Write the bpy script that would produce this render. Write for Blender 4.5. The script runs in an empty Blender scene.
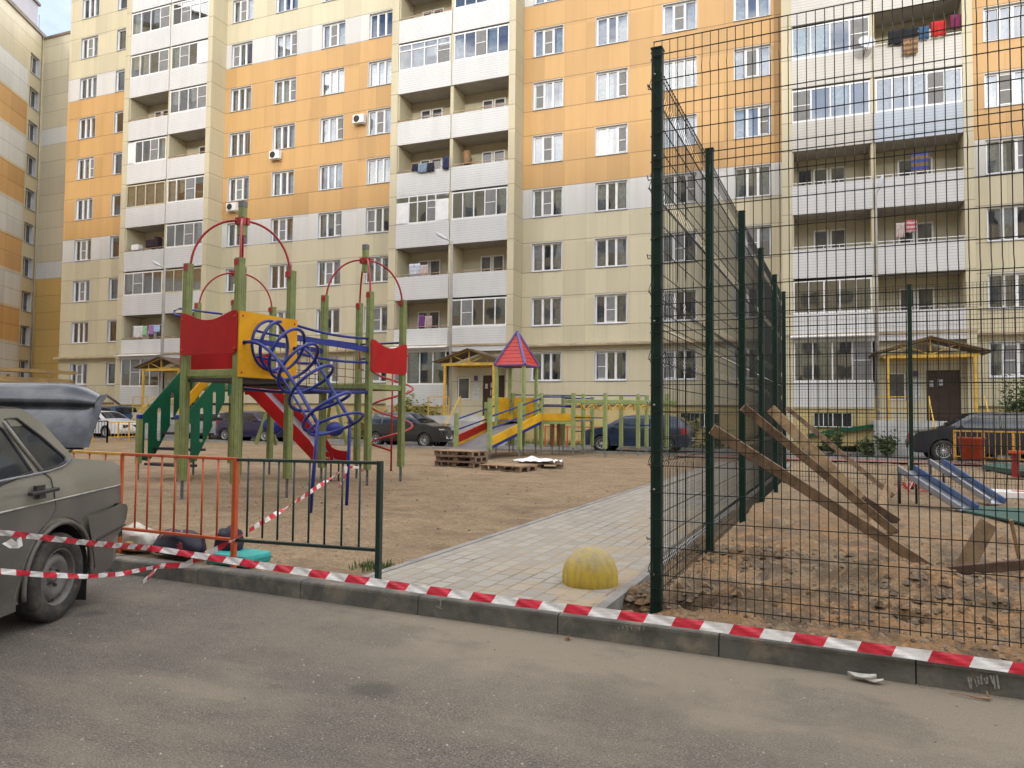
import bpy, bmesh, math, random
from math import sin, cos, pi, radians, sqrt, atan2
from mathutils import Vector as V, Matrix, noise
random.seed(7)
SC = bpy.context.scene
COL = SC.collection
# ---------------------------------------------------------------- camera
FPX, PITCH, ROLL, TH, TK, EYE = 743.177, .0423861, -.0101744, .380938, .4266, 1.5
fw = V((0, cos(PITCH), sin(PITCH))); r0 = V((1, 0, 0)); u0 = r0.cross(fw)
RR = r0*cos(ROLL) - u0*sin(ROLL); UU = r0*sin(ROLL) + u0*cos(ROLL)
CAMP = V((0, 0, EYE))
cd = bpy.data.cameras.new('camera'); cam = bpy.data.objects.new('camera', cd); COL.objects.link(cam)
cd.sensor_width = 36; cd.lens = FPX/1024*36; cd.clip_start = .05; cd.clip_end = 3000
Mc = Matrix((( RR.x, UU.x, -fw.x, 0), (RR.y, UU.y, -fw.y, 0), (RR.z, UU.z, -fw.z, EYE), (0, 0, 0, 1)))
cam.matrix_world = Mc
SC.camera = cam
def ray(x, y): return fw + RR*((x-512)/FPX) - UU*((y-384)/FPX)
def G(x, y, z=.09):                      # where the sight line of a picture point meets height z
    d = ray(x, y); t = (z-EYE)/d.z
    return CAMP + d*t
def onplane(x, y, P0, n):
    d = ray(x, y); t = (V(P0)-CAMP).dot(n)/d.dot(n)
    return CAMP + d*t
def at_depth(x, y, dep):
    return CAMP + ray(x, y)*dep
kd = V((cos(TK), -sin(TK), 0)); kn = V((sin(TK), cos(TK), 0)); UP = V((0, 0, 1))
du = V((cos(TH), -sin(TH), 0)); din = V((sin(TH), cos(TH), 0))
DF = 35.44
MK = Matrix.Rotation(-TK, 4, 'Z')                            # kerb frame: x along the kerb, y into the yard
MF = Matrix.Translation(din*DF) @ Matrix.Rotation(-TH, 4, 'Z')   # facade frame: x along, y inward, z up
PA = radians(26)
ps = V((cos(PA), -sin(PA), 0)); pt = V((sin(PA), cos(PA), 0))
MP = Matrix.Rotation(-PA, 4, 'Z')
SOIL = .09
def K(a, b, z=0): return kd*a + kn*b + UP*z
def Fp(s, off, z): return MF @ V((s, -off, z))               # off = towards the yard
# ---------------------------------------------------------------- mesh builder
WM = {}
class MB:
    def __init__(s, M=None):
        s.v = []; s.f = []; s.mi = []; s.sm = []; s.M = M or Matrix.Identity(4); s.cm = 0; s.cs = False
    def add(s, vs, fs, smooth=None):
        b = len(s.v); s.v += [V(p) for p in vs]
        for f in fs:
            s.f.append([b+i for i in f]); s.mi.append(s.cm); s.sm.append(s.cs if smooth is None else smooth)
        return s
    def box(s, a, b):
        x0, y0, z0 = a; x1, y1, z1 = b
        vs = [(x0,y0,z0),(x1,y0,z0),(x1,y1,z0),(x0,y1,z0),(x0,y0,z1),(x1,y0,z1),(x1,y1,z1),(x0,y1,z1)]
        return s.add(vs, [(0,3,2,1),(4,5,6,7),(0,1,5,4),(1,2,6,5),(2,3,7,6),(3,0,4,7)])
    def obox(s, c, ax, ay, az):                               # centre and three half-extent vectors
        c, ax, ay, az = V(c), V(ax), V(ay), V(az)
        vs = [c-ax-ay-az, c+ax-ay-az, c+ax+ay-az, c-ax+ay-az, c-ax-ay+az, c+ax-ay+az, c+ax+ay+az, c-ax+ay+az]
        return s.add(vs, [(0,3,2,1),(4,5,6,7),(0,1,5,4),(1,2,6,5),(2,3,7,6),(3,0,4,7)])
    def bar(s, p, q, w, h, side=None):                        # beam from p to q, w across, h in the other direction
        p, q = V(p), V(q); d = (q-p); l = d.length; d.normalize()
        a = V(side) if side else (UP.cross(d) if abs(d.z) < .95 else V((1,0,0)))
        a = (a - d*a.dot(d)).normalized(); b = d.cross(a)
        return s.obox((p+q)/2, d*l/2, a*w/2, b*h/2)
    def bbar(s, p, q, w, h, bev=.006, side=None):             # the same with chamfered long edges
        p, q = V(p), V(q); d = (q-p); d.normalize()
        a = V(side) if side else (UP.cross(d) if abs(d.z) < .95 else V((1,0,0)))
        a = (a - d*a.dot(d)).normalized(); b = d.cross(a)
        w2, h2 = w/2, h/2
        pr = [(w2-bev,-h2),(w2,-h2+bev),(w2,h2-bev),(w2-bev,h2),(-w2+bev,h2),(-w2,h2-bev),(-w2,-h2+bev),(-w2+bev,-h2)]
        vs = [p+a*x+b*y for x, y in pr] + [q+a*x+b*y for x, y in pr]
        return s.add(vs, [(i,(i+1)%8,8+(i+1)%8,8+i) for i in range(8)] + [tuple(range(7,-1,-1)), tuple(range(8,16))])
    def tube(s, pts, r, n=8, closed=False, rs=None, cap=True):
        pts = [V(p) for p in pts]; m = len(pts); T = []
        for i in range(m):
            if closed: t = pts[(i+1)%m]-pts[i-1]
            else: t = pts[min(i+1,m-1)]-pts[max(i-1,0)]
            T.append(t.normalized())
        a = T[0].orthogonal().normalized(); vs = []
        for i in range(m):
            a = (a - T[i]*a.dot(T[i])).normalized(); b = T[i].cross(a)
            rr = rs[i] if rs else r
            vs += [pts[i] + (a*cos(2*pi*k/n)+b*sin(2*pi*k/n))*rr for k in range(n)]
        fs = []
        for i in range(m if closed else m-1):
            j = (i+1) % m
            fs += [(i*n+k, i*n+(k+1)%n, j*n+(k+1)%n, j*n+k) for k in range(n)]
        s.add(vs, fs, smooth=n > 4)
        if not closed and cap:
            b0 = len(s.v)-m*n
            s.f += [[b0+k for k in range(n-1,-1,-1)], [b0+(m-1)*n+k for k in range(n)]]; s.mi += [s.cm]*2; s.sm += [False]*2
        return s
    def prism(s, poly, ex):                                    # planar polygon (3D) pushed by a vector
        poly = [V(p) for p in poly]; ex = V(ex); n = len(poly)
        return s.add(poly+[p+ex for p in poly], [tuple(range(n-1,-1,-1)), tuple(range(n,2*n))]+[(i,(i+1)%n,n+(i+1)%n,n+i) for i in range(n)])
    def poly(s, pts): return s.add(pts, [tuple(range(len(pts)))])
    def lathe(s, c, prof, n=24, ax=UP, ref=None):              # prof: (radius, height) along ax
        c = V(c); ax = V(ax).normalized(); a = V(ref) if ref else ax.orthogonal().normalized(); b = ax.cross(a)
        vs = []
        for r, h in prof: vs += [c+ax*h+(a*cos(2*pi*k/n)+b*sin(2*pi*k/n))*max(r,1e-4) for k in range(n)]
        fs = [(i*n+k, i*n+(k+1)%n, (i+1)*n+(k+1)%n, (i+1)*n+k) for i in range(len(prof)-1) for k in range(n)]
        return s.add(vs, fs, smooth=True)
    def grid(s, P):                                            # rows of points
        m, n = len(P), len(P[0]); vs = [p for r in P for p in r]
        return s.add(vs, [(i*n+j, i*n+j+1, (i+1)*n+j+1, (i+1)*n+j) for i in range(m-1) for j in range(n-1)], smooth=True)
    def build(s, name, mat, parent=None, loc=None, solid=0, bevel=0, edge=False):
        vs = [s.M @ p for p in s.v]
        if parent is not None: Mi = WM[parent.name].inverted(); L = Matrix.Identity(4)
        else:
            L = loc if isinstance(loc, Matrix) else Matrix.Translation(V(loc) if loc is not None else V((0,0,0)))
            Mi = L.inverted()
        me = bpy.data.meshes.new(name)
        me.from_pydata([Mi @ p for p in vs], [], s.f)
        ms = mat if isinstance(mat, (list, tuple)) else [mat]
        for m in ms: me.materials.append(m)
        me.polygons.foreach_set('material_index', s.mi); me.polygons.foreach_set('use_smooth', s.sm)
        o = bpy.data.objects.new(name, me); COL.objects.link(o)
        if parent is not None: o.parent = parent; WM[o.name] = WM[parent.name]
        else: o.matrix_world = L; WM[o.name] = L
        if solid:
            md = o.modifiers.new('thick', 'SOLIDIFY'); md.thickness = solid; md.offset = 0
        if bevel:
            md = o.modifiers.new('bevel', 'BEVEL'); md.width = bevel; md.segments = 2; md.limit_method = 'ANGLE'; md.angle_limit = radians(50)
        return o
def tag(o, label=None, cat=None, group=None, kind=None):
    if label: o['label'] = label
    if cat: o['category'] = cat
    if group: o['group'] = group
    if kind: o['kind'] = kind
    return o
def thing(name, loc, label, cat, group=None, rz=0):
    o = bpy.data.objects.new(name, None); o.empty_display_size = .1; COL.objects.link(o)
    M = Matrix.Translation(V(loc)) @ Matrix.Rotation(rz, 4, 'Z')
    o.matrix_world = M; WM[o.name] = M
    return tag(o, label, cat, group)
def copy_tree(o, parent=None):
    c = o.copy(); COL.objects.link(c)
    if parent is not None: c.parent = parent
    for ch in [x for x in bpy.data.objects if x.parent == o]: copy_tree(ch, c)
    return c
def subtree_copy(o, M, label=None, group=None):
    c = copy_tree(o); c.matrix_world = M; WM[c.name] = M
    if label: c['label'] = label
    if group: c['group'] = group
    return c
def struct(name, mb, mat, loc=None, kind='structure'):
    o = mb.build(name, mat, None, loc); o['kind'] = kind; return o
# ---------------------------------------------------------------- materials
def _nt(name):
    m = bpy.data.materials.new(name); m.use_nodes = True
    nt = m.node_tree; b = nt.nodes['Principled BSDF']; return m, nt, b
def N(nt, t, **kw):
    n = nt.nodes.new(t)
    for k, v in kw.items():
        if k in n.inputs.keys() if isinstance(k, str) else False: n.inputs[k].default_value = v
        else: setattr(n, k, v)
    return n
def math_(nt, op, a, b=None, c=None):
    n = nt.nodes.new('ShaderNodeMath'); n.operation = op
    for i, x in enumerate((a, b, c)):
        if x is None: continue
        if isinstance(x, (int, float)): n.inputs[i].default_value = x
        else: nt.links.new(x, n.inputs[i])
    return n.outputs[0]
def mixc(nt, fac, a, b, mode='MIX'):
    n = nt.nodes.new('ShaderNodeMix'); n.data_type = 'RGBA'; n.blend_type = mode
    for i, x in ((0, fac), (6, a), (7, b)):
        if isinstance(x, (int, float)): n.inputs[i].default_value = x
        elif isinstance(x, tuple): n.inputs[i].default_value = (*x[:3], 1)
        else: nt.links.new(x, n.inputs[i])
    return n.outputs[2]
def noise_(nt, vec, scale, detail=4, rough=.55, lo=None, hi=None):
    n = nt.nodes.new('ShaderNodeTexNoise'); n.inputs['Scale'].default_value = scale
    n.inputs['Detail'].default_value = detail; n.inputs['Roughness'].default_value = rough
    if vec is not None: nt.links.new(vec, n.inputs['Vector'])
    o = n.outputs['Fac']
    if lo is not None:
        m = nt.nodes.new('ShaderNodeMapRange'); m.interpolation_type = 'SMOOTHSTEP'
        m.inputs[1].default_value = lo; m.inputs[2].default_value = hi
        nt.links.new(o, m.inputs[0]); o = m.outputs[0]
    return o
def coords(nt, kind='Object', scale=None):
    c = nt.nodes.new('ShaderNodeTexCoord').outputs[kind]
    if scale:
        m = nt.nodes.new('ShaderNodeMapping'); m.inputs['Scale'].default_value = scale
        nt.links.new(c, m.inputs[0]); c = m.outputs[0]
    return c
def bump(nt, b, h, strength=.3, dist=.01, chain=None):
    n = nt.nodes.new('ShaderNodeBump'); n.inputs['Strength'].default_value = strength; n.inputs['Distance'].default_value = dist
    nt.links.new(h, n.inputs['Height'])
    if chain is not None: nt.links.new(chain, n.inputs['Normal'])
    nt.links.new(n.outputs[0], b.inputs['Normal']); return n.outputs[0]
def pm(name, col, col2=None, scale=6, rough=.6, metal=0, lo=.4, hi=.65, bmp=0, bsc=60, bd=.004, spec=None, coat=0, r2=None, dust=None, dscale=3, dl=.45, dh=.7):
    m, nt, b = _nt(name); c = coords(nt)
    b.inputs['Roughness'].default_value = rough; b.inputs['Metallic'].default_value = metal
    if spec is not None: b.inputs['Specular IOR Level'].default_value = spec
    if coat: b.inputs['Coat Weight'].default_value = coat; b.inputs['Coat Roughness'].default_value = .08
    if col2 is None: col2 = tuple(x*.82 for x in col[:3])
    f = noise_(nt, c, scale, 5, .6, lo, hi)
    out = mixc(nt, f, tuple(col), tuple(col2))
    if dust:
        f2 = noise_(nt, c, dscale, 6, .65, dl, dh); out = mixc(nt, f2, out, tuple(dust))
        rr = mixc(nt, f2, (rough,)*3, (.85,)*3); nt.links.new(rr, b.inputs['Roughness'])
    nt.links.new(out, b.inputs['Base Color'])
    if bmp: bump(nt, b, noise_(nt, c, bsc, 4), bmp, bd)
    return m
# ---------------------------------------------------------------- facade materials
def facade_mat(name, col, zo=3.2, period=1.12, zsplit=.557, so=13.7, dark=.62, var=.14, joint=True):
    m, nt, b = _nt(name); b.inputs['Roughness'].default_value = .55
    sp = nt.nodes.new('ShaderNodeSeparateXYZ'); nt.links.new(coords(nt), sp.inputs[0])
    zz = math_(nt, 'DIVIDE', math_(nt, 'SUBTRACT', sp.outputs[2], zo), 2.8)
    fz = math_(nt, 'FRACT', zz); ss = math_(nt, 'DIVIDE', math_(nt, 'ADD', sp.outputs[0], so), period); fs = math_(nt, 'FRACT', ss)
    j1 = math_(nt, 'LESS_THAN', fz, .014); j2 = math_(nt, 'COMPARE', fz, zsplit, .007); j3 = math_(nt, 'LESS_THAN', fs, .016)
    jh = math_(nt, 'MAXIMUM', j1, j2); j3w = math_(nt, 'MULTIPLY', j3, .45)
    j = math_(nt, 'MAXIMUM', jh, j3w)
    cell = nt.nodes.new('ShaderNodeCombineXYZ')
    nt.links.new(math_(nt, 'FLOOR', ss), cell.inputs[0])
    nt.links.new(math_(nt, 'FLOOR', math_(nt, 'MULTIPLY', zz, 2)), cell.inputs[1])
    wn = nt.nodes.new('ShaderNodeTexWhiteNoise'); nt.links.new(cell.outputs[0], wn.inputs['Vector'])
    v = math_(nt, 'MULTIPLY_ADD', math_(nt, 'POWER', wn.outputs['Value'], 2.5), -var, 1.0)
    st = noise_(nt, coords(nt, 'Object', (1.6, 1.6, .13)), 1.0, 6, .7, .35, .8)
    v2 = math_(nt, 'MULTIPLY_ADD', st, -.12, 1.04)
    st2 = noise_(nt, coords(nt, 'Object', (6, 6, .5)), 1.0, 4, .7, .5, .85)
    v3 = math_(nt, 'MULTIPLY_ADD', st2, -.09, 1.0)
    vv = math_(nt, 'MULTIPLY', math_(nt, 'MULTIPLY', v, v2), v3)
    hsv = nt.nodes.new('ShaderNodeHueSaturation'); hsv.inputs['Color'].default_value = (*col, 1); nt.links.new(vv, hsv.inputs['Value'])
    out = mixc(nt, math_(nt, 'MULTIPLY', j, dark if joint else 0), hsv.outputs[0], tuple(c*.32 for c in col))
    nt.links.new(out, b.inputs['Base Color'])
    bump(nt, b, math_(nt, 'SUBTRACT', 1.0, j), .6, .012)
    return m
CREAM = (.58, .52, .36); WHITE = (.60, .59, .565); ORANGE = (.56, .34, .135)
m_cream = facade_mat('panel_cream', CREAM); m_white = facade_mat('panel_white', WHITE); m_orange = facade_mat('panel_orange', ORANGE, var=.16)
m_ochre = pm('plinth_ochre', (.58,.45,.20), (.48,.37,.17), 1.5, .8, bmp=.2)
m_creamplain = pm('cream_render', (.56,.50,.35), (.50,.44,.31), .8, .75)
def siding_mat(name, col):
    m, nt, b = _nt(name); b.inputs['Roughness'].default_value = .4
    sp = nt.nodes.new('ShaderNodeSeparateXYZ'); nt.links.new(coords(nt), sp.inputs[0])
    f = math_(nt, 'FRACT', math_(nt, 'DIVIDE', sp.outputs[2], .125))
    l = math_(nt, 'LESS_THAN', f, .17)
    st = noise_(nt, coords(nt, 'Object', (1.2, 1.2, .3)), 1.0, 5, .7, .35, .8)
    c = mixc(nt, st, col, tuple(x*.88 for x in col))
    nt.links.new(mixc(nt, math_(nt, 'MULTIPLY', l, .42), c, tuple(x*.42 for x in col)), b.inputs['Base Color'])
    bump(nt, b, f, .5, .02); return m
m_siding = siding_mat('white_siding', (.66,.66,.655)); m_siding_blue = siding_mat('bluish_siding', (.46,.52,.60)); m_siding_beige = siding_mat('beige_siding', (.55,.53,.49))
m_frame = pm('white_frame', (.80,.80,.79), (.72,.72,.72), 3, .35)
m_reveal = pm('grey_flashing', (.56,.58,.60), (.48,.50,.53), 2, .4)
m_flash = pm('dark_flashing', (.16,.13,.10), (.22,.17,.12), 2, .5)
m_net = pm('mosquito_net', (.22,.22,.215), (.19,.19,.19), 4, .9)
def glass_mat(name='window_glass', tint=(.80,.86,.88), refl=1.0):
    m, nt, b = _nt(name); nt.nodes.remove(b)
    out = nt.nodes['Material Output']; mx = nt.nodes.new('ShaderNodeMixShader'); tr = nt.nodes.new('ShaderNodeBsdfTransparent'); gl = nt.nodes.new('ShaderNodeBsdfGlossy')
    tr.inputs[0].default_value = (*tint, 1); gl.inputs['Roughness'].default_value = .02; gl.inputs['Color'].default_value = (.92,.95,1,1)
    fr = nt.nodes.new('ShaderNodeFresnel'); fr.inputs[0].default_value = 1.75
    # slightly wavy panes: every sheet of glass bends what it mirrors a little
    bp = nt.nodes.new('ShaderNodeBump'); bp.inputs['Strength'].default_value = .12; bp.inputs['Distance'].default_value = .02
    nt.links.new(noise_(nt, coords(nt), 1.3, 1), bp.inputs['Height']); nt.links.new(bp.outputs[0], gl.inputs['Normal'])
    f = math_(nt, 'MINIMUM', math_(nt, 'MULTIPLY_ADD', fr.outputs[0], 1.5*refl, .09*refl), .95)
    nt.links.new(f, mx.inputs[0]); nt.links.new(tr.outputs[0], mx.inputs[1]); nt.links.new(gl.outputs[0], mx.inputs[2])
    nt.links.new(mx.outputs[0], out.inputs[0]); return m
m_glass = glass_mat()
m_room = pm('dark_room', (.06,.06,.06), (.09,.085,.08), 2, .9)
CURT = [pm('curtain_%s' % n, c, tuple(x*.7 for x in c), 9, .9) for n, c in (('white', (.60,.61,.60)), ('grey', (.36,.39,.40)), ('beige', (.50,.45,.36)), ('teal', (.26,.40,.42)), ('brown', (.20,.15,.11)))]
CLOUD = (7, 2, .4)
# ---------------------------------------------------------------- weather, world, sun
SUN_EL, SUN_AZ = radians(17), None
w = bpy.data.worlds.new('World'); SC.world = w; w.use_nodes = True; nt = w.node_tree
bg = nt.nodes['Background']
sky = nt.nodes.new('ShaderNodeTexSky'); sky.sky_type = 'NISHITA'; sky.sun_disc = False
sunvec = -din*cos(radians(17)) + du*sin(radians(17))         # horizontal direction towards the sun: behind the viewer
sky.sun_elevation = SUN_EL; sky.sun_rotation = atan2(sunvec.x, sunvec.y)
sky.air_density = 1.0; sky.dust_density = 1.2; sky.ozone_density = 1.5
tc = nt.nodes.new('ShaderNodeTexCoord')
mp = nt.nodes.new('ShaderNodeMapping'); mp.inputs['Scale'].default_value = (1, 1, 2.2); mp.inputs['Location'].default_value = CLOUD; nt.links.new(tc.outputs['Generated'], mp.inputs[0])
cl = noise_(nt, mp.outputs[0], 2.6, 8, .6, .40, .60)
cl2 = noise_(nt, mp.outputs[0], 7, 6, .6, .3, .8)
cw = mixc(nt, cl2, (9.3, 9.2, 9.2), (16.4, 15.4, 14.0))
dt = nt.nodes.new('ShaderNodeVectorMath'); dt.operation = 'DOT_PRODUCT'; nt.links.new(tc.outputs['Generated'], dt.inputs[0]); dt.inputs[1].default_value = V((-.60, 1.0, .56)).normalized()
gap = nt.nodes.new('ShaderNodeMapRange'); gap.inputs[1].default_value = .93; gap.inputs[2].default_value = .99; gap.inputs[3].default_value = 1; gap.inputs[4].default_value = .16; nt.links.new(dt.outputs['Value'], gap.inputs[0])
cl = math_(nt, 'MULTIPLY', cl, gap.outputs[0])                # a clear gap in the cloud cover above the left corner
blue = mixc(nt, 1.0, sky.outputs[0], (.42,.50,.64), 'MULTIPLY')
nt.links.new(mixc(nt, math_(nt, 'MULTIPLY', cl, .9), blue, cw), bg.inputs[0]); bg.inputs[1].default_value = .15
sl = bpy.data.lights.new('sun', 'SUN'); sl.energy = .6; sl.angle = radians(4); sl.color = (1, .93, .82)
so = bpy.data.objects.new('sun', sl); COL.objects.link(so)
sd = (sunvec*cos(SUN_EL) + UP*sin(SUN_EL)); so.rotation_euler = sd.to_track_quat('Z', 'Y').to_euler(); so.location = sd*60
SC.view_settings.view_transform = 'Standard'; SC.view_settings.look = 'None'; SC.view_settings.gamma = 1; SC.view_settings.exposure = 1.34
SC.view_settings.use_curve_mapping = False
# ---------------------------------------------------------------- the apartment block
MFo = MF.copy()
blk = bpy.data.objects.new('apartment_building', None); COL.objects.link(blk); blk.matrix_world = MF; WM[blk.name] = MF
tag(blk, 'ten storey apartment block of cream, white and orange panels with three white loggia bays', 'building', 'panel apartment blocks')
ZS = [3.27+2.8*k for k in range(10)]; ROOF = 31.4
WH = 1.43
def win_cols(c0, n): return [c0+3.335*i for i in range(n)]
colsA = [-12.36, -9.02, -5.69, -2.37]; colsB = [-32.35, -29.02, -25.62, -22.38]; colsR = [7.65, 10.95, 14.3, 17.6]
colsL = [-45.58, -42.6]
SECT = [(-47.5, -40.75, [(c, 1.58 if c < -44 else .82) for c in colsL]), (-33.55, -20.94, [(c, 1.58) for c in colsB]), (-13.70, -1.06, [(c, 1.6) for c in colsA]), (6.22, 20.0, [(c, 1.6) for c in colsR])]
def band_mat(z):
    k = (z-3.2)/2.8
    if k < 3: return 0
    if k < 3.557: return 1
    if k < 7: return 2
    if k < 7.557: return 1
    return 0
def has_window(s0, i, k):                                      # openings are cut only where the frame or a near view shows a window
    if s0 == 6.22: return i < 2 and k <= 7
    if s0 == -13.7: return k <= (7, 8, 8, 8)[i]
    if s0 == -33.55: return k <= 8
    return True
wall = MB(MF)
zc = sorted(set([2.05, ROOF] + [3.2+2.8*k for k in range(10)] + [3.2+2.8*k+1.56 for k in range(10)] + ZS + [z+WH for z in ZS]))
for s0, s1, ws in SECT:
    sc = sorted(set([s0, s1] + [c-w/2 for c, w in ws] + [c+w/2 for c, w in ws]))
    for i in range(len(sc)-1):
        for j in range(len(zc)-1):
            sm, zm = (sc[i]+sc[i+1])/2, (zc[j]+zc[j+1])/2
            if any(abs(sm-c) < w/2 and any(z < zm < z+WH and has_window(s0, wi, zi) for zi, z in enumerate(ZS)) for wi, (c, w) in enumerate(ws)): continue
            wall.cm = band_mat(zm)
            wall.add([(sc[i],0,zc[j]),(sc[i+1],0,zc[j]),(sc[i+1],0,zc[j+1]),(sc[i],0,zc[j+1])], [(0,1,2,3)])
wall.cm = 0
wall.add([(-47.5,0,2.05),(-47.5,0,ROOF),(-47.5,14,ROOF),(-47.5,14,2.05)], [(0,1,2,3)])
wall.add([(20,0,2.05),(20,14,2.05),(20,14,ROOF),(20,0,ROOF)], [(0,1,2,3)])
wall.add([(-47.5,14,0),(20,14,0),(20,14,ROOF),(-47.5,14,ROOF)], [(0,3,2,1)])
wall.build('wall', [m_cream, m_white, m_orange], blk)
rf = MB(MF); rf.box((-47.7,-.12,ROOF), (20.2,14.2,ROOF+.35)); rf.build('roof', m_flash, blk)
for s0, s1, ws in SECT:
    pl = MB(MF); pl.box((s0-.02,.04,0), (s1+.02,.5,2.04)); pl.build('plinth', m_ochre, blk)
    st = MB(MF); st.box((s0,-.03,2.04), (s1,.3,2.09)); st.build('plinth_ledge', m_flash, blk)
for s0, s1, ws in SECT:                                        # tin ledge above the ground floor
    q = MB(MF); a, b_ = (s0-.25 if s0 < -47 else s0), s1
    q.add([(a,0,5.16),(b_,0,5.16),(b_,-.32,5.06),(a,-.32,5.06),(a,-.32,4.98),(b_,-.32,4.98),(b_,0,5.0),(a,0,5.0)], [(0,3,2,1),(3,4,5,2),(4,7,6,5),(0,7,4,3),(1,2,5,6)])
    q.build('tin_ledge', pm('tin_ledge', (.42,.34,.22), (.30,.24,.16), 2, .6) if s0 < -47 else bpy.data.materials['tin_ledge'], blk)
# a window = white frame with grey flashed reveal; sub-parts pane, mosquito net, curtain
def window_proto(w, panes, net=None, cur=(0,), op=None, room=True, h=WH, depth=.16, trans=False, curmode='sheer'):
    M = MF
    o = MB(M); d = depth
    o.cm = 1                                                   # reveal
    o.add([(-w/2,0,0),(-w/2,d,0),(-w/2,d,h),(-w/2,0,h)], [(0,1,2,3)]); o.add([(w/2,0,0),(w/2,d,0),(w/2,d,h),(w/2,0,h)], [(0,3,2,1)])
    o.add([(-w/2,0,h),(-w/2,d,h),(w/2,d,h),(w/2,0,h)], [(0,1,2,3)])
    o.box((-w/2-.02,-.05,-.035), (w/2+.02,d,.0))               # sill
    t = .028                                                    # trim round the opening
    for a, b_ in (((-w/2-t,-.012,0),(-w/2,.02,h+t)), ((w/2,-.012,0),(w/2+t,.02,h+t)), ((-w/2,-.012,h),(w/2,.02,h+t))): o.box(a, b_)
    o.cm = 0
    f = .07; y0, y1 = d-.05, d+.03
    o.box((-w/2,y0,0.002),(w/2,y1,f)); o.box((-w/2,y0,h-f),(w/2,y1,h)); o.box((-w/2,y0,f),(-w/2+f,y1,h-f)); o.box((w/2-f,y0,f),(w/2,y1,h-f))
    xs = [-w/2+f+(w-2*f)*x for x in panes]
    for x in xs[1:-1]: o.box((x-.055,y0-.01,f),(x+.055,y1,h-f))
    win = o.build('window', [m_frame, m_reveal], None, MF)
    g = MB(M)
    for i in range(len(xs)-1):
        g.add([(xs[i],d,f),(xs[i+1],d,f),(xs[i+1],d,h-f),(xs[i],d,h-f)], [(0,1,2,3)])
    gl = g.build('pane', m_glass, None, MF); gl.parent = win; gl.matrix_parent_inverse = MF.inverted() if False else Matrix.Identity(4); gl.matrix_basis = Matrix.Identity(4)
    def sub(mb, nm, mt):
        s = mb.build(nm, mt, None, MF); s.parent = win; s.matrix_basis = Matrix.Identity(4)
    if net is not None:
        n = MB(M); a, b_ = xs[net]+.06, xs[net+1]-.06
        n.add([(a,d-.03,f+.03),(b_,d-.03,f+.03),(b_,d-.03,h-f-.03),(a,d-.03,h-f-.03)], [(0,1,2,3)])
        n.cm = 1; zm = h*.47
        n.box((a,d-.045,zm),(b_,d-.03,zm+.035)); n.box((a,d-.045,f+.02),(b_,d-.03,f+.055)); n.box((a,d-.045,h-f-.055),(b_,d-.03,h-f-.02))
        sub(n, 'mosquito_net', [m_net, m_frame])
    c = MB(M)
    for (ci, a, b_) in cur:                                    # gathered curtains as a wavy sheet
        c.cm = ci; nn = max(6, int((b_-a)*w/.035)); R = [[], []]
        for i in range(nn+1):
            x = -w/2+w*(a+(b_-a)*i/nn); y = d+.22+.022*sin(i*1.9)+.012*sin(i*.7)
            R[0].append((x,y,-.1)); R[1].append((x,y,h+.1))
        c.grid(R)
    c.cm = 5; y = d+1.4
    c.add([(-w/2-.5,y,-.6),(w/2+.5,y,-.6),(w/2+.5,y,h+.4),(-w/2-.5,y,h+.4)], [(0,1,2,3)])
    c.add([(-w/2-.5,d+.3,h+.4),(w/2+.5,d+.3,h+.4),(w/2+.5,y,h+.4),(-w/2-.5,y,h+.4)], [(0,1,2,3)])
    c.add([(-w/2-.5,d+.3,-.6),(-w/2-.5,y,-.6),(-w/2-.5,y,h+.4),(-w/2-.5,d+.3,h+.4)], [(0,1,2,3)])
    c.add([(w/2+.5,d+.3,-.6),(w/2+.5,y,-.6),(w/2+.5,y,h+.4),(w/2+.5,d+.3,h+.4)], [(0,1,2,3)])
    sub(c, 'curtain', CURT+[m_room])
    return win
P3 = (0,.30,.66,1); P3b = (0,.34,.66,1); P3c = (0,.34,.70,1); P2 = (0,.5,1)
protos = [
 window_proto(1.6, P3b, None, ((0,0,.34),(0,.66,1))), window_proto(1.6, P3, 1, ((1,0,.3),(1,.7,1))),
 window_proto(1.6, P3b, None, ((1,.05,.3),(2,.38,.62),(1,.72,.95))), window_proto(1.6, P3c, 2, ((0,0,.5),)),
 window_proto(1.6, P3b, None, ((0,0,1),)), window_proto(1.6, P3, None, ((1,0,.2),(1,.8,1))),
 window_proto(1.6, P3b, 0, ((3,0,.42),(3,.8,1))), window_proto(1.6, P3, 1, ((0,0,1),)),
 window_proto(1.6, P3b, None, ((4,0,.2),(1,.3,.7),(4,.8,1)))]
pn = window_proto(.82, (0,.999), None, ((1,.5,1),))
def place_window(p, s, z, first=[set()]):
    M = Matrix.Translation((s, 0, z))
    if p.name not in first[0]: first[0].add(p.name); c = p
    else: c = copy_tree(p)
    c.parent = blk; c.matrix_parent_inverse = Matrix.Identity(4); c.matrix_basis = M
    return c
rw = random.Random(11)
for s0, s1, ws in SECT:
    for i, (c, w_) in enumerate(ws):
        for k in range(10):
            px = None
            if not has_window(s0, i, k): continue
            p = pn if w_ < 1 else rw.choice(protos)
            place_window(p, c, ZS[k])
for p in protos+[pn]:
    if p.parent is None:
        for ch in list(p.children): bpy.data.objects.remove(ch)
        bpy.data.objects.remove(p)
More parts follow.
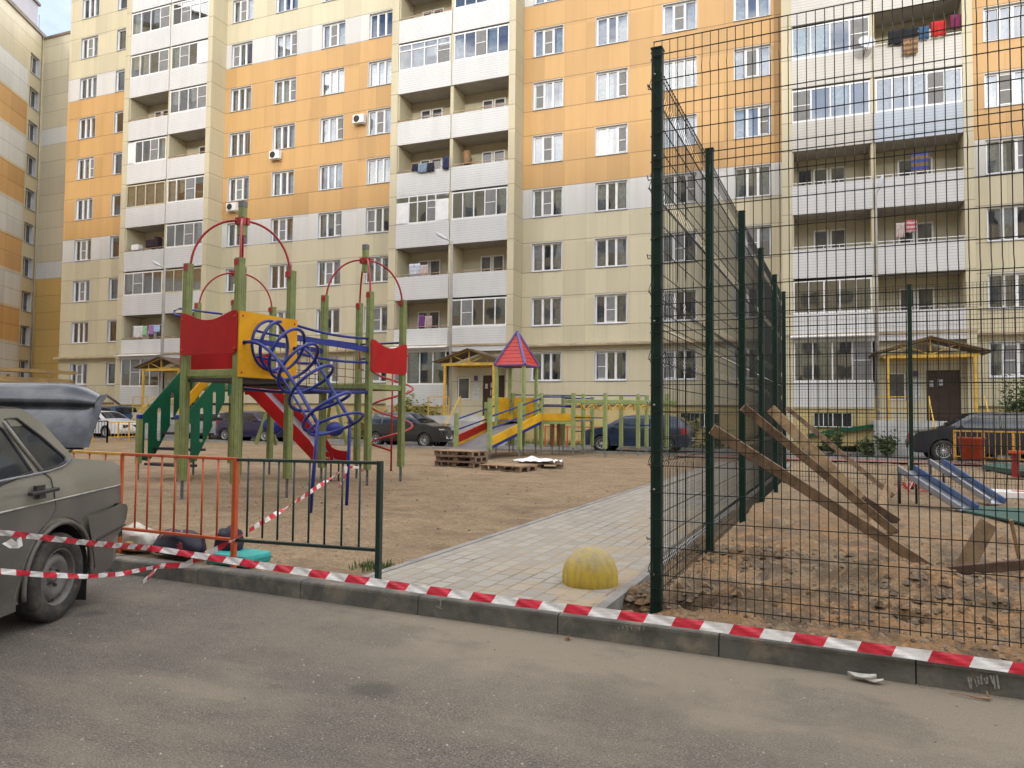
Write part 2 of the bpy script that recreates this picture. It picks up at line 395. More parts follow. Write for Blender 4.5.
# ---------------------------------------------------------------- loggia bays
m_pier = facade_mat('pier_cream', (.56,.50,.34), period=50); m_slab = pm('concrete_slab', (.42,.40,.36), (.36,.34,.31), 2, .8)
m_logwall = pm('loggia_wall', (.52,.47,.34), (.48,.43,.31), 1, .8)
m_rail = pm('loggia_rail', (.35,.18,.10), (.5,.4,.3), 3, .6); m_brown = pm('brown_screen', (.40,.34,.23), (.32,.27,.18), 3, .7)
m_door = pm('brown_door', (.045,.022,.016), (.06,.03,.02), 3, .45); m_wood = pm('old_wood', (.34,.20,.09), (.24,.14,.07), 8, .8)
BAYS = {'left': (-40.75, -33.55, -36.98), 'middle': (-20.94, -13.70, -17.30), 'right': (-1.06, 6.22, 2.56)}
OFF = 1.2
# per bay and floor: state of the left and of the right half.  o = open, g = glazed, b = brownish glazing, w = glazed with white side panel
ST = {'left': [('g','e'),('o','o'),('g','b'),('o','g'),('b','g'),('w','o'),('o','g'),('g','W'),('g','t'),('g','g')],
      'middle': [('g','e'),('o','g'),('o','o'),('T','g'),('o','o'),('o','o'),('t','g'),('o','g'),('g','o'),('o','g')],
      'right': [('g','e'),('B','o'),('o','o'),('o','o'),('g','g'),('g','o'),('g','g'),('g','g'),('g','g'),('g','g')]}
lw_proto = None
for bn, (b0, b1, bm) in BAYS.items():
    pw = .42
    for side, (a, b_) in (('l', (b0, b0+pw)), ('r', (b1-pw*.85, b1))):
        q = MB(MF); q.box((a,-OFF,0), (b_,1.2,ROOF)); q.build('pier', m_pier, blk)
    q = MB(MF); q.box((b0+pw,.3,0), (b1-pw*.85,.5,ROOF)); q.build('loggia_wall', m_logwall, blk)
    q = MB(MF)
    for k in range(1, 11): q.box((b0+pw+.002,-OFF+.12,1.97+2.8*k), (b1-pw*.85-.002,.298,2.14+2.8*k))
    q.build('floor_slab', m_slab, blk)
    q = MB(MF); q.box((bm-.09,-OFF+.09,5.1), (bm+.09,.297,ROOF)); q.box((b0+pw+.002,-OFF+.1,5.1), (b0+pw+.06,.29,ROOF)); q.build('divider', m_pier, blk)
    for k in range(10):
        for hi, kind in enumerate(ST[bn][k]):
            a, b_ = ((b0+pw+.01, bm-.095) if hi == 0 else (bm+.095, b1-pw*.85-.01))
            z0, z1 = 1.95+2.8*k, 3.2+2.8*k
            if kind == 'e': continue
            if k == 0: z0 = 1.95; z1 = 3.05
            mt = m_siding
            if bn == 'right' and k == 4: mt = m_siding_blue if hi else m_siding_beige
            if bn == 'right' and k >= 5 : mt = m_siding_beige
            q = MB(MF); q.box((a-.06,-OFF+.02,z0), (b_+.06,-OFF+.085,z1)); q.build('parapet', mt, blk)
            zt = 1.95+2.8*(k+1)
            if kind in 'o':
                q = MB(MF); q.bar((a,-OFF+.05,z1+.12),(b_,-OFF+.05,z1+.12),.03,.03)
                n = 5
                for i in range(n+1): q.bar((a+(b_-a)*i/n,-OFF+.05,z1),(a+(b_-a)*i/n,-OFF+.05,z1+.12),.02,.02)
                q.build('railing', m_frame if bn == 'right' else m_rail, blk)
                # window and door in the back wall
                ws = a+.62 if hi == 0 else a+1.05 if bn != 'right' else a+.95
                if bn == 'right' and hi == 0: ws = a+.85
                q = MB(MF); zb = z1-1.0; zz = zt-.42; yb = .298
                for x0_, x1_, zl in ((ws,ws+.62,zb+.2),(ws+.68,ws+1.34,zb+1.0)):
                    q.box((x0_,yb-.06,zl),(x1_,yb-.005,zl+.07)); q.box((x0_,yb-.06,zz-.07),(x1_,yb-.005,zz)); q.box((x0_,yb-.06,zl+.07),(x0_+.07,yb-.005,zz-.07)); q.box((x1_-.07,yb-.06,zl+.07),(x1_,yb-.005,zz-.07))
                dw = q.build('window', m_frame, blk)
                g = MB(MF)
                for x0_, x1_, zl in ((ws,ws+.62,zb+.2),(ws+.68,ws+1.34,zb+1.0)):
                    g.add([(x0_+.07,yb-.03,zl),(x1_-.07,yb-.03,zl),(x1_-.07,yb-.03,zz-.07),(x0_+.07,yb-.03,zz-.07)], [(0,1,2,3)])
                gg = g.build('pane', pm('loggia_glass', (.05,.05,.05), (.09,.085,.08), 1.2, .06, spec=.9) if 'loggia_glass' not in bpy.data.materials else bpy.data.materials['loggia_glass'], blk); gg.parent = dw
            else:
                fz = z1; fr = m_frame
                n = 5 if (hi == 1 or kind == 'B') else 4
                if bn == 'left': n = 4
                if k == 0: n = 4; zt = 4.95
                if kind in 'bB': fr = m_creamplain if kind == 'b' else m_frame
                q = MB(MF); y0, y1 = -OFF+.03, -OFF+.09; t = .055
                zt_ = zt-.10 if kind != 'T' else zt-.02
                x0_, x1_ = a, b_
                if kind == 'W': q.box((b_-.8,y0,fz),(b_,y1,zt_)); x1_ = b_-.8; n = 3
                if kind == 'w': q.box((a,y0,fz),(a+.6,y1,zt_)); x0_ = a+.6; n = 4
                if kind == 'T': q.box((a,y0,fz),(a+.72,y1,zt_-.36)); q.box((b_-.72,y0,fz),(b_,y1,zt_-.36)); x0_ = a+.72; x1_ = b_-.72; n = 3
                q.box((a,y0,fz),(b_,y1,fz+.09)); q.box((a,y0,zt_-.07),(b_,y1,zt_))
                for i in range(n+1):
                    x = x0_+(x1_-x0_)*i/n; x = min(max(x, x0_+t/2+.01), x1_-t/2-.01)
                    q.box((x-t/2,y0+.002,fz+.09),(x+t/2,y1-.002,zt_-.07))
                tz = None
                if kind in 'tT': tz = zt_-.40; q.box((a,y0+.001,tz),(b_,y1+.001,tz+.06))
                w1 = q.build('loggia_glazing', fr, blk)
                g = MB(MF); g.add([(a,-OFF+.06,fz+.05),(b_,-OFF+.06,fz+.05),(b_,-OFF+.06,zt_-.03),(a,-OFF+.06,zt_-.03)], [(0,1,2,3)])
                gg = g.build('pane', m_glass, blk); gg.parent = w1
                r1 = random.Random(hash((bn, k, hi)) % 1000 if False else (ord(bn[0])*31+k*7+hi))
                if kind not in 'bB':
                    net = r1.randrange(n); q = MB(MF)
                    xa, xb = x0_+(x1_-x0_)*net/n+.05, x0_+(x1_-x0_)*(net+1)/n-.05
                    q.add([(xa,-OFF+.028,fz+.1),(xb,-OFF+.028,fz+.1),(xb,-OFF+.028,(tz or zt_)-.07),(xa,-OFF+.028,(tz or zt_)-.07)], [(0,1,2,3)])
                    q.cm = 1; zq = (fz+zt_)/2; q.box((xa,-OFF+.012,zq),(xb,-OFF+.025,zq+.035))
                    nn = q.build('mosquito_net', [m_net, m_frame], blk); nn.parent = w1
                q = MB(MF)                                     # what stands behind the glazing: blinds, boards, curtains
                ci = {'b': 2, 'B': 4}.get(kind, r1.choice([0,1,1,2,3]))
                if kind in 'bB':
                    q.cm = 0; q.add([(a,-OFF+.18,fz),(b_,-OFF+.18,fz),(b_,-OFF+.18,zt_),(a,-OFF+.18,zt_)], [(0,1,2,3)])
                    q.build('roller_blind', m_brown, blk).parent = w1
                else:
                    for i in range(n):
                        if r1.random() < .55:
                            xa = x0_+(x1_-x0_)*(i+.08)/n; xb = x0_+(x1_-x0_)*(i+.92)/n; hh = fz+(zt_-fz)*r1.choice([0,0,.2,.45])
                            nn = 14; q.grid([[(xa+(xb-xa)*j/nn, -OFF+.25+.02*sin(j*2.1), z) for j in range(nn+1)] for z in (hh, zt_)])
                    if q.v: q.build('curtain', CURT[ci], blk).parent = w1
# ground floor awning strips over the glazed loggias
for bn, (b0, b1, bm) in BAYS.items():
    q = MB(MF); q.add([(b0+.35,-OFF+.08,5.08),(bm+.0,-OFF+.08,5.08),(bm+.05,-OFF-.42,4.96),(b0+.3,-OFF-.42,4.96)], [(0,3,2,1)])
    q.build('awning', m_frame, blk, solid=.04)
    q = MB(MF); q.box((b0+.42,-OFF+.06,0), (bm,.29,1.94)); q.build('plinth', m_ochre, blk)
    q = MB(MF); q.box((b0-.02,-OFF-.02,1.93), (bm,-OFF+.12,2.0)); q.build('plinth_ledge', m_creamplain, blk)
    q = MB(MF); q.box((b0-.03,-OFF-.03,5.02), (b1+.03,-OFF+.1,5.12)); q.build('tin_ledge', bpy.data.materials['tin_ledge'], blk)
# ---------------------------------------------------------------- entrances
m_yel = pm('yellow_paint', (.66,.42,.06), (.50,.30,.06), 5, .5); m_tar = pm('brown_roofing', (.10,.065,.04), (.15,.10,.06), 4, .7)
m_conc = pm('white_plaster', (.52,.52,.50), (.42,.42,.40), 2, .85, bmp=.2)
m_paper = pm('paper', (.62,.62,.60), (.45,.45,.44), 12, .8)
def entrance(bn):
    b0, b1, bm = BAYS[bn]; x0, x1 = bm+.1, b1-.36
    q = MB(MF); y = -OFF+.25; dx0 = x0+1.78; dx1 = dx0+1.2
    q.box((x0,y,0),(x0+.34,y+.2,5.0)); q.box((x0+.34,y,0),(x0+1.06,y+.2,2.28)); q.box((x0+.34,y,3.46),(x0+1.06,y+.2,5.0))
    q.box((x0+1.06,y,0),(dx0,y+.2,5.0)); q.box((dx0,y,3.52),(dx1,y+.2,5.0)); q.box((dx1,y,0),(x1,y+.2,5.0))
    q.build('entrance_wall', m_pier, blk)
    d = MB(MF); d.box((dx0,y+.06,1.5),(dx1,y+.12,3.52)); dr = d.build('entrance_door', m_door, blk)
    e = MB(MF); e.bar((dx0+.45,y+.02,2.5),(dx0+.45,y+.02,2.8),.03,.03); e.box((dx0+.42,y+.05,2.9),(dx0+.6,y+.059,3.15)); e.build('handle', m_reveal, blk).parent = dr
    v = MB(MF); v.box((x0+.36,y+.05,2.3),(x0+1.04,y+.1,2.36)); v.box((x0+.36,y+.05,3.38),(x0+1.04,y+.1,3.44)); v.box((x0+.36,y+.05,2.36),(x0+.42,y+.1,3.38)); v.box((x0+.98,y+.05,2.36),(x0+1.04,y+.1,3.38))
    wv = v.build('entrance_window', m_frame, blk); v = MB(MF); v.box((x0+.42,y+.07,2.36),(x0+.98,y+.08,3.38)); v.build('pane', bpy.data.materials['loggia_glass'], blk).parent = wv
    n = MB(MF); n.box((x0+1.22,y-.02,2.25),(x0+1.62,y-.003,3.2)); n.cm = 1; n.box((x0+1.3,y-.025,3.26),(x0+1.5,y-.003,3.5)); n.cm = 0
    n.box((dx0+.12,y+.045,2.85),(dx0+.26,y+.058,3.1)); n.build('notice_board', [m_paper, pm('blue_plate_'+bn, (.10,.06,.16), None, 3, .4)], blk)
    # porch slab with steps
    p = MB(MF); p.box((x0-.3,-OFF-1.9,0),(x1+.5,y-.002,1.46)); p.build('porch', m_conc, blk)
    s = MB(MF)
    for i in range(5): s.box((dx0-.1,-OFF-1.9-.3*(i+1),0),(x1+.3,-OFF-1.9-.3*i-.001,1.46-.24*(i+1)))
    s.build('steps', m_slab, blk)
    r = MB(MF)
    for xx in (x0-.22, x0+.9):
        r.bar((xx,-OFF-1.8,1.46),(xx,-OFF-1.8,2.4),.04,.04)
    r.bar((x0-.22,-OFF-1.8,2.38),(x0+.9,-OFF-1.8,2.38),.04,.04); r.bar((x0-.22,-OFF-1.8,1.9),(x0+.9,-OFF-1.8,1.9),.03,.03)
    r.bar((dx0-.2,-OFF-1.9,2.4),(dx0-.2,-OFF-3.4,1.1),.04,.04); r.bar((dx0-.2,-OFF-3.4,0),(dx0-.2,-OFF-3.4,1.1),.04,.04); r.bar((dx0-.2,-OFF-1.9,1.46),(dx0-.2,-OFF-1.9,2.4),.04,.04)
    r.bar((x1+.2,-OFF-1.9,2.4),(x1+.2,-OFF-3.4,1.1),.04,.04); r.bar((x1+.2,-OFF-3.4,0),(x1+.2,-OFF-3.4,1.1),.04,.04)
    r.build('handrail', m_yel, blk)
    # canopy: gable roof on a yellow truss and two posts
    c = MB(MF); f = 2.7; a, b_ = x0-.2+(.3 if bn == 'middle' else 0), x1+.42; m = (a+b_)/2; ze, zp = 4.13, 4.72
    for yy in (-f, -OFF+.2):
        c.bar((a+.25,yy,3.98),(b_-.25,yy,3.98),.08,.14)
        if yy == -f:
            c.bar((a,yy,ze),(m,yy,zp-.05),.06,.06); c.bar((m,yy,zp-.05),(b_,yy,ze),.06,.06); c.bar((m,yy,4.0),(m,yy,zp-.05),.05,.05)
            for t_ in (-1, 1):
                c.bar((m+t_*.9,yy,4.0),(m,yy,4.03),.03,.03); c.bar((m+t_*.95,yy,4.42),(m+.05*t_,yy,4.05),.04,.04); c.bar((m+t_*.98,yy,4.0),(m+t_*.98,yy,4.42),.035,.035)
    for xx in (a+.42, b_-.42): c.bar((xx,-f,0 if xx < m else 0),(xx,-f,3.93),.11,.11); c.bar((xx,-f,3.98),(xx,-OFF+.2,3.98),.06,.08)
    cn = c.build('canopy', m_yel, blk)
    t_ = MB(MF)
    for s0_, s1_ in (((a-.15,ze-.03),(m,zp)), ((m,zp),(b_+.15,ze-.03))):
        t_.add([(s0_[0],-f-.25,s0_[1]),(s1_[0],-f-.25,s1_[1]),(s1_[0],-OFF+.1,s1_[1]),(s0_[0],-OFF+.1,s0_[1])], [(0,1,2,3)])
    t_.build('canopy_roof', m_tar, blk, solid=.05).parent = cn
for bn in BAYS: entrance(bn)
# ---------------------------------------------------------------- wing and connector at the left
M2 = MF
wg = bpy.data.objects.new('apartment_building', None); COL.objects.link(wg)
corner = onplane(37, 200, MF @ V((0, 6.7, 0)), din); corner.z = 0
dw = (V((-.125, 1, 0))).normalized(); nw = V((dw.y, -dw.x, 0))      # wing runs towards the camera; nw faces the yard (right)
MW = Matrix(((dw.x, -nw.x, 0, corner.x), (dw.y, -nw.y, 0, corner.y), (0, 0, 1, 0), (0, 0, 0, 1)))
wg.matrix_world = MW; WM[wg.name] = MW
tag(wg, 'far left apartment wing with alternating white and orange panels and grey roof tower', 'building', 'panel apartment blocks')
wc = facade_mat('wing_cream', (.72,.64,.46), zo=3.9, so=0, period=2.2); ww_ = facade_mat('wing_white', (.76,.76,.74), zo=3.9, so=0, period=2.2); wo = facade_mat('wing_orange', (.72,.43,.18), zo=3.9, so=0, period=2.2, var=.2)
wgrey = pm('grey_cladding', (.48,.47,.50), (.43,.42,.45), .5, .6); wochre = facade_mat('wing_ochre', (.56,.36,.10), so=0, period=2.2, var=.2)
q = MB(MW); NW = 2.05; WR = ROOF+1.5; ZW = .7
def wing_mat(x, z):
    if x > -NW: return 0
    z -= ZW; k = (z-3.2-.28)/2.8
    if (z-3.2-.28) % 2.8 > 2.62: return 0
    if k > 9: return 0
    return 2 if int(math.floor(k)) in (1, 3, 5, 7) else (1 if k >= 0 else 0)
wz = sorted(set([0, WR]+[ZW+v+2.8*k for k in range(10) for v in (3.48,6.10,3.3,4.9)])); wz = [z for z in wz if z <= WR]
wx = [-34, -NW, -1.8, -.35, 0]
for i in range(len(wx)-1):
    for j in range(len(wz)-1):
        xm, zm = (wx[i]+wx[i+1])/2, (wz[j]+wz[j+1])/2
        if wx[i] == -1.8 and any(ZW+3.3+2.8*k < zm < ZW+4.9+2.8*k for k in range(10)): continue
        q.cm = wing_mat(xm, zm); q.add([(wx[i],0,wz[j]),(wx[i+1],0,wz[j]),(wx[i+1],0,wz[j+1]),(wx[i],0,wz[j+1])], [(0,1,2,3)])
q.cm = 0; q.add([(-34,0,0),(-34,14,0),(-34,14,WR),(-34,0,WR)], [(3,2,1,0)])
q.build('wall', [wc, ww_, wo], wg)
for k in range(10):
    f = MB(MW); z0, z1 = ZW+3.3+2.8*k, ZW+4.9+2.8*k; d = .28
    f.cm = 1
    f.add([(-1.8,0,z0),(-1.8,d,z0),(-1.8,d,z1),(-1.8,0,z1)], [(0,1,2,3)]); f.add([(-.35,0,z0),(-.35,d,z0),(-.35,d,z1),(-.35,0,z1)], [(0,3,2,1)]); f.add([(-1.8,0,z1),(-.35,0,z1),(-.35,d,z1),(-1.8,d,z1)], [(0,3,2,1)])
    f.box((-1.82,-.06,z0-.05),(-.33,d,z0)); f.cm = 0
    f.box((-1.8,d-.03,z0),(-1.72,d+.03,z1)); f.box((-.43,d-.03,z0),(-.35,d+.03,z1)); f.box((-1.72,d-.03,z0),(-.43,d+.03,z0+.08)); f.box((-1.72,d-.03,z1-.08),(-.43,d+.03,z1)); f.box((-1.12,d-.03,z0+.08),(-1.02,d+.03,z1-.08))
    wn_ = f.build('window', [m_frame, m_reveal], wg)
    g = MB(MW); g.box((-1.72,d,z0+.08),(-.43,d+.01,z1-.08)); g.build('pane', bpy.data.materials['loggia_glass'], wg).parent = wn_
q = MB(MW); q.box((-34.2,-.15,WR),(.2,14,WR+.3)); q.build('roof', m_flash, wg)
q = MB(MW); q.box((-34,.35,WR+.3),(-.3,13,WR+2.6)); q.cm = 1; q.box((-34.2,.2,WR+2.6),(-.1,13.2,WR+2.8)); q.cm = 2; q.box((-9.4,.28,WR+.95),(-7.2,.345,WR+1.75)); q.build('roof_tower', [wgrey, m_flash, m_door], wg)
# connector wall parallel to the main front
q = MB(MF); D2 = 6.7; sA = (MF.inverted() @ corner).x
zz = sorted(set([0, 32.65]+[3.95+1.4*i for i in range(21)]))
for j in range(len(zz)-1):
    zm = (zz[j]+zz[j+1])/2; k = (zm-3.2)/2.8
    q.cm = 3 if zm < 12.35 else 1 if 12.35 < zm < 13.75 or 23.55 < zm < 24.95 else 0
    q.add([(sA-1,D2,zz[j]),(-40,D2,zz[j]),(-40,D2,zz[j+1]),(sA-1,D2,zz[j+1])], [(0,1,2,3)])
q.cm = 0
q.build('connecting_wall', [facade_mat('connector_cream', (.62,.57,.43), zo=3.95, zsplit=.5, period=30), facade_mat('connector_white', (.68,.70,.70), zo=3.95, zsplit=.5, period=30), m_orange, facade_mat('connector_ochre', (.60,.41,.14), zo=3.95, zsplit=.5, period=2.7)], wg)
q = MB(MF); q.box((sA-1,D2-.1,32.65),(-49.5,D2+.5,32.85)); q.box((-49.5,D2-.1,32.65),(-45,D2+.5,33.3)); q.build('roof_edge', m_flash, wg)
q = MB(MW); q.tube([(-.12,-.12,0),(-.12,-.12,WR)], .07, 6); q.tube([(.1,.4,WR),(.1,.4,WR+2.0)], .04, 5); q.build('downpipe', m_creamplain, wg)
# low brown porch roof at the foot of the wing
q = MB(); a = at_depth(-40, 372, 40); b_ = at_depth(52, 376, 44)
for p0, w2 in ((a, b_),):
    dx = (w2-p0); 
    q.obox((p0+w2)/2+UP*.25, dx/2, din*1.6, UP*.10); q.obox((p0+w2)/2-UP*.3, dx/2, din*1.4, UP*.14)
    for t_ in (.05, .5, .95): q.bar(V((p0+dx*t_).to_3d())*1.0, V(((p0+dx*t_).x, (p0+dx*t_).y, 0)), .12, .12)
o = q.build('porch_roof', pm('tan_porch', (.34,.22,.08), (.25,.16,.07), 1, .7), None, V((a.x, a.y, 0)))
tag(o, 'tan flat porch roof on posts at the foot of the left wing, above the raised boot lid', 'porch')
# the matching block across the yard, behind the viewer: it mirrors in the lower windows and shades the yard
bk = bpy.data.objects.new('apartment_building', None); COL.objects.link(bk)
MBk = Matrix.Translation(-din*23) @ Matrix.Rotation(-TH, 4, 'Z'); bk.matrix_world = MBk; WM[bk.name] = MBk
tag(bk, 'cream and orange apartment block standing across the yard behind the viewpoint', 'building', 'panel apartment blocks')
q = MB(MBk)
for z0, z1, c in ((0,11.6,0),(11.6,13.1,1),(13.1,22.8,2),(22.8,24.3,1),(24.3,32.5,0)):
    q.cm = c; q.add([(-110,0,z0),(60,0,z0),(60,0,z1),(-110,0,z1)], [(0,1,2,3)]); q.add([(-110,-14,z0),(60,-14,z0),(60,-14,z1),(-110,-14,z1)], [(0,1,2,3)]); q.add([(-110,0,z0),(-110,-14,z0),(-110,-14,z1),(-110,0,z1)], [(0,1,2,3)]); q.add([(60,0,z0),(60,-14,z0),(60,-14,z1),(60,0,z1)], [(0,1,2,3)])
q.cm = 0; q.add([(-110,0,32.5),(60,0,32.5),(60,-14,32.5),(-110,-14,32.5)], [(0,1,2,3)])
q.build('wall', [m_cream, m_white, facade_mat('panel_tan', (.50,.40,.26))], bk)
q = MB(MBk)
for i in range(45):
    for k in range(10): q.box((-105+3.6*i,.0,3.3+2.8*k),(-103.4+3.6*i,.03,4.7+2.8*k))
tag(q.build('window', pm('far_panes', (.06,.06,.065), (.10,.10,.10), .5, .6), bk), kind='stuff')
# ---------------------------------------------------------------- ground
def asphalt():
    m, nt, b = _nt('asphalt'); c = coords(nt)
    base = mixc(nt, noise_(nt, c, .8, 8, .68, .36, .64), (.175,.155,.13), (.215,.188,.152)); base = mixc(nt, math_(nt, 'MULTIPLY', noise_(nt, c, 14, 5, .7, .45, .7), .5), base, (.085,.078,.07))
    gr = noise_(nt, c, 95, 3, .6, .35, .7); base = mixc(nt, math_(nt, 'MULTIPLY', gr, .95), base, (.055,.05,.045))
    vo = nt.nodes.new('ShaderNodeTexVoronoi'); vo.inputs['Scale'].default_value = 48; nt.links.new(c, vo.inputs['Vector'])
    sepc = nt.nodes.new('ShaderNodeSeparateColor'); nt.links.new(vo.outputs['Color'], sepc.inputs[0])
    chip = math_(nt, 'MULTIPLY', math_(nt, 'LESS_THAN', vo.outputs['Distance'], .22), math_(nt, 'GREATER_THAN', sepc.outputs[0], .78))
    base = mixc(nt, math_(nt, 'MULTIPLY', chip, .75), base, (.34,.32,.29))
    vo2 = nt.nodes.new('ShaderNodeTexVoronoi'); vo2.inputs['Scale'].default_value = 7; nt.links.new(c, vo2.inputs['Vector'])
    sc2 = nt.nodes.new('ShaderNodeSeparateColor'); nt.links.new(vo2.outputs['Color'], sc2.inputs[0])
    chip2 = math_(nt, 'MULTIPLY', math_(nt, 'LESS_THAN', vo2.outputs['Distance'], .045), math_(nt, 'GREATER_THAN', sc2.outputs[1], .6))
    base = mixc(nt, math_(nt, 'MULTIPLY', chip2, .8), base, (.42,.40,.36))
    # drifted sand: along the kerb and in tongues over the road
    sp = nt.nodes.new('ShaderNodeSeparateXYZ'); nt.links.new(c, sp.inputs[0])
    kx, ky = sp.outputs[0], sp.outputs[1]
    near = nt.nodes.new('ShaderNodeMapRange'); near.inputs[1].default_value = 3.2; near.inputs[2].default_value = 4.75; nt.links.new(ky, near.inputs[0])
    rgt = nt.nodes.new('ShaderNodeMapRange'); rgt.inputs[1].default_value = -4.6; rgt.inputs[2].default_value = -2.2; nt.links.new(kx, rgt.inputs[0])
    n1 = noise_(nt, c, 1.3, 7, .62, .33, .62); s1 = math_(nt, 'MULTIPLY', math_(nt, 'MULTIPLY', near.outputs[0], rgt.outputs[0]), math_(nt, 'ADD', n1, .45))
    n2 = math_(nt, 'MULTIPLY', noise_(nt, coords(nt, 'Object', (.5, 1.2, 1)), 1.0, 7, .6, .46, .74), .75)
    sand = math_(nt, 'MINIMUM', math_(nt, 'ADD', s1, n2), .88)
    sgr = noise_(nt, c, 160, 2, .5, .3, .7)
    out = mixc(nt, sand, base, mixc(nt, sgr, (.31,.265,.195), (.23,.195,.145)))
    # old damp stains
    def blob(x, y, r, rough=.35):
        v = nt.nodes.new('ShaderNodeVectorMath'); v.operation = 'SUBTRACT'; nt.links.new(c, v.inputs[0]); v.inputs[1].default_value = (x, y, 0)
        ms = nt.nodes.new('ShaderNodeVectorMath'); ms.operation = 'MULTIPLY'; nt.links.new(v.outputs[0], ms.inputs[0]); ms.inputs[1].default_value = (1/r, 1.15/r, 0)
        l = nt.nodes.new('ShaderNodeVectorMath'); l.operation = 'LENGTH'; nt.links.new(ms.outputs[0], l.inputs[0])
        d = math_(nt, 'ADD', l.outputs['Value'], math_(nt, 'MULTIPLY', noise_(nt, c, 5, 8, .7), rough*5))
        mr = nt.nodes.new('ShaderNodeMapRange'); mr.inputs[1].default_value = 1.9; mr.inputs[2].default_value = 1.25; nt.links.new(d, mr.inputs[0]); return mr.outputs[0]
    for (x, y, r, a) in STAINS: out = mixc(nt, math_(nt, 'MULTIPLY', blob(x, y, r), a), out, (.055,.05,.043))
    nt.links.new(out, b.inputs['Base Color']); b.inputs['Roughness'].default_value = .88
    n_ = bump(nt, b, noise_(nt, c, 3, 4), .5, .03); bump(nt, b, gr, .9, .006, n_)
    return m
def kxy(x, y): p = MK.inverted() @ G(x, y, 0); return p.x, p.y
STAINS = [(*kxy(372,690), .17, .55), (*kxy(75,604), .18, .75), (*kxy(92,613), .12, .6), (*kxy(165,655), .3, .18), (*kxy(262,655), .25, .22), (*kxy(640,700), .5, .16), (*kxy(880,730), .4, .14)]
m_asph = asphalt()
q = MB(MK); q.add([(-90,-40,0),(90,-40,0),(90,4.93,0),(-90,4.93,0)], [(0,1,2,3)]); o = struct('road', q, m_asph, MK)
m_kerb = pm('kerb_concrete', (.13,.128,.115), (.085,.083,.076), 5, .85, bmp=.7, bsc=70, bd=.004, dust=(.23,.20,.155), dscale=4, dl=.5, dh=.72)
q = MB(MK); J = [-40,-5.2*.909-1.04*3,-5.2*.909-1.04*2,-5.2*.909-1.04,-4.73,-3.70,-2.665,-1.67,-.69,.30,1.3,2.3,3.3,12,30]
J = [-5.2-1.1*i for i in range(20, 0, -1)]+[-5.2,-4.07,-2.96,-1.84,-.76,.33]+[.33+1.1*i for i in range(1, 22)]
rj = random.Random(3)
for a, b_ in zip(J[:-1], J[1:]):
    dz = rj.uniform(-.004,.004); dy = rj.uniform(-.003,.003); r = .02; h = .136+dz; y0 = 4.845+dy; y1 = 4.995; a += .004; b_ -= .004
    pr = [(y0,-.05),(y0+.004,h-r),(y0+.012,h-.006),(y0+.03,h),(y1,h),(y1,-.05)]
    vs = [(a,y,z) for y, z in pr]+[(b_,y,z) for y, z in pr]; n = len(pr)
    q.add(vs, [tuple(range(n-1,-1,-1)), tuple(range(n,2*n))]+[(i,i+1,n+i+1,n+i) for i in range(n-1)])
q.M = MK; kb = struct('kerb', q, m_kerb, MK)
# chalky paint marks on the kerb face
q = MB(MK); rj = random.Random(5)
for (px0, px1, py, n, a) in ((968,1000,681,10,.5),(618,648,628,7,.3)):
    for i in range(n):
        x0_ = px0+(px1-px0)*i/n; t0 = py+rj.uniform(-7,-2)*(1 if n > 8 else .4); t1 = py+rj.uniform(2,8)*(1 if n > 8 else .4)
        p0 = onplane(x0_, t0, K(0,4.838), kn); p1 = onplane(x0_+rj.uniform(0,3), t1, K(0,4.838), kn)
        q.M = Matrix.Identity(4); q.bar(p0, p1, .004+.006*rj.random(), .001, side=kd)
for (px0, py0, px1, py1) in ((438,600,444,600),(441,600,440,608),(436,606,442,609)):
    q.bar(onplane(px0,py0,K(0,4.838),kn), onplane(px1,py1,K(0,4.838),kn), .01, .001, side=kd)
o = q.build('paint_marks', pm('chalk', (.33,.33,.31), (.2,.2,.19), 60, .9), None, MK); o['kind'] = 'structure'
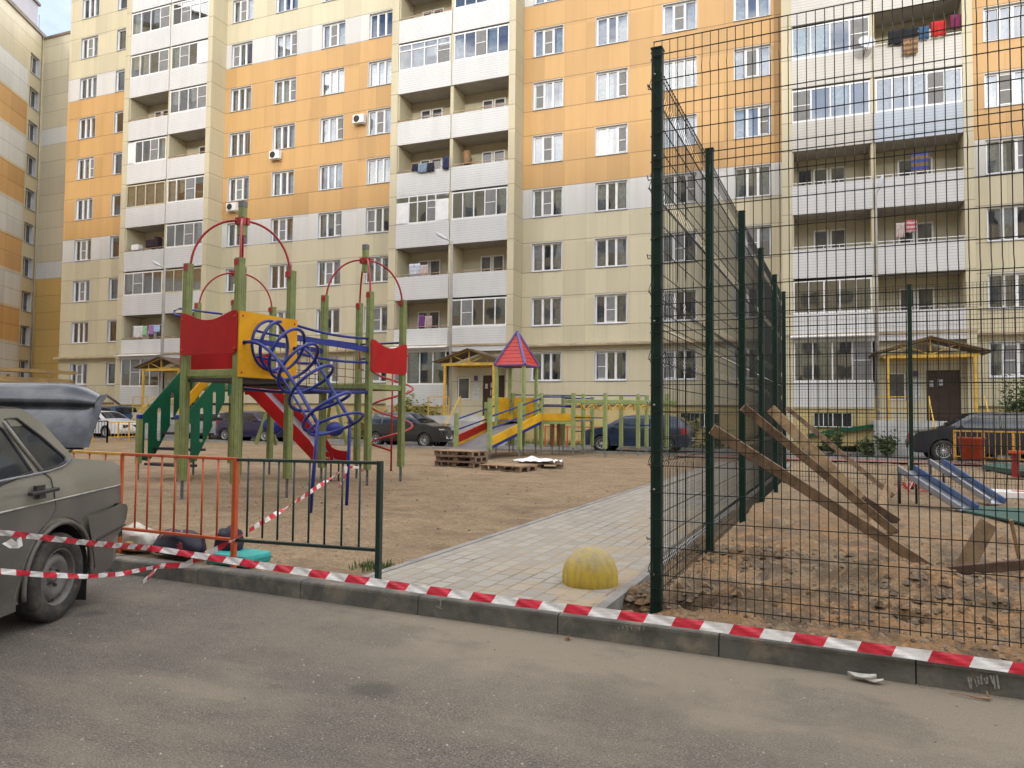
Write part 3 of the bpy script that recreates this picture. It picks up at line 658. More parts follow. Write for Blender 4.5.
# ---- sand
def lp(x, y): p = MK.inverted() @ G(x, y, .09); return p.x, p.y
MOUNDS = [(*lp(905,590), .50, .20), (*lp(845,560), .4, .12), (*lp(1010,600), .5, .08), (*lp(790,512), .8, .17), (*lp(760,560), .3, .10), (*lp(735,598), .22, .09), (*lp(668,624), .12, .05), (*lp(820,600), .3, .08), (*lp(850,500), .7, .08), (*lp(960,560), .45, .05), (*lp(590,470), 1.2, .04)]
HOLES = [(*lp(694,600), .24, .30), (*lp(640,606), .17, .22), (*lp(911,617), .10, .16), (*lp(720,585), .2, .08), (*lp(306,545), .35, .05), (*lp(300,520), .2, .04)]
def sand():
    m, nt, b = _nt('sandy_soil'); c = coords(nt); b.inputs['Roughness'].default_value = .95
    big = noise_(nt, c, .35, 5, .6, .38, .66); mid = noise_(nt, c, 1.7, 6, .62, .38, .66)
    col = mixc(nt, big, (.30,.215,.128), (.21,.148,.088)); col = mixc(nt, math_(nt, 'MULTIPLY', mid, .6), col, (.38,.28,.165))
    sp = nt.nodes.new('ShaderNodeSeparateXYZ'); nt.links.new(c, sp.inputs[0])
    rgt = nt.nodes.new('ShaderNodeMapRange'); rgt.inputs[1].default_value = -1.7; rgt.inputs[2].default_value = -1.1; nt.links.new(sp.outputs[0], rgt.inputs[0])
    fr = nt.nodes.new('ShaderNodeMapRange'); fr.inputs[1].default_value = 14; fr.inputs[2].default_value = 8; nt.links.new(sp.outputs[1], fr.inputs[0])
    ora = math_(nt, 'MULTIPLY', math_(nt, 'MULTIPLY', rgt.outputs[0], fr.outputs[0]), noise_(nt, c, 1.1, 5, .6, .40, .56))
    col = mixc(nt, math_(nt, 'MULTIPLY', ora, .85), col, (.37,.20,.08))
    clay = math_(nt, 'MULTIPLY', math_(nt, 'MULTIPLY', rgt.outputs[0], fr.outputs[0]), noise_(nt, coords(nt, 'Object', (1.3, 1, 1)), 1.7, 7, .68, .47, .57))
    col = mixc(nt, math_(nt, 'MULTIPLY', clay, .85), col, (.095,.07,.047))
    g1 = noise_(nt, c, 28, 5, .65, .35, .7); col = mixc(nt, math_(nt, 'MULTIPLY', g1, .5), col, (.13,.09,.055))
    g2 = noise_(nt, c, 9, 5, .6, .55, .72); col = mixc(nt, math_(nt, 'MULTIPLY', g2, .6), col, (.12,.082,.048)); g3 = noise_(nt, coords(nt, 'Object', (1, 1.6, 1)), 2.6, 7, .7, .50, .66); col = mixc(nt, math_(nt, 'MULTIPLY', g3, .5), col, (.15,.10,.06))
    for mx_, my_, r, a_ in HOLES[:4]:                           # darker soil colour in and round the post holes
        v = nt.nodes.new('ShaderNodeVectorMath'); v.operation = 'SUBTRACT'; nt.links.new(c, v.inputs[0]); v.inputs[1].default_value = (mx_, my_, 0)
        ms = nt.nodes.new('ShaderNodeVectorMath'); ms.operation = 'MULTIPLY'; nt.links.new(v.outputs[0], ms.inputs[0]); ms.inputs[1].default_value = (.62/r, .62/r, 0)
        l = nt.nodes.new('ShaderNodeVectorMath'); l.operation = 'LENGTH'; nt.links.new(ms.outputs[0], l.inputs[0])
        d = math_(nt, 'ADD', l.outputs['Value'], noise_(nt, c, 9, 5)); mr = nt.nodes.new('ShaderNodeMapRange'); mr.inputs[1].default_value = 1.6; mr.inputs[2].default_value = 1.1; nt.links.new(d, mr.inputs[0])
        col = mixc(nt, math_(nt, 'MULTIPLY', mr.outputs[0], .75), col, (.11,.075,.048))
    nt.links.new(col, b.inputs['Base Color'])
    n1 = bump(nt, b, noise_(nt, c, 6, 6, .6), 1.0, .05); bump(nt, b, g1, .9, .012, n1)
    return m
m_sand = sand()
rf_ = random.Random(31); PRINTS = {}
for wk in range(26):
    px_, py_, an_ = rf_.uniform(-10, -3.9), rf_.uniform(5.6, 15), rf_.uniform(0, 6.3)
    for stp in range(14):
        px_ += .62*cos(an_); py_ += .62*sin(an_); an_ += rf_.uniform(-.2, .2); sd_ = .09*(1 if stp % 2 else -1)
        fx_, fy_ = px_-sd_*sin(an_), py_+sd_*cos(an_)
        PRINTS.setdefault((int(fx_//.5), int(fy_//.5)), []).append((fx_, fy_, cos(an_), sin(an_)))
def prints(x, y):
    h = 0; cx_, cy_ = int(x//.5), int(y//.5)
    for i in (-1,0,1):
        for j in (-1,0,1):
            for fx_, fy_, c_, s_ in PRINTS.get((cx_+i, cy_+j), ()):
                u = ((x-fx_)*c_+(y-fy_)*s_)/.15; v = (-(x-fx_)*s_+(y-fy_)*c_)/.06; d = u*u+v*v
                if d < 6: h += -.016*math.exp(-d*d*.9)+.007*math.exp(-(d-2.2)**2)
    return h
def soil_h(x, y):
    h = .085
    if -3.85 < x < -1.60 and y < 24.2: return .03
    f = min(1, max(0, (y-5.0)/.35)); a = .022 if x < -3.8 else (.030 if y < 12 else .02)
    P = V((x*.9, y*.9, 0)); h += f*a*1.3*noise.fractal(P*1.2, 1.0, 2.0, 4)
    P2_ = V((x*5, y*5, 3.3)); h += f*.015*(noise.fractal(P2_, .7, 2.1, 4))*(2.6 if x > -1.5 and y < 11 else 1.15)
    if x > -1.6 and y < 11: h += f*(.03*abs(noise.noise(V((x*2.3, y*2.3, 9)))) + .030*abs(noise.noise(V((x*6.5, y*6.5, 4)))) + .020*abs(noise.noise(V((x*13, y*13, 7)))))
    if x < -3.85 and y < 16: h += prints(x, y)
    for mx_, my_, r, a_ in MOUNDS:
        d2 = ((x-mx_)**2+(y-my_)**2)/(r*r)
        if d2 < 6: h += a_*math.exp(-d2*1.3)
    for mx_, my_, r, a_ in HOLES:
        d2 = ((x-mx_)**2+(y-my_)**2)/(r*r)*(1+.5*noise.noise(V((x*7, y*7, 1))))
        if d2 < 5: h -= a_*math.exp(-d2*d2*1.2)
    return h
xs = []; x = -60.0
while x < 30: xs.append(x); x += .034 if -1.9 < x < 2.2 else max(.045, .045+(max(0, -5-x, x-3.5))*.07)
ys = []; y = 4.992
while y < 52: ys.append(y); y += max(.032, .012+(y-4.9)*.018)
def yard_limit(p): return (MF.inverted() @ p).y > -7.3       # the yard road begins here
P = []; q = MB(MK); idx = {}; vs = []; fs = []
for i, yy in enumerate(ys):
    for j, xx in enumerate(xs):
        vs.append((xx, yy, soil_h(xx, yy)))
nx = len(xs); ok = [not yard_limit(MK @ V(v)) for v in vs]
for i in range(len(ys)-1):
    for j in range(nx-1):
        k = i*nx+j
        if ok[k] and ok[k+1] and ok[k+nx] and ok[k+nx+1]: fs.append((k, k+1, k+nx+1, k+nx))
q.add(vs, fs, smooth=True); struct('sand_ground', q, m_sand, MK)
# ground below and beyond everything, one sheet to the horizon
q = MB(); q.add([(-900,-900,-.06),(900,-900,-.06),(900,900,-.06),(-900,900,-.06)], [(0,1,2,3)]); struct('ground', q, pm('far_ground', (.10,.09,.07), (.14,.12,.09), .1, .9))
# yard road along the building, pavement strip, lawn
q = MB(MF); q.add([(-75,-7.45,.06),(45,-7.45,.06),(45,-2.4,.06),(-75,-2.4,.06)], [(0,1,2,3)])
struct('yard_road', q, pm('yard_asphalt', (.135,.13,.12), (.19,.175,.155), 1.2, .9, bmp=.4, bsc=60), MF)
q = MB(MF); q.box((-75,-7.6,-.02),(45,-7.45,.17)); q.box((-75,-2.4,-.02),(45,-2.25,.17)); struct('yard_kerb', q, pm('yard_kerb', (.30,.29,.27), (.22,.21,.19), 2, .85), MF)
q = MB(MF); q.box((-75,-2.24,-.02),(45,1.5,.10)); struct('lawn', q, pm('lawn_green', (.06,.085,.025), (.10,.10,.04), 3, .95, bmp=.6, bsc=30, bd=.03), MF)
# red tiled strip beyond the court
q = MB(MF); q.add([(-4.5,-8.9,.135),(9,-8.9,.135),(9,-7.65,.135),(-4.5,-7.65,.135)], [(0,1,2,3)]); struct('red_paving', q, pm('red_tiles', (.30,.13,.10), (.22,.12,.10), 5, .85), MF)
# ---- block paving
def paving():
    m, nt, b = _nt('block_paving'); c = coords(nt); b.inputs['Roughness'].default_value = .85
    sp = nt.nodes.new('ShaderNodeSeparateXYZ'); nt.links.new(c, sp.inputs[0])
    cb = nt.nodes.new('ShaderNodeCombineXYZ'); nt.links.new(sp.outputs[1], cb.inputs[0]); nt.links.new(sp.outputs[0], cb.inputs[1])
    dn_ = nt.nodes.new('ShaderNodeVectorMath'); dn_.operation = 'ADD'
    ns = nt.nodes.new('ShaderNodeTexNoise'); ns.inputs['Scale'].default_value = 2.5; nt.links.new(cb.outputs[0], ns.inputs['Vector'])
    sc_ = nt.nodes.new('ShaderNodeVectorMath'); sc_.operation = 'SCALE'; sc_.inputs['Scale'].default_value = .012; nt.links.new(ns.outputs['Color'], sc_.inputs[0])
    nt.links.new(cb.outputs[0], dn_.inputs[0]); nt.links.new(sc_.outputs[0], dn_.inputs[1])
    br = nt.nodes.new('ShaderNodeTexBrick'); nt.links.new(dn_.outputs[0], br.inputs['Vector'])
    br.inputs['Color1'].default_value = (.33,.315,.28,1); br.inputs['Color2'].default_value = (.26,.245,.215,1); br.inputs['Mortar'].default_value = (.12,.105,.08,1)
    br.inputs['Scale'].default_value = 1; br.inputs['Mortar Size'].default_value = .011; br.inputs['Mortar Smooth'].default_value = .15
    br.inputs['Brick Width'].default_value = .24; br.inputs['Row Height'].default_value = .155; br.inputs['Bias'].default_value = -.1; br.offset = .5
    rg = nt.nodes.new('ShaderNodeMapRange'); rg.inputs[1].default_value = -3.3; rg.inputs[2].default_value = -2.0; nt.links.new(sp.outputs[0], rg.inputs[0])
    nn = noise_(nt, c, 2.1, 6, .62, .47, .57); sa = math_(nt, 'MULTIPLY', nn, math_(nt, 'ADD', math_(nt, 'MULTIPLY', rg.outputs[0], .95), .05))
    fill = math_(nt, 'MAXIMUM', sa, math_(nt, 'MULTIPLY', br.outputs['Fac'], noise_(nt, c, .9, 3, .5, .3, .6)))
    gr = noise_(nt, c, 70, 3, .6, .3, .7)
    col = mixc(nt, math_(nt, 'MULTIPLY', gr, .25), br.outputs['Color'], (.17,.163,.152))
    col = mixc(nt, math_(nt, 'MULTIPLY', fill, .85), col, (.33,.26,.17))
    nt.links.new(col, b.inputs['Base Color'])
    h = math_(nt, 'SUBTRACT', 1.0, br.outputs['Fac']); n1 = bump(nt, b, math_(nt, 'MULTIPLY', h, math_(nt, 'SUBTRACT', 1, sa)), .9, .01); bump(nt, b, gr, .3, .004, n1)
    return m
q = MB(MK); q.box((-3.68,4.996,.0),(-1.685,24,.128)); struct('paved_path', q, paving(), MK)
q = MB(MK)
for a, b_ in ((-1.68,-1.60),(-3.76,-3.685)):
    y = 5.0
    while y < 24: q.box((a,y+.003,-.02),(b_,y+.997,.135)); y += 1.0
o = struct('path_edging', q, pm('edging_concrete', (.25,.24,.225), (.18,.175,.165), 3, .85, bmp=.3), MK)
# ---- small stones, clods and leaves
def scatter(name, n, fn, mats, loc=(0,0,0), seed=1):
    r = random.Random(seed); q = MB()
    for i in range(n):
        c, s = fn(r); q.cm = r.randrange(len(mats)); vs = []
        for k in range(8):
            th_ = k*pi/4
            vs.append(c+V((cos(th_)*s*r.uniform(.7,1.2), sin(th_)*s*r.uniform(.6,1.1), s*r.uniform(-.1,.15))))
        top = [c+V((cos(k*pi/2+.3)*s*.5*r.uniform(.6,1.2), sin(k*pi/2+.3)*s*.5*r.uniform(.6,1.2), s*r.uniform(.45,.8))) for k in range(4)]
        b0 = vs+top
        q.add(b0, [(0,1,8),(1,2,9,8),(2,3,9),(3,4,10,9),(4,5,10),(5,6,11,10),(6,7,11),(7,0,8,11),(8,9,10,11)])
    o = q.build(name, mats, None); o['kind'] = 'stuff'; return o
m_st = [pm('stone_grey', (.20,.18,.15)), pm('stone_tan', (.27,.19,.115)), pm('stone_dark', (.17,.115,.07)), pm('stone_light', (.40,.37,.32))]
def on_soil(r, x0, x1, y0, y1):
    x, y = r.uniform(x0, x1), y0+(y1-y0)*r.random()**1.6
    return MK @ V((x, y, soil_h(x, y))), x, y
def clod_fn(r):
    while 1:
        p, x, y = on_soil(r, -11, 6, 5.05, 19)
        if -3.85 < x < -1.6: continue
        return p, r.choice([.006,.008,.01,.014,.02])*(1.3 if y > 9 else 1)
def clod_fn2(r):
    p, x, y = on_soil(r, -1.58, 3, 5.05, 9.5); return p, r.choice([.006,.008,.010,.013,.018,.026])
co = scatter('soil_clods', 2600, clod_fn, [m_st[1], m_st[2], m_st[1], m_st[0]], seed=2); tag(co, 'small clods and pebbles scattered over the sandy yard', 'pebbles')
co = scatter('soil_clods', 1500, clod_fn2, [m_st[1], m_st[2], m_st[1], m_st[2]], seed=3); tag(co, 'crumbled earth clods along the foot of the wire fence', 'pebbles')
def clod_fn3(r):
    cx_, cy_, sg_ = r.choice([(*lp(700,590), .28), (*lp(640,600), .12), (*lp(745,560), .3), (*lp(775,556), .25), (*lp(690,555), .2), (*lp(900,605), .35), (*lp(960,575), .3)])
    x, y = r.gauss(cx_, sg_), max(5.06, r.gauss(cy_, sg_)); x = max(x, -1.56)
    return MK @ V((x, y, soil_h(x, y)-.004)), r.choice([.012,.018,.025,.035,.05])
m_dk = [pm('clod_dark', (.12,.08,.045), (.17,.115,.065), 20, .95, bmp=.8), pm('clod_brown', (.22,.14,.075), (.15,.095,.055), 20, .95, bmp=.8), pm('clod_grey', (.19,.15,.105), (.13,.10,.07), 20, .95, bmp=.8)]
co = scatter('soil_clods', 900, clod_fn3, m_dk, seed=9); tag(co, 'dark broken lumps of dug earth inside the wire fence', 'clods')
def grit_fn(r):
    x, y = r.uniform(-6,3), r.uniform(.9,4.8); return MK @ V((x, y, 0)), r.choice([.003,.004,.005,.007])
co = scatter('road_grit', 1100, grit_fn, [m_st[0], m_st[3], m_st[3], m_st[2]], seed=4); tag(co, 'fine light grit lying on the asphalt in front', 'grit')
# leaf litter, twig and paper scraps
m_leaf = pm('dry_leaf', (.24,.13,.06), (.16,.09,.05), 30, .8); m_scrap = pm('paper_scrap', (.50,.48,.44), (.38,.36,.33), 20, .8)
def leaf(px, py, s, mt, label, cat, name='dry_leaf', z=.0, seed=1, grp=None):
    p = G(px, py, z); r = random.Random(seed); q = MB(); a = r.uniform(0, 6)
    R = []
    for i in range(5):
        row = []
        for j in range(4):
            u, v_ = (i-2)/2, (j-1.5)/1.5; wd = (1-abs(u)**2*.85)*.5
            x, y = u*s, v_*wd*s; row.append(p+V((x*cos(a)-y*sin(a), x*sin(a)+y*cos(a), .004+abs(v_)**2*s*.3+u*u*s*.25+r.uniform(0,.1)*s)))
        R.append(row)
    q.grid(R); o = q.build(name, mt, None, p, solid=.0012); tag(o, label, cat, grp); return o
for i, (x, y, t_) in enumerate(((568,640,'red brown dry leaf on the asphalt below the middle kerb stone'),(349,602,'small dark leaf lying on the road below the first tape knot'),(449,615,'curled dark leaf against the kerb foot left of the path'),(474,621,'second curled leaf against the kerb foot left of the path'),(730,657,'dry leaf with a stalk under the kerb joint right of the green post'))):
    leaf(x, y, .035, m_leaf, t_, 'leaf', seed=i+3, grp='dry leaves on the road')
leaf(862,681,.075, m_scrap, 'crumpled pale paper scrap on the road below the kerb', 'paper scrap', 'paper_scrap', seed=9)
leaf(874,684,.05, m_scrap, 'small pale paper scrap beside the larger crumpled one', 'paper scrap', 'paper_scrap', seed=12)
q = MB(); a = G(948,693,.012); b_ = G(990,699,.012); q.tube([a, a.lerp(b_,.3)+V((0,.01,.004)), a.lerp(b_,.7)-V((0,.008,0)), b_], .006, 6, rs=[.002,.004,.005,.009]); q.tube([b_, b_+V((.0,.03,.03))], .004, 5)
tag(q.build('twig', m_wood, None, a), 'dry twig lying at the kerb foot in the lower right corner', 'twig')
q = MB(); a = G(727,650,.0); q.tube([a, a+V((-.01,0,.05)), a+V((-.015,.01,.09))], .002, 5); q.tube([a, a+V((.06,-.03,.01)), a+V((.1,-.03,.004))], .003, 5)
tag(q.build('twig', m_wood, None, a), 'thin stalk leaning on the kerb just right of the green corner post', 'twig')
# ---------------------------------------------------------------- tall green wire fence
m_green = pm('dark_green_coating', (.003,.020,.013), (.005,.026,.018), 3, .5, spec=.3); m_wire = pm('fence_wire', (.004,.008,.006), (.008,.014,.011), 3, .5)
KF = -1.30; TOPZ = 4.27
fence = thing('wire_fence', K(KF, 5.45, 0), 'tall dark green wire mesh fence round the sports court beside the paved path', 'fence')
posts = [5.463, 7.754, 10.29, 12.68, 15.13, 17.24]
m_bolt = pm('zinc_bolt', (.35,.36,.35), None, 3, .4, metal=.6)
def post(x, y, zb=-.1):
    q = MB(MK); q.bbar((x,y,zb),(x,y,TOPZ),.08,.08,.008,side=V((1,0,0))); o = q.build('post', m_green, fence)
    q = MB(MK); q.box((x-.044,y-.044,TOPZ),(x+.044,y+.044,TOPZ+.012)); q.build('post_cap', m_green, fence).parent = o
    if y < 6:
        for z in [.35+.62*i for i in range(7)]:
            q = MB(MK); q.lathe((x-.012,y-.041,z), [(.009,0),(.009,.006),(.005,.010),(.0,.010)], 8, V((0,-1,0))); q.build('bolt', m_bolt, fence).parent = o
for y in posts: post(KF, y)
for x in (1.17, 3.61): post(x, posts[0])
for i in range(1, 6): post(KF+2.44*i, posts[-1], 0)
def panel(p, d, L, z0, z1, nrm, pitch=.0591):
    # welded panel: verticals, cross wires, two folds with doubled cross wires
    q = MB(); r = .0033; p = V(p); d = V(d)
    def fold(z):
        u = (z-z0)/(z1-z0)
        for c in (.12, .5, .88):
            if abs(u-c) < .03: return .022*(1-abs(u-c)/.03)
        return 0
    zs = [z0]
    for c in (.12, .5, .88):
        for k in (-.03, 0, .03): zs.append(z0+(z1-z0)*(c+k))
    zs.append(z1); n = int(L/pitch)
    for i in range(n+1):
        b0 = p+d*(i*pitch+(L-n*pitch)/2)
        pts = [b0+UP*z+nrm*fold(z) for z in zs]
        q.tube(pts, r, 4, cap=False)
    z = z0+.03; cz = []
    while z < z1: cz.append(z); z += .197
    cz.append(z1-.006); cz.append(z0+.12); cz.append(z0+(z1-z0)*.5+.09)
    for z in cz: q.bar(p+UP*z+nrm*(fold(z)+.005), p+d*L+UP*z+nrm*(fold(z)+.005), .006, .006)
    q.build('mesh_panel', m_wire, fence)
YF = posts[0]-.047
for a, b_ in ((KF-.02,1.17),(1.19,3.61)):
    panel(K(a,YF), kd, b_-a, .13, 2.20, -kn); panel(K(a,YF), kd, b_-a, 2.21, TOPZ+.05, -kn)
for a, b_ in zip(posts[:-1], posts[1:]):
    panel(K(KF-.047,a), kn, b_-a, .13, 2.20, -kd); panel(K(KF-.047,a), kn, b_-a, 2.21, TOPZ, -kd)
for i in range(5):
    panel(K(KF+2.44*i,posts[-1]+.047), kd, 2.44, .13, 2.20, kn); panel(K(KF+2.44*i,posts[-1]+.047), kd, 2.44, 2.21, TOPZ, kn)
for z in (.6, 1.6, 2.7, 3.3, 4.0):                             # steel clips on the path side
    for y in posts[:3]: q = MB(MK); q.tube([(KF-.04,y-.03,z),(KF-.075,y-.01,z+.02),(KF-.075,y+.02,z-.01),(KF-.04,y+.03,z)], .005, 5); q.build('clip', m_bolt, fence)
# ---------------------------------------------------------------- low fence of orange and green sections
m_or = pm('orange_paint', (.50,.085,.018), (.42,.07,.018), 6, .42, dust=(.30,.12,.06), dscale=5, dl=.62, dh=.85); m_dg = pm('black_green_paint', (.012,.03,.022), (.02,.035,.03), 5, .35)
m_yl = pm('rail_yellow', (.62,.36,.05), (.50,.26,.04), 6, .45)
YL = 5.10; lf = thing('low_fence', K(-5.02, YL, SOIL), 'low steel barrier, orange bars on the left and dark green bars on the right', 'fence')
def fx(px, py): p = onplane(px, py, K(0, YL), kn); l = MK.inverted() @ p; return l.x, l.z
xO, _ = fx(235, 500); xG, _ = fx(379.5, 500); xL, _ = fx(121, 500)
zt1 = fx(235,459)[1]; zb1 = fx(235,540)[1]; zt2 = fx(378,463.5)[1]; zb2 = fx(378,550)[1]
def bars(pxs, zb, zt, m, rad=.009):
    for x in pxs:
        q = MB(MK); q.tube([(x,YL,zb),(x,YL,zt)], rad, 8); q.build('bar', m, lf)
def rail(xa, xb, za, zb_, m, nm='rail'):
    q = MB(MK); q.bbar((xa,YL,za),(xb,YL,zb_),.028,.028,.004); q.build(nm, m, lf)
def lpost(x, z1, m, w=.055):
    q = MB(MK); q.bbar((x,YL,-.05),(x,YL,z1),w,w,.005,side=V((1,0,0))); q.build('post', m, lf)
lpost(xO, zt1+.012, m_or, .045); lpost(xG, zt2+.02, m_dg, .045); lpost(xL, zt1+.0, m_or, .03)
rail(xL, xO, zt1, zt1, m_or); rail(xL, xO, zb1, zb1, m_or); rail(xO, xG, zt1-.005, zt2+.005, m_dg); rail(xO, xG, zb1-.0, zb2, m_dg)
bars([fx(x, 500)[0] for x in (135.5,147.5,161,174.5,188,202,217.5)], zb1, zt1, m_or)
bars([fx(x, 505)[0] for x in (247.5,263,278,293.5,309,325,342,359.5)], zb2, zt2, m_dg)
xY = xL-1.9; rail(xY, xL, zt1+.01, zt1, m_yl); rail(xY, xL, zb1, zb1, m_or); lpost(xY, zt1+.01, m_yl)
bars([xL-.24*i for i in range(1, 8)], zb1, zt1, m_or)
# ---------------------------------------------------------------- barrier tape
m_tr = pm('tape_red', (.58,.018,.045), (.46,.015,.035), 9, .4); m_tw = pm('tape_white', (.72,.71,.70), (.60,.59,.58), 8, .35)
def tape_mb(pts, w, wdir, stripe=.18, amp=.004, seed=1, q=None, sub=.02):
    q = q or MB(); pts = [V(p) for p in pts]; L = [0]; w0_ = w(.9) if callable(w) else w
    for a, b_ in zip(pts[:-1], pts[1:]): L.append(L[-1]+(b_-a).length)
    n = int(L[-1]/sub); rows = []; r = random.Random(seed); k = 0
    for i in range(n+1):
        s = L[-1]*i/n
        while k < len(L)-2 and L[k+1] < s: k += 1
        t = (s-L[k])/max(1e-6, L[k+1]-L[k]); p = pts[k].lerp(pts[k+1], t)
        wd = wdir(s/L[-1]) if callable(wdir) else V(wdir)
        T = (pts[k+1]-pts[k]).normalized(); wd = (wd-T*wd.dot(T)).normalized(); nn = T.cross(wd)
        ww = (w(s/L[-1]) if callable(w) else w)*(1-.06*abs(sin(s*3+seed)))
        rows.append((s, [p+wd*(ww*(j/4-.5))+T*(ww*(j/4-.5)*.45)+nn*amp*(sin(s*17+j*1.1+seed)*.6+sin(s*41+j*2+seed)*.4) for j in range(5)]))
    for (s0, a), (s1, b_) in zip(rows[:-1], rows[1:]):
        for j in range(4):
            q.cm = 0 if int((s0+1e-4)/stripe+.5*seed) % 2 == 0 else 1
            q.add([a[j], a[j+1], b_[j+1], b_[j]], [(0,1,2,3)], smooth=True)
    return q
def at_px(px, py, yk): return onplane(px, py, K(0, yk), kn)
knot = at_px(160, 566, 4.70)
def wd_main(t):
    a = 1.15 if t < .2 else max(.25, 1.15-(t-.2)*3)
    return UP*cos(a*.6)+kn*sin(a*.6)*.8
A0 = at_depth(-12, 531, 3.95)
mainp = [A0, A0.lerp(at_px(150,548,4.80), .5)-UP*.01, at_px(150,548,4.80), at_px(288,569.5,4.828), at_px(420,584,4.83), at_px(512,602.0,4.833), at_px(700,625,4.833), at_px(860,646.5,4.833), at_px(1010,667,4.833), at_px(1060,674,4.833)]
mainp[4] = at_px(420,589,4.832); mainp[5] = at_px(512,601.5,4.833)
tq = tape_mb(mainp, lambda t: .034+.028*min(1, t*2.2), lambda t: (UP*.9+kn*(.9 if t < .3 else .35)), .182, .0045, 1)
tag(tq.build('barrier_tape', [m_tr, m_tw], None, mainp[3]), 'long red and white tape running past the car and along the kerb', 'barrier tape', 'red and white barrier tapes')
pole_tie = at_depth(347, 467, 9.75)
side = [pole_tie, pole_tie.lerp(at_px(228,541,5.0), .5)-UP*.03, at_px(232,541,5.0), at_px(185,565,4.82), knot]
tq = tape_mb(side, .05, lambda t: UP*cos(t*9)+kd*sin(t*9)*.5+kn*.3, .12, .003, 2)
tail = [knot, knot+V((-.03,-.02,-.035)), at_px(143,582,4.66)]
tape_mb(tail, .04, lambda t: UP*.6+kd, .1, .003, 3, tq)
low = [knot, at_depth(120,574,5.7), at_depth(85,576.5,5.15), at_depth(40,574.5,4.6), at_depth(-15,570,4.1)]
tape_mb(low, .034, lambda t: UP+kn*.5*sin(t*17), .145, .003, 4, tq)
tape_mb([pole_tie+V((.03,0,0)), pole_tie+V((.16,.03,-.01)), pole_tie+V((.20,.03,-.06))], .03, UP, .08, .004, 5, tq)
tape_mb([pole_tie, pole_tie+V((-.02,-.03,-.13)), pole_tie+V((-.09,-.03,-.26))], .03, kd, .08, .004, 6, tq)
tag(tq.build('barrier_tape', [m_tr, m_tw], None, knot), 'thin twisted red and white tape from a blue pole, sagging past the car wheel', 'barrier tape', 'red and white barrier tapes')
tq = tape_mb([at_depth(7,541,4.0), at_depth(14,546,4.0), at_depth(22,541,4.02)], .05, UP, .5, .006, 2)
tag(tq.build('paper_scrap', [m_tw, m_tw], None, at_depth(14,545,4.0)), 'white torn scrap of tape hanging from the long tape beside the car door', 'tape scrap')
# ---------------------------------------------------------------- concrete half-sphere
def hemis():
    m, nt, b = _nt('yellow_concrete'); c = coords(nt); b.inputs['Roughness'].default_value = .85
    sp = nt.nodes.new('ShaderNodeSeparateXYZ'); nt.links.new(c, sp.inputs[0])
    mr = nt.nodes.new('ShaderNodeMapRange'); mr.inputs[1].default_value = .19; mr.inputs[2].default_value = .31
    nt.links.new(math_(nt, 'ADD', sp.outputs[2], math_(nt, 'MULTIPLY', noise_(nt, c, 8, 5), .14)), mr.inputs[0])
    sp_ = noise_(nt, c, 55, 4, .7, .42, .58)
    wr = math_(nt, 'MULTIPLY', mr.outputs[0], math_(nt, 'ADD', math_(nt, 'MULTIPLY', sp_, .75), .2))
    y = mixc(nt, noise_(nt, coords(nt, 'Object', (14,14,2.2)), 1.5, 4, .6, .4, .7), (.50,.36,.05), (.34,.25,.055))
    nt.links.new(mixc(nt, wr, y, (.30,.275,.21)), b.inputs['Base Color']); bump(nt, b, noise_(nt, c, 70, 4), .6, .006); return m
c0 = G(590, 583, .13); R = .228
q = MB(); pr = [(R*.93,-.03),(R*.99,.005),(R*1.0,.05),(R*.985,.10),(R*.93,.155),(R*.85,.19),(R*.72,.228),(R*.54,.262),(R*.33,.283),(R*.13,.292),(0,.294)]
q.lathe(c0, [(r, h) for r, h in pr], 40)
for i, p in enumerate(q.v):
    d = p-c0; k = 1+.03*noise.noise(d*9)+.012*noise.noise(d*30); q.v[i] = c0+V((d.x*k, d.y*k, d.z*(1+.05*noise.noise(d*6))))
tag(q.build('concrete_hemisphere', hemis(), None, V((c0.x,c0.y,.12))), 'yellow concrete half-sphere with worn grey top standing on the paved path', 'bollard')
# ---------------------------------------------------------------- planks in the court
m_pl = [pm('weathered_plank', (.22,.145,.085), (.12,.078,.048), 7, .85, bmp=.5, bsc=20, bd=.01), pm('fresh_plank', (.29,.195,.10), (.19,.12,.06), 7, .8, bmp=.5, bsc=20, bd=.01), pm('dark_plank', (.075,.045,.03), (.12,.075,.05), 6, .85, bmp=.5, bsc=20, bd=.01), pm('brown_plank', (.15,.095,.045), (.10,.06,.03), 7, .85, bmp=.5, bsc=20, bd=.01)]
def sx(px, py, side_=.13): return onplane(px, py, K(KF+side_, 0), kd)
def plank(a, b_, w, t_, m, label, side=None):
    q = MB(); side = kn; q.bbar(a, b_, w, t_, .004, side)
    o = q.build('plank', m_pl[m], None, b_); tag(o, label, 'plank', 'wooden boards lying and leaning in the court'); return o
nrm = kn
plank(sx(712,429), G(938,574,.11), .05, .10, 0, 'thin long board leaning on the fence, nearest of the leaning boards', kd)
plank(sx(743,407), G(896,533,.11), .05, .10, 0, 'board leaning on the fence between the long thin one and the wide one', kd)
plank(sx(771,409), G(880,518,.14), .05, .16, 1, 'widest brown board leaning on the fence', kd)
plank(sx(787,408), G(893,496,.14), .05, .09, 0, 'upper narrow board leaning behind the widest board', kd)
plank(G(872,531,.14), G(892,478,.4), .04, .15, 1, 'short light board standing across the board feet', kn)
plank(G(862,500,.45), G(896,522,.12), .05, .13, 2, 'short dark board crossing the feet of the leaning boards', kn)
e0 = G(962,571,.10); plank(e0, at_depth(988,524, e0.dot(fw)+.12), .05, .15, 3, 'stout short board tilted up from the dark horizontal board', kd)
f0 = G(917,574,.13); plank(f0, at_depth(1060,561,(f0-CAMP).dot(fw)-.35), .06, .085, 2, 'dark long board lying nearly level at the right edge', kn)
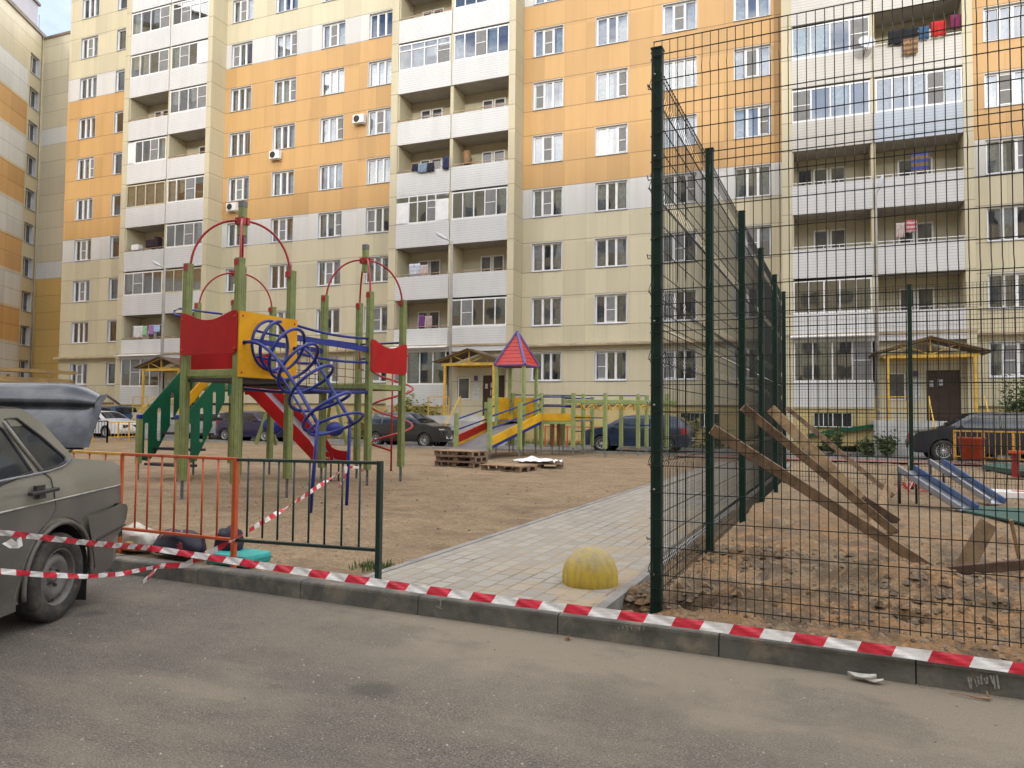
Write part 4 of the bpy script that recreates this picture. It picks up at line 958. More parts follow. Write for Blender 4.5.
g0 = G(1022,572,.10); plank(g0, at_depth(1011,520,(g0-CAMP).dot(fw)), .035, .03, 1, 'thin pale stake standing at the right edge', kn)
# ---------------------------------------------------------------- slides lying in the court
m_blue = pm('slide_blue', (.035,.085,.22), (.10,.14,.22), 4, .5); m_steel = pm('slide_steel', (.30,.32,.37), (.22,.24,.28), 2, .3, metal=.35); m_redp = pm('red_tape_mat', (.48,.05,.04), None, 6, .5)
def chute(pa, pb, w, label):
    t = thing('slide_chute', V((pb.x, pb.y, SOIL)), label, 'slide', 'slide chutes lying in the court')
    d = (pb-pa); L = d.length; d.normalize(); s = d.cross(UP).normalized(); n = s.cross(d)
    if n.z < 0: n = -n
    def pt_(u, x, h): return pa+d*(L*u)+s*x+n*(h-.25*max(0, u-.78)*(-L)*.4*(u > .78)*0)
    q = MB(); q.grid([[pt_(u/10, x, 0) for x in (-w/2, 0, w/2)] for u in range(11)]); q.build('chute', m_steel, t, solid=.012)
    for sg in (-1, 1):
        q = MB(); q.bbar(pt_(0, sg*w/2, .06), pt_(1, sg*w/2, .05), .03, .10, .01, s); q.build('side_board', m_blue if sg < 0 else m_steel, t)
    for sg in (-1, 1): q = MB(); q.tube([pt_(.05, sg*w/2, 0), V((pt_(.05,sg*w/2,0).x, pt_(.05,sg*w/2,0).y, SOIL))], .02, 6); q.build('leg', m_dg, t)
a = G(968,511,.12); chute(at_depth(905,471,(a-CAMP).dot(fw)+1.2), a, .34, 'nearer blue sided steel slide chute lying with one end on the sand')
a = G(997,504,.12); chute(at_depth(934,463,(a-CAMP).dot(fw)+1.6), a, .26, 'farther blue sided steel slide chute lying behind the nearer one')
q = MB(); rj = random.Random(8)
for i in range(9):
    a = at_depth(898+rj.uniform(-6,25), 478+rj.uniform(-8,8), 14.5); b_ = at_depth(912+rj.uniform(-20,26), 498+rj.uniform(-6,9), 14.5+rj.uniform(-.4,.4)); b_.z = max(b_.z, .12)
    tape_mb([a, a.lerp(b_,.5)+UP*rj.uniform(-.1,.12), b_], .04, UP*.6+kd*.7, .12, .006, i+2, q, .05)
tag(q.build('barrier_tape', [m_redp, pm('tape_pink',(.50,.26,.22),None,5,.5)], None, at_depth(905,498,14.5)), 'tangled red tape wound under the slide chutes', 'barrier tape')
q = MB(); a = G(1025,497,.1)
q.obox(a+UP*.05, kd*.75, kn*.35, UP*.05); q.cm = 1; q.obox(a+UP*.103-kd*.1, kd*.10, kn*.1, UP*.003)
tag(q.build('white_board', [m_frame, m_redp], None, a, bevel=.02), 'white slab with red mark lying on the sand at the right edge', 'board')
m_mat = pm('green_mat', (.02,.07,.06), (.03,.09,.07), 4, .6)
q = MB(); q.prism([G(962,512,.11), G(1060,532,.11), G(1070,512,.11), G(978,508,.11)], UP*.03)
tag(q.build('ground_mat', m_mat, None, G(1010,512,.1)), 'dark green plastic sheet spread on the sand near the right edge', 'plastic sheet', 'green sheets on the sand')
q = MB(); q.prism([G(982,469,.12), G(1050,481,.12), G(1060,472,.12), G(1000,467,.12)], UP*.12)
tag(q.build('ground_mat', m_mat, None, G(1010,472,.1)), 'dark green slab lying farther back in front of the yellow barrier', 'plastic sheet', 'green sheets on the sand')
# white stake with a red band by the far post
q = MB(); a = G(909,466,.1); q.bar(a, at_depth(911,423,(a-CAMP).dot(fw)), .05, .05); q.cm = 1; q.bar(a+UP*.75, a+UP*1.0+V((.02,0,0)), .058, .058)
tag(q.build('marker_stake', [m_frame, m_redp], None, a), 'white marker stake with a red band beside the far green post', 'stake')
# ---------------------------------------------------------------- bags behind the low fence
def blob(c, rx, ry, rz, seed, amp=.18, n=20, flat=.0, ang=0):
    P = []; m = 12
    for i in range(m+1):
        ph = -pi/2+pi*i/m; row = []
        for j in range(n+1):
            t = 2*pi*(j % n)/n; d = V((cos(ph)*cos(t), cos(ph)*sin(t), sin(ph)))
            k = 1+amp*noise.fractal(d*1.7+V((seed,0,0)), 1, 2, 3)
            x, y, z = d.x*rx*k, d.y*ry*k, max(d.z*rz*k, -rz*.55)
            row.append(V(c)+V((x*cos(ang)-y*sin(ang), x*sin(ang)+y*cos(ang), z)))
        P.append(row)
    return P
m_plast = pm('plastic_bag', (.46,.44,.38), (.34,.33,.29), 7, .35); m_or2 = pm('orange_content', (.55,.25,.05), (.45,.30,.1), 9, .5); m_navy = pm('navy_nylon', (.006,.006,.022), (.01,.01,.03), 6, .6, bmp=.4, bsc=25); m_dred = pm('dark_red_strap', (.22,.02,.03), None, 5, .6); m_teal = pm('teal_fabric', (.03,.36,.33), (.02,.28,.26), 5, .5)
yb = 5.28
def bx(px, py): return onplane(px, py, K(0, yb), kn)
c = bx(135, 541); q = MB(); q.grid(blob(c, .28, .16, .15, 1.2, .35, ang=-TK)); q.cm = 1; q.grid(blob(c+kd*.06-kn*.06-UP*.03, .13, .10, .075, 4, .4, ang=-TK)); q.cm = 2
tape_mb([c-kd*.26+UP*.0, c-kd*.05+UP*.14-kn*.06, c+kd*.05+UP*.12-kn*.08], .03, UP, 9, .003, 1, q); 
for i in range(len(q.mi)): pass
tag(q.build('plastic_bag', [m_plast, m_or2, m_dred], None, c-UP*.1), 'pale see-through plastic bag with orange contents on the ground by the car', 'plastic bag')
c = bx(180, 545); t = thing('sports_bag', V((c.x, c.y, SOIL)), 'dark navy sports bag with pink straps lying behind the orange bars', 'bag')
q = MB(); q.grid(blob(c, .30, .17, .155, 2.1, .22, ang=-TK)); q.build('bag_body', m_navy, t)
q = MB(); tape_mb([c-kd*.20-kn*.14-UP*.06, c-kd*.12-kn*.12+UP*.10, c-kd*.02-kn*.04+UP*.165], .012, kd, 9, .001, 1, q); tape_mb([c+kd*.16-kn*.12-UP*.06, c+kd*.10-kn*.12+UP*.09, c+kd*.05-kn*.02+UP*.15], .012, kd, 9, .001, 1, q); q.mi = [0]*len(q.mi)
q.build('strap', pm('pink_strap', (.5,.25,.32), None, 4, .6), t)
q = MB(); q.grid(blob(c+kd*.12-kn*.12, .06, .03, .07, 5, .2, ang=-TK)); q.build('pocket', m_dred, t)
c = bx(222, 541)+kn*.1; q = MB(); q.grid(blob(c-UP*.03, .14, .12, .15, 7, .3, ang=-TK)); tag(q.build('backpack', m_navy, None, c-UP*.13), 'small navy backpack leaning behind the thick orange post', 'bag')
c = bx(235, 553); t = thing('teal_case', V((c.x, c.y, SOIL)), 'flat turquoise case lying on the ground under the orange corner post', 'case')
cc = MK.inverted() @ c; q = MB(MK); q.box((cc.x-.25,cc.y-.13,SOIL+.01),(cc.x+.25,cc.y+.22,SOIL+.12)); q.build('case_body', m_teal, t, bevel=.035)
q = MB(MK); q.box((cc.x-.253,cc.y-.133,SOIL+.058),(cc.x+.253,cc.y+.223,SOIL+.066)); q.build('zipper', pm('zip_dark', (.01,.16,.15), None, 5, .5), t, bevel=.003)
# ---------------------------------------------------------------- playground
m_lg = pm('olive_green_timber', (.20,.235,.075), (.15,.18,.06), 5, .55, dust=(.26,.25,.13), dscale=6, dl=.62, dh=.9); m_stub = pm('galvanised_stub', (.22,.23,.23), (.14,.14,.14), 20, .5, metal=.4)
m_red = pm('red_board', (.36,.008,.008), (.30,.007,.007), 3, .5, spec=.2); m_redt = pm('red_tube', (.34,.014,.022), (.27,.012,.016), 5, .35); m_yb = pm('yellow_board', (.62,.30,.006), (.54,.25,.006), 3, .5, spec=.2)
m_bt = pm('blue_tube', (.008,.022,.20), (.010,.02,.15), 4, .38, spec=.4); m_gb = pm('green_board', (.003,.095,.045), (.005,.075,.036), 3, .5, spec=.25); m_deck = pm('dark_deck', (.018,.015,.02), (.03,.025,.03), 5, .6); m_rope = pm('brown_rope', (.22,.12,.07), None, 30, .8)
m_cap = pm('grey_cap', (.12,.13,.13), None, 5, .5); m_bolt2 = pm('red_bolt_cap', (.42,.02,.02), None, 4, .35)
HS = .575; PTOP = 3.93
def tower(T, C, top=PTOP, deckz=2.05, skipcorner=None, zfoot=.40):
    cs = [C+ps*a*HS+pt*b*HS for a, b in ((-1,-1),(1,-1),(1,1),(-1,1))]
    for c in cs:
        q = MB(); q.bbar(c+UP*zfoot, c+UP*top, .125, .125, .016, ps); po = q.build('post', m_lg, T)
        q = MB()                                              # shallow grooves milled down the timber
        for d, s in ((-pt, ps), (ps, pt)):
            for k in (-.022, .022): q.obox(c+d*.0632+s*k+UP*(zfoot+top)/2, s*.004, d*.0008, UP*(top-zfoot)/2)
        q.build('groove', pm('groove_olive', (.10,.12,.04), None, 5, .7) if 'groove_olive' not in bpy.data.materials else bpy.data.materials['groove_olive'], T).parent = po
        q = MB(); q.obox(c+UP*.2, ps*.03, pt*.006, UP*.32); q.obox(c+UP*.2, ps*.006, pt*.03, UP*.32); q.build('ground_stub', m_stub, T).parent = po
    return cs
def beams(T, cs, z, h=.11):
    for i in range(4):
        a, b_ = cs[i], cs[(i+1)%4]; d = (b_-a).normalized()
        q = MB(); q.bbar(a+d*.064+UP*z, b_-d*.064+UP*z, .05, h, .008); q.build('beam', m_lg, T)
def deck(T, cs, z):
    q = MB(); q.prism([c+UP*z for c in cs], UP*.05); q.build('deck', m_deck, T)
def dome(T, C, cs, top=PTOP, zc_=4.72):
    q = MB(); q.bbar(C+UP*(zc_-.25), C+UP*(zc_+.22), .11, .11, .012, ps); q.build('finial', m_lg, T)
    q = MB(); q.bbar(C+UP*(zc_+.225), C+UP*(zc_+.33), .115, .115, .01, ps); q.build('finial_cap', m_cap, T)
    for c in cs:
        d = (C-c); d.z = 0; R_ = d.length; d.normalize(); pts = []
        for i in range(15):
            t = i/14*pi/2; pts.append(c+d*(.03+(R_-.08)*(1-cos(t)))+UP*(top-.07+(zc_-top+.07)*sin(t)))
        q = MB(); q.tube(pts, .02, 8); o = q.build('arch_tube', m_redt, T)
        q = MB()
        sd_ = -pt if (c-C).dot(ps) > 0 else -pt
        q.obox(c+UP*(top-.07)+sd_*.07+d*.02, ps*.045, pt*.012, UP*.05); q.obox(C+UP*(zc_-.01)-d*.065, ps*.05, pt*.03, UP*.06)
        q.build('bracket', m_redt, T).parent = o
C1, C2, C3 = V((-4.555,12.36,0)), V((-6.38,17.05,0)), V((-3.10,15.47,0))
TW = thing('play_structure', V((C1.x, C1.y, SOIL)), 'large climbing frame with three olive timber towers under red arches and green stairs', 'climbing frame')
c1, c2, c3 = tower(TW, C1), tower(TW, C2, 3.98), tower(TW, C3, 3.93)
for C, cs in ((C1,c1),(C2,c2),(C3,c3)): beams(TW, cs, 2.13 if C is C1 else 2.05); deck(TW, cs, 2.0); dome(TW, C, cs, 3.98 if C is C2 else 3.93)
def board(poly2, P0, ax, nrm_, m, nm='panel', th_=.02, bolts=True):
    q = MB(); q.prism([P0+ax*x+UP*z for x, z in poly2], nrm_*th_); o = q.build(nm, m, TW, bevel=.004)
    return o
def concave(w0, w1, z0, z1, sag=.13, n=18, cr=.06):
    pts = [(w0+cr, z0), (w1-cr, z0), (w1, z0+cr), (w1, z1-.05), (w1-.03, z1)]
    for i in range(n+1):
        t = i/n; x = w1-.10-(w1-w0-.2)*t; pts.append((x, z1-sag*(sin(pi*t))**1.2))
    pts += [(w0+.03, z1), (w0, z1-.05), (w0, z0+cr)]
    return pts
F1 = c1[0]-pt*.065
b = board(concave(-.05, 2*HS+.05, 2.42, 3.10), F1, ps, -pt, m_red)
q = MB()
for x, z in ((.0,2.5),(1.15,2.5),(0,3.0),(1.15,3.0)): q.lathe(F1+ps*x+UP*z-pt*.02, [(.018,0),(.018,.006),(0,.012)], 10, -pt)
q.build('bolt_cap', m_bolt2, TW).parent = b
F3 = c3[1]+ps*.065; b = board(concave(-.05, 2*HS+.05, 2.33, 2.98), F3, pt, ps, m_red)
F2b = c2[3]+pt*.065; board(concave(-.05, 2*HS+.05, 2.15, 2.95), F2b, ps, pt, m_red)
board(concave(-.05, 2*HS+.05, 2.15, 2.95), c1[3]+(-ps)*.065-pt*2*HS, pt, -ps, m_red)
# yellow board with the round hole
F2 = c1[1]+ps*.066; w_ = 2*HS; q = MB(); n = 40; cx, cz, rh = w_/2+.02, 2.60, .40
outer = []; inner = []
x0_, x1_, z0_, z1_ = -.07, w_+.07, 2.06, 3.09
for i in range(n):
    t = 2*pi*i/n; dx, dz = cos(t), sin(t)
    k = min((x1_-cx)/dx if dx > 1e-6 else ((x0_-cx)/dx if dx < -1e-6 else 9), (z1_-cz)/dz if dz > 1e-6 else ((z0_-cz)/dz if dz < -1e-6 else 9))
    outer.append((cx+dx*k, cz+dz*k)); inner.append((cx+dx*rh, cz+dz*rh))
# snap nearest samples onto the corners
for cxn, czn in ((x0_,z0_),(x1_,z0_),(x1_,z1_),(x0_,z1_)):
    i = min(range(n), key=lambda i: (outer[i][0]-cxn)**2+(outer[i][1]-czn)**2); outer[i] = (cxn, czn)
P_ = lambda x, z, h: F2+pt*x+UP*z+ps*h
vs = [P_(*p, .022) for p in outer]+[P_(*p, .022) for p in inner]+[P_(*p, 0) for p in outer]+[P_(*p, 0) for p in inner]; fs = []
for i in range(n):
    j = (i+1)%n; fs += [(i,j,n+j,n+i),(2*n+i,3*n+i,3*n+j,2*n+j),(i,2*n+i,2*n+j,j),(n+i,n+j,3*n+j,3*n+i)]
q.add(vs, fs); yb_ = q.build('panel', m_yb, TW); yb_['label'] = 'yellow board with a round hole'
q = MB()
for x, z in ((0,2.13),(w_,2.13),(0,3.02),(w_,3.02)): q.lathe(P_(x,z,.022), [(.018,0),(.018,.006),(0,.012)], 10, ps)
q.build('bolt_cap', m_bolt2, TW).parent = yb_
# blue spiral climber: ring in the board, curved rails, loops, two poles
HC = P_(cx, cz, .03); 
p1 = G(310,513,.09); p2 = G(346.5,505,.09)
ctop = [at_depth(318,424,(p1-CAMP).dot(fw)), at_depth(350,424,(p2-CAMP).dot(fw))]
EC = at_depth(336,424,(p1.y+p2.y)/2-.15)                     # centre of the lowest loop
SP = thing('spiral_climber', (p1+p2)/2, 'blue tubular spiral climber coming out of the yellow board on two blue poles', 'climber')
q = MB(); q.tube([HC+pt*cos(t)*rh*1.0+UP*sin(t)*rh for t in [2*pi*i/36 for i in range(36)]], .023, 8, True); q.build('ring', m_bt, SP)
hd = EC-HC; axis = []
NS = 120
def ax_pt(t):                                                 # leaves the board square, then drops in a straight slope
    e = 1-(1-t)**1.25; b0 = HC; b1 = HC+ps*.42+UP*.02; b2 = HC.lerp(EC,.55)+UP*.15; b3 = EC
    return b0*(1-t)**3+b1*3*t*(1-t)**2+b2*3*t*t*(1-t)+b3*t**3
def frame(t):
    d = (ax_pt(min(1,t+.01))-ax_pt(max(0,t-.01))).normalized()
    nrm_ = d.lerp(V((.25,-.1,-1)).normalized(), min(1, .25+t*.8)).normalized()*(1) if False else None
    tilt = t
    a_t = radians(90-66*tilt**.75); ax_n = (ps*sin(a_t)-UP*cos(a_t)).normalized()   # ring axis: level at the board, steep at the end
    a = (pt - ax_n*pt.dot(ax_n)).normalized(); b_ = ax_n.cross(a); return ax_n, a, b_
loops = 4.6; pts = []
for i in range(NS+1):
    u = i/NS; t = .10+.90*u; an, a, b_ = frame(t); th_ = 2*pi*loops*u+pi*.5
    pts.append(ax_pt(t)+(a*cos(th_)+b_*sin(th_))*(.40+.03*u))
q = MB(); q.tube(pts, .026, 8); q.build('spiral_tube', m_bt, SP)
an, a, b_ = frame(1.0); q = MB(); q.tube([EC+(a*cos(t)+b_*sin(t))*.41 for t in [2*pi*i/32 for i in range(32)]], .022, 8, True); q.build('ring', m_bt, SP)
q = MB()
for sg in (-1, 1):
    pts = []
    for i in range(21):
        t = i/20; an, a, b_ = frame(t); pts.append(ax_pt(t)+a*sg*(.56-.17*min(1,t*1.3))+UP*.05*sin(pi*t))
    q.tube(pts, .027, 8)
    st_ = pts[0]; q.tube([st_-ps*.06, st_], .035, 8)
pts = []
for i in range(5, 21):
    t = i/20; an, a, b_ = frame(t); pts.append(ax_pt(t)+b_*(.38 if b_.z < 0 else -.38))
q.tube(pts, .02, 8)
q.build('rail', m_bt, SP)
for pz, tp in ((p1, ctop[0]), (p2, ctop[1])):
    q = MB(); q.tube([pz-UP*.1, pz.lerp(tp,.5), tp+UP*.05], .026, 10); q.build('pole', m_bt, SP)
# bridge between first and third tower
A_, B_ = c1[2], c3[1]; A2, B2 = c1[3], c3[0]
def sag(a, b_, s, n=14): return [a.lerp(b_, i/n)-UP*s*sin(pi*i/n) for i in range(n+1)]
for a, b_ in ((A_,B_),(A2,B2)):
    for z, r in ((3.02,.024),(2.80,.05),(2.55,.024)):
        q = MB()
        if r > .04: q.bar(a+UP*z+pt*.07, b_+UP*(z-.02)-pt*.07, .045, .10)
        else: q.tube(sag(a+UP*z+pt*.07, b_+UP*(z-.03)-pt*.07, .05), r, 8)
        q.build('bridge_rail', m_bt, TW)
    q = MB(); l = (b_-a).length
    for i in range(1, 9): p = a.lerp(b_, i/9); q.tube([p+UP*2.78, p+UP*2.02], .008, 5)
    for z in (2.35, 2.2): q.tube([a+UP*z, b_+UP*z], .008, 5)
    q.build('rope_net', m_rope, TW)
q = MB(); n = 9
for i in range(n):
    a = A_.lerp(B_, (i+.5)/n); b_ = A2.lerp(B2, (i+.5)/n); q.obox((a+b_)/2+UP*(1.99-.03*sin(pi*(i+.5)/n)), (a-b_)/2*.93, pt*.115, UP*.02)
q.build('bridge_plank', m_deck, TW)
q = MB()
for a, b_ in ((A_,B_),(A2,B2)): q.tube(sag(a+UP*1.93+pt*.06, b_+UP*1.93-pt*.06, .03), .03, 6)
q.build('bridge_cable', m_bt, TW)
# red hoop handle on tower three and blue hand bars
q = MB(); c = c3[1]-ps*.15+UP*2.6; q.tube([c+UP*.2, c+UP*.22+pt*-.12, c-UP*.2-pt*.12, c-UP*.22], .014, 6); q.build('hand_loop', m_redt, TW)
q = MB(); q.tube([c3[0]+UP*3.02, c3[3]+UP*3.02], .022, 6); q.tube([c3[3]+UP*3.02, c3[2]+UP*3.02], .022, 6); q.tube([c3[3]+UP*2.7, c3[2]+UP*2.7], .022, 6); q.build('hand_bar', m_bt, TW)
q = MB(); a = at_depth(222,314,15.6); q.tube([a, at_depth(205,312,15.7), at_depth(192,310,15.9), at_depth(180,308.5,16.2), at_depth(174,311,16.2), at_depth(175,314.5,16.0), at_depth(184,317,15.9)], .022, 8); q.build('hand_bar', m_bt, TW)
# red spiral climbing pole by tower three
sp0 = G(391,471,.09); q = MB(); q.tube([sp0, sp0+UP*3.0], .024, 8); tp = thing('spiral_pole', sp0, 'red climbing pole wrapped by a wide red spiral right of the third tower', 'climbing pole')
q.build('pole', m_redt, tp); pts = [sp0+V((cos(-t), sin(-t), 0))*.51+UP*(2.95-t/(2*pi)*.92) for t in [.6+i*.2 for i in range(76)] if 2.95-t/(2*pi)*.92 > .45]
q = MB(); q.tube([pts[0]*.4+(sp0+UP*3.0)*.6]+pts+[sp0+UP*.5], .026, 8); q.build('spiral_tube', m_redt, tp)
q = MB(); q.bar(sp0+UP*2.98, c3[2]+UP*2.98, .03, .05); q.build('bracket', m_redt, tp)
# stairs with green side boards
n1, n2 = G(141,482,.09), None
e1 = c2[0]; d1 = (V((n1.x,n1.y,0))-V((e1.x,e1.y,0))); d1 = -pt*1.40; n1 = e1+d1*1.0; n2 = c2[1]+d1
L = d1.length; tz = 2.0
for k, (e, nn, nm) in enumerate(((c2[0], n1, 'near'), (c2[1], n2, 'far'))):
    q = MB(); d = (nn-e).normalized(); o_ = -ps*.075 if k == 0 else ps*.075
    prof = [(-.02,2.82),(-.02,2.0),(.25,1.82),(L-.45,.60),(L-.28,.46),(L-.02,.50),(L-.02,1.32),(L-.10,1.42)]
    q.prism([e+d*x+UP*z+o_ for x, z in prof], (ps if k == 0 else -ps)*.022)
    sb = q.build('stair_side', m_gb, TW)
    # slots: real holes cut with a boolean
    cm_ = MB()
    for sx_ in (.24,.56,.88,1.18):
        zt_ = 2.82-(sx_+.1)*(1.40/(L-.1))-.22; zb_ = zt_-.62
        ring = [(sx_+.05*cos(t), (zt_ if sin(t) > 0 else zb_)+.05*sin(t)) for t in [2*pi*i/16+.01 for i in range(16)]]
        cm_.prism([e+d*x+UP*z+o_-ps*.06 for x, z in ring], ps*.16)
    co = cm_.build('cutter', m_gb, TW)
    for ob_ in (sb, co):
        bm = bmesh.new(); bm.from_mesh(ob_.data); bmesh.ops.recalc_face_normals(bm, faces=bm.faces[:]); bm.to_mesh(ob_.data); bm.free()
    md = sb.modifiers.new('slots', 'BOOLEAN'); md.operation = 'DIFFERENCE'; md.object = co; md.solver = 'EXACT'
    bpy.context.view_layer.update(); dg = bpy.context.evaluated_depsgraph_get(); ev = sb.evaluated_get(dg); sb_me = bpy.data.meshes.new_from_object(ev)
    sb.modifiers.clear(); sb.data = sb_me; bpy.data.objects.remove(co)
    q = MB(); q.bbar(nn+UP*.42, nn+UP*1.35, .10, .10, .01, ps); po = q.build('newel_post', m_lg, TW)
    q = MB(); q.bar(nn+UP*.0, nn+UP*.42, .04, .02); q.build('ground_stub', m_stub, TW).parent = po
    q = MB(); q.bbar(nn+UP*1.355, nn+UP*1.44, .108, .108, .02, ps); q.build('post_cap', m_bt, TW).parent = po
for i in range(5):
    z = tz-.32*(i+1)+.0; x = .02+(L-.35)*(i+.5)/5; q = MB(); q.obox((c2[0]+c2[1])/2-pt*(x+.12)+UP*z, ps*(HS+.05), pt*.14, UP*.025); q.build('step', m_deck, TW)
q = MB(); e = c2[1]-ps*.02; q.prism([e-ps*.02-pt*x+UP*z for x, z in ((-.05,3.0),(-.05,2.80),(1.22,1.50),(1.32,1.50),(1.32,1.68))], -ps*.03); q.build('handrail_board', m_yb, TW)
# red slide from the second tower
s0 = (c2[1]+c2[2])/2+ps*.06; LS = 2.5
def zsl(u): return 2.02 if u < .06 else .50+1.52*(1-((u-.06)/.80)) if u < .80 else .46+.10*(1-(u-.8)/.2)**2
for sg in (-1, 1):
    n = 20; top_, bot_ = [], []
    for i in range(n+1):
        u = i/n; z = zsl(u); z = max(z, .50); top_.append(s0+ps*(LS*u)+pt*.27*sg+UP*(z+.26-.06*u)); bot_.append(s0+ps*(LS*u)+pt*.27*sg+UP*(z-.12 if u < .85 else z-.02))
    q = MB(); t_ = pt*.02*sg; q.add(top_+bot_+[p+t_ for p in top_]+[p+t_ for p in bot_], [(i,i+1,n+1+i+1,n+1+i) for i in range(n)]+[(2*(n+1)+i+1,2*(n+1)+i,3*(n+1)+i,3*(n+1)+i+1) for i in range(n)]+[(i,2*(n+1)+i,2*(n+1)+i+1,i+1) for i in range(n)]+[(n+1+i,n+2+i,3*(n+1)+i+1,3*(n+1)+i) for i in range(n)]+[(0,n+1,3*n+3,2*n+2),(n,3*n+2,4*n+3,2*n+1)])
    q.build('slide_side', m_red, TW)
q = MB(); q.grid([[s0+ps*(LS*i/20)+pt*x+UP*(max(zsl(i/20),.48)+.02) for x in (-.26,0,.26)] for i in range(21)]); q.build('slide_chute', m_steel, TW, solid=.01)
q = MB()
for u in (.2,.35,.5,.65): q.obox(s0+ps*(LS*u)+UP*(zsl(u)-.05), pt*.26, ps*.03, UP*.015)
a = s0+ps*LS*.97; q.tube([a+UP*.46, a-UP*.05], .02, 6); q.tube([a+UP*.46-pt*.25, a-pt*.25-UP*.05], .02, 6); q.build('slide_frame', m_deck, TW)
q = MB()                                                        # small white lettering-like rating plate on the slide end
for i in range(5): q.bar(s0+ps*(LS*.88+i*.05)-pt*.295+UP*.56, s0+ps*(LS*.88+i*.05+.02)-pt*.295+UP*.60, .012, .002, ps)
q.build('plate', m_frame, TW)
# ---------------------------------------------------------------- swing frame with blue boards behind
sw = thing('rocking_swing', G(300,445,.09), 'green legged swing with two blue seat boards behind the slide', 'swing')
dS = 22.5
def dp(px, py, d): return at_depth(px, py, d)
for a, b_ in ((dp(256,444,dS), dp(267,412,dS)), (dp(347,445,dS), dp(332,386,dS)), (dp(276,444,dS+1.2), dp(267,412,dS)), (dp(325,444,dS+1.2), dp(332,386,dS))): q = MB(); q.bar(a, b_, .09, .09); q.build('leg', m_lg, sw)
for c_, r_ in ((dp(273,426,dS-.2), .36), (dp(335,429,dS-.3), .30)):
    q = MB(); q.lathe(c_-din*.03, [(0,0),(r_,0),(r_,.05),(0,.05)], 20, din)
    for i, p in enumerate(q.v): q.v[i] = V((p.x, p.y, c_.z+(p.z-c_.z)*.72))
    q.build('seat_board', m_bt, sw)
q = MB(); q.prism([dp(327,404,dS), dp(335,404,dS), dp(334,390,dS), dp(329,390,dS)], din*.05); q.cm = 1; q.prism([dp(328,389,dS), dp(334,389,dS), dp(332,386,dS)], din*.05); q.build('head_board', [m_bt, m_red], sw)
# ---------------------------------------------------------------- ramp structure with the pyramid roof
RT = thing('ramp_structure', G(540,455,.09), 'low play ramp and deck with yellow side boards under a red pyramid roof', 'play ramp')
m_lg2 = pm('light_green_timber', (.27,.33,.12), (.22,.27,.10), 5, .55); m_pr = pm('pink_red_roof', (.48,.035,.025), (.42,.03,.022), 3, .45); m_pur = pm('purple_trim', (.09,.075,.26), None, 3, .4); m_rampf = pm('grey_ramp', (.13,.12,.13), (.17,.16,.16), 2, .6); m_by = pm('bright_yellow_board', (.68,.38,.015), None, 3, .4); m_gap = pm('roof_gap', (.22,.02,.03), None, 3, .6)
def gp(px, py): return G(px, py, .09)
def rpost(px, pyb, pyt, w=.13, m=None, T=RT, zf=.38, nm='post'):
    p = gp(px, pyb); d = (p-CAMP).dot(fw); t = at_depth(px, pyt, d).z
    q = MB(); q.bbar(V((p.x,p.y,zf)), V((p.x,p.y,t)), w, w, .012, ps); o = q.build(nm, m or m_lg2, T)
    q = MB(); q.bar(V((p.x,p.y,0)), V((p.x,p.y,zf)), .045, .03); q.build('ground_stub', m_stub, T).parent = o
    return V((p.x, p.y, 0))
# roofed tower
tc_ = gp(516, 453); tc_.z = 0; hs = .56
tcs = [tc_+ps*a*hs+pt*b_*hs for a, b_ in ((-1,-1),(1,-1),(1,1),(-1,1))]
dR = (tc_-CAMP).dot(fw); ztop = at_depth(516,331,dR).z; zev = at_depth(516,366,dR).z
for c in tcs:
    q = MB(); q.bbar(c+UP*.38, c+UP*(zev+.03), .115, .115, .012, ps); o = q.build('post', m_lg2, RT)
    q = MB(); q.bar(c, c+UP*.38, .045, .03); q.build('ground_stub', m_stub, RT).parent = o
rc = [tc_+ps*a*.64+pt*b_*.64+UP*zev for a, b_ in ((-1,-1),(1,-1),(1,1),(-1,1))]; ap = tc_+UP*ztop
q = MB()
for i in range(4):
    a, b_ = rc[i], rc[(i+1)%4]; nb = 9
    for k in range(nb):
        t0, t1 = k/nb, (k+1)/nb; sh = .012
        up_ = ((a+b_)/2-tc_); up_.z = 0; up_.normalize()
        q.cm = 0; q.add([a.lerp(ap,t0)+up_*sh, b_.lerp(ap,t0)+up_*sh, b_.lerp(ap,t1-.004), a.lerp(ap,t1-.004)], [(0,1,2,3)])
        q.cm = 1; q.add([a.lerp(ap,t0), b_.lerp(ap,t0), b_.lerp(ap,t0)+up_*sh, a.lerp(ap,t0)+up_*sh], [(0,1,2,3)])
q.cm = 1; q.add(rc, [(3,2,1,0)])
ro = q.build('roof', [m_pr, m_gap], RT)
q = MB()
for c in rc: q.bar(c+(c-tc_)*.01, ap+UP*.02, .10, .05)
for i in range(4): q.bar(rc[i]+UP*.0, rc[(i+1)%4], .03, .05)
q.build('roof_trim', m_pur, RT).parent = ro
DZ = at_depth(560, 421, 25).z; 
q = MB(); q.prism([c+UP*(DZ-.05) for c in tcs], UP*.05); q.build('deck', m_rampf, RT)
q = MB(); a, b_ = tcs[0], tcs[3]; q.prism([a+UP*(DZ+.05), b_+UP*(DZ+.05), b_+UP*(DZ+.85), a+UP*(DZ+.85)], -ps*.03); q.build('side_board', m_by, RT)
q = MB(); a, b_ = tcs[3], tcs[2]; q.prism([a+UP*(DZ+.05), a.lerp(b_,.95)+UP*(DZ+.05), a.lerp(b_,.95)+UP*(DZ+.85), a+UP*(DZ+.85)], pt*.03); q.build('side_board', m_by, RT)
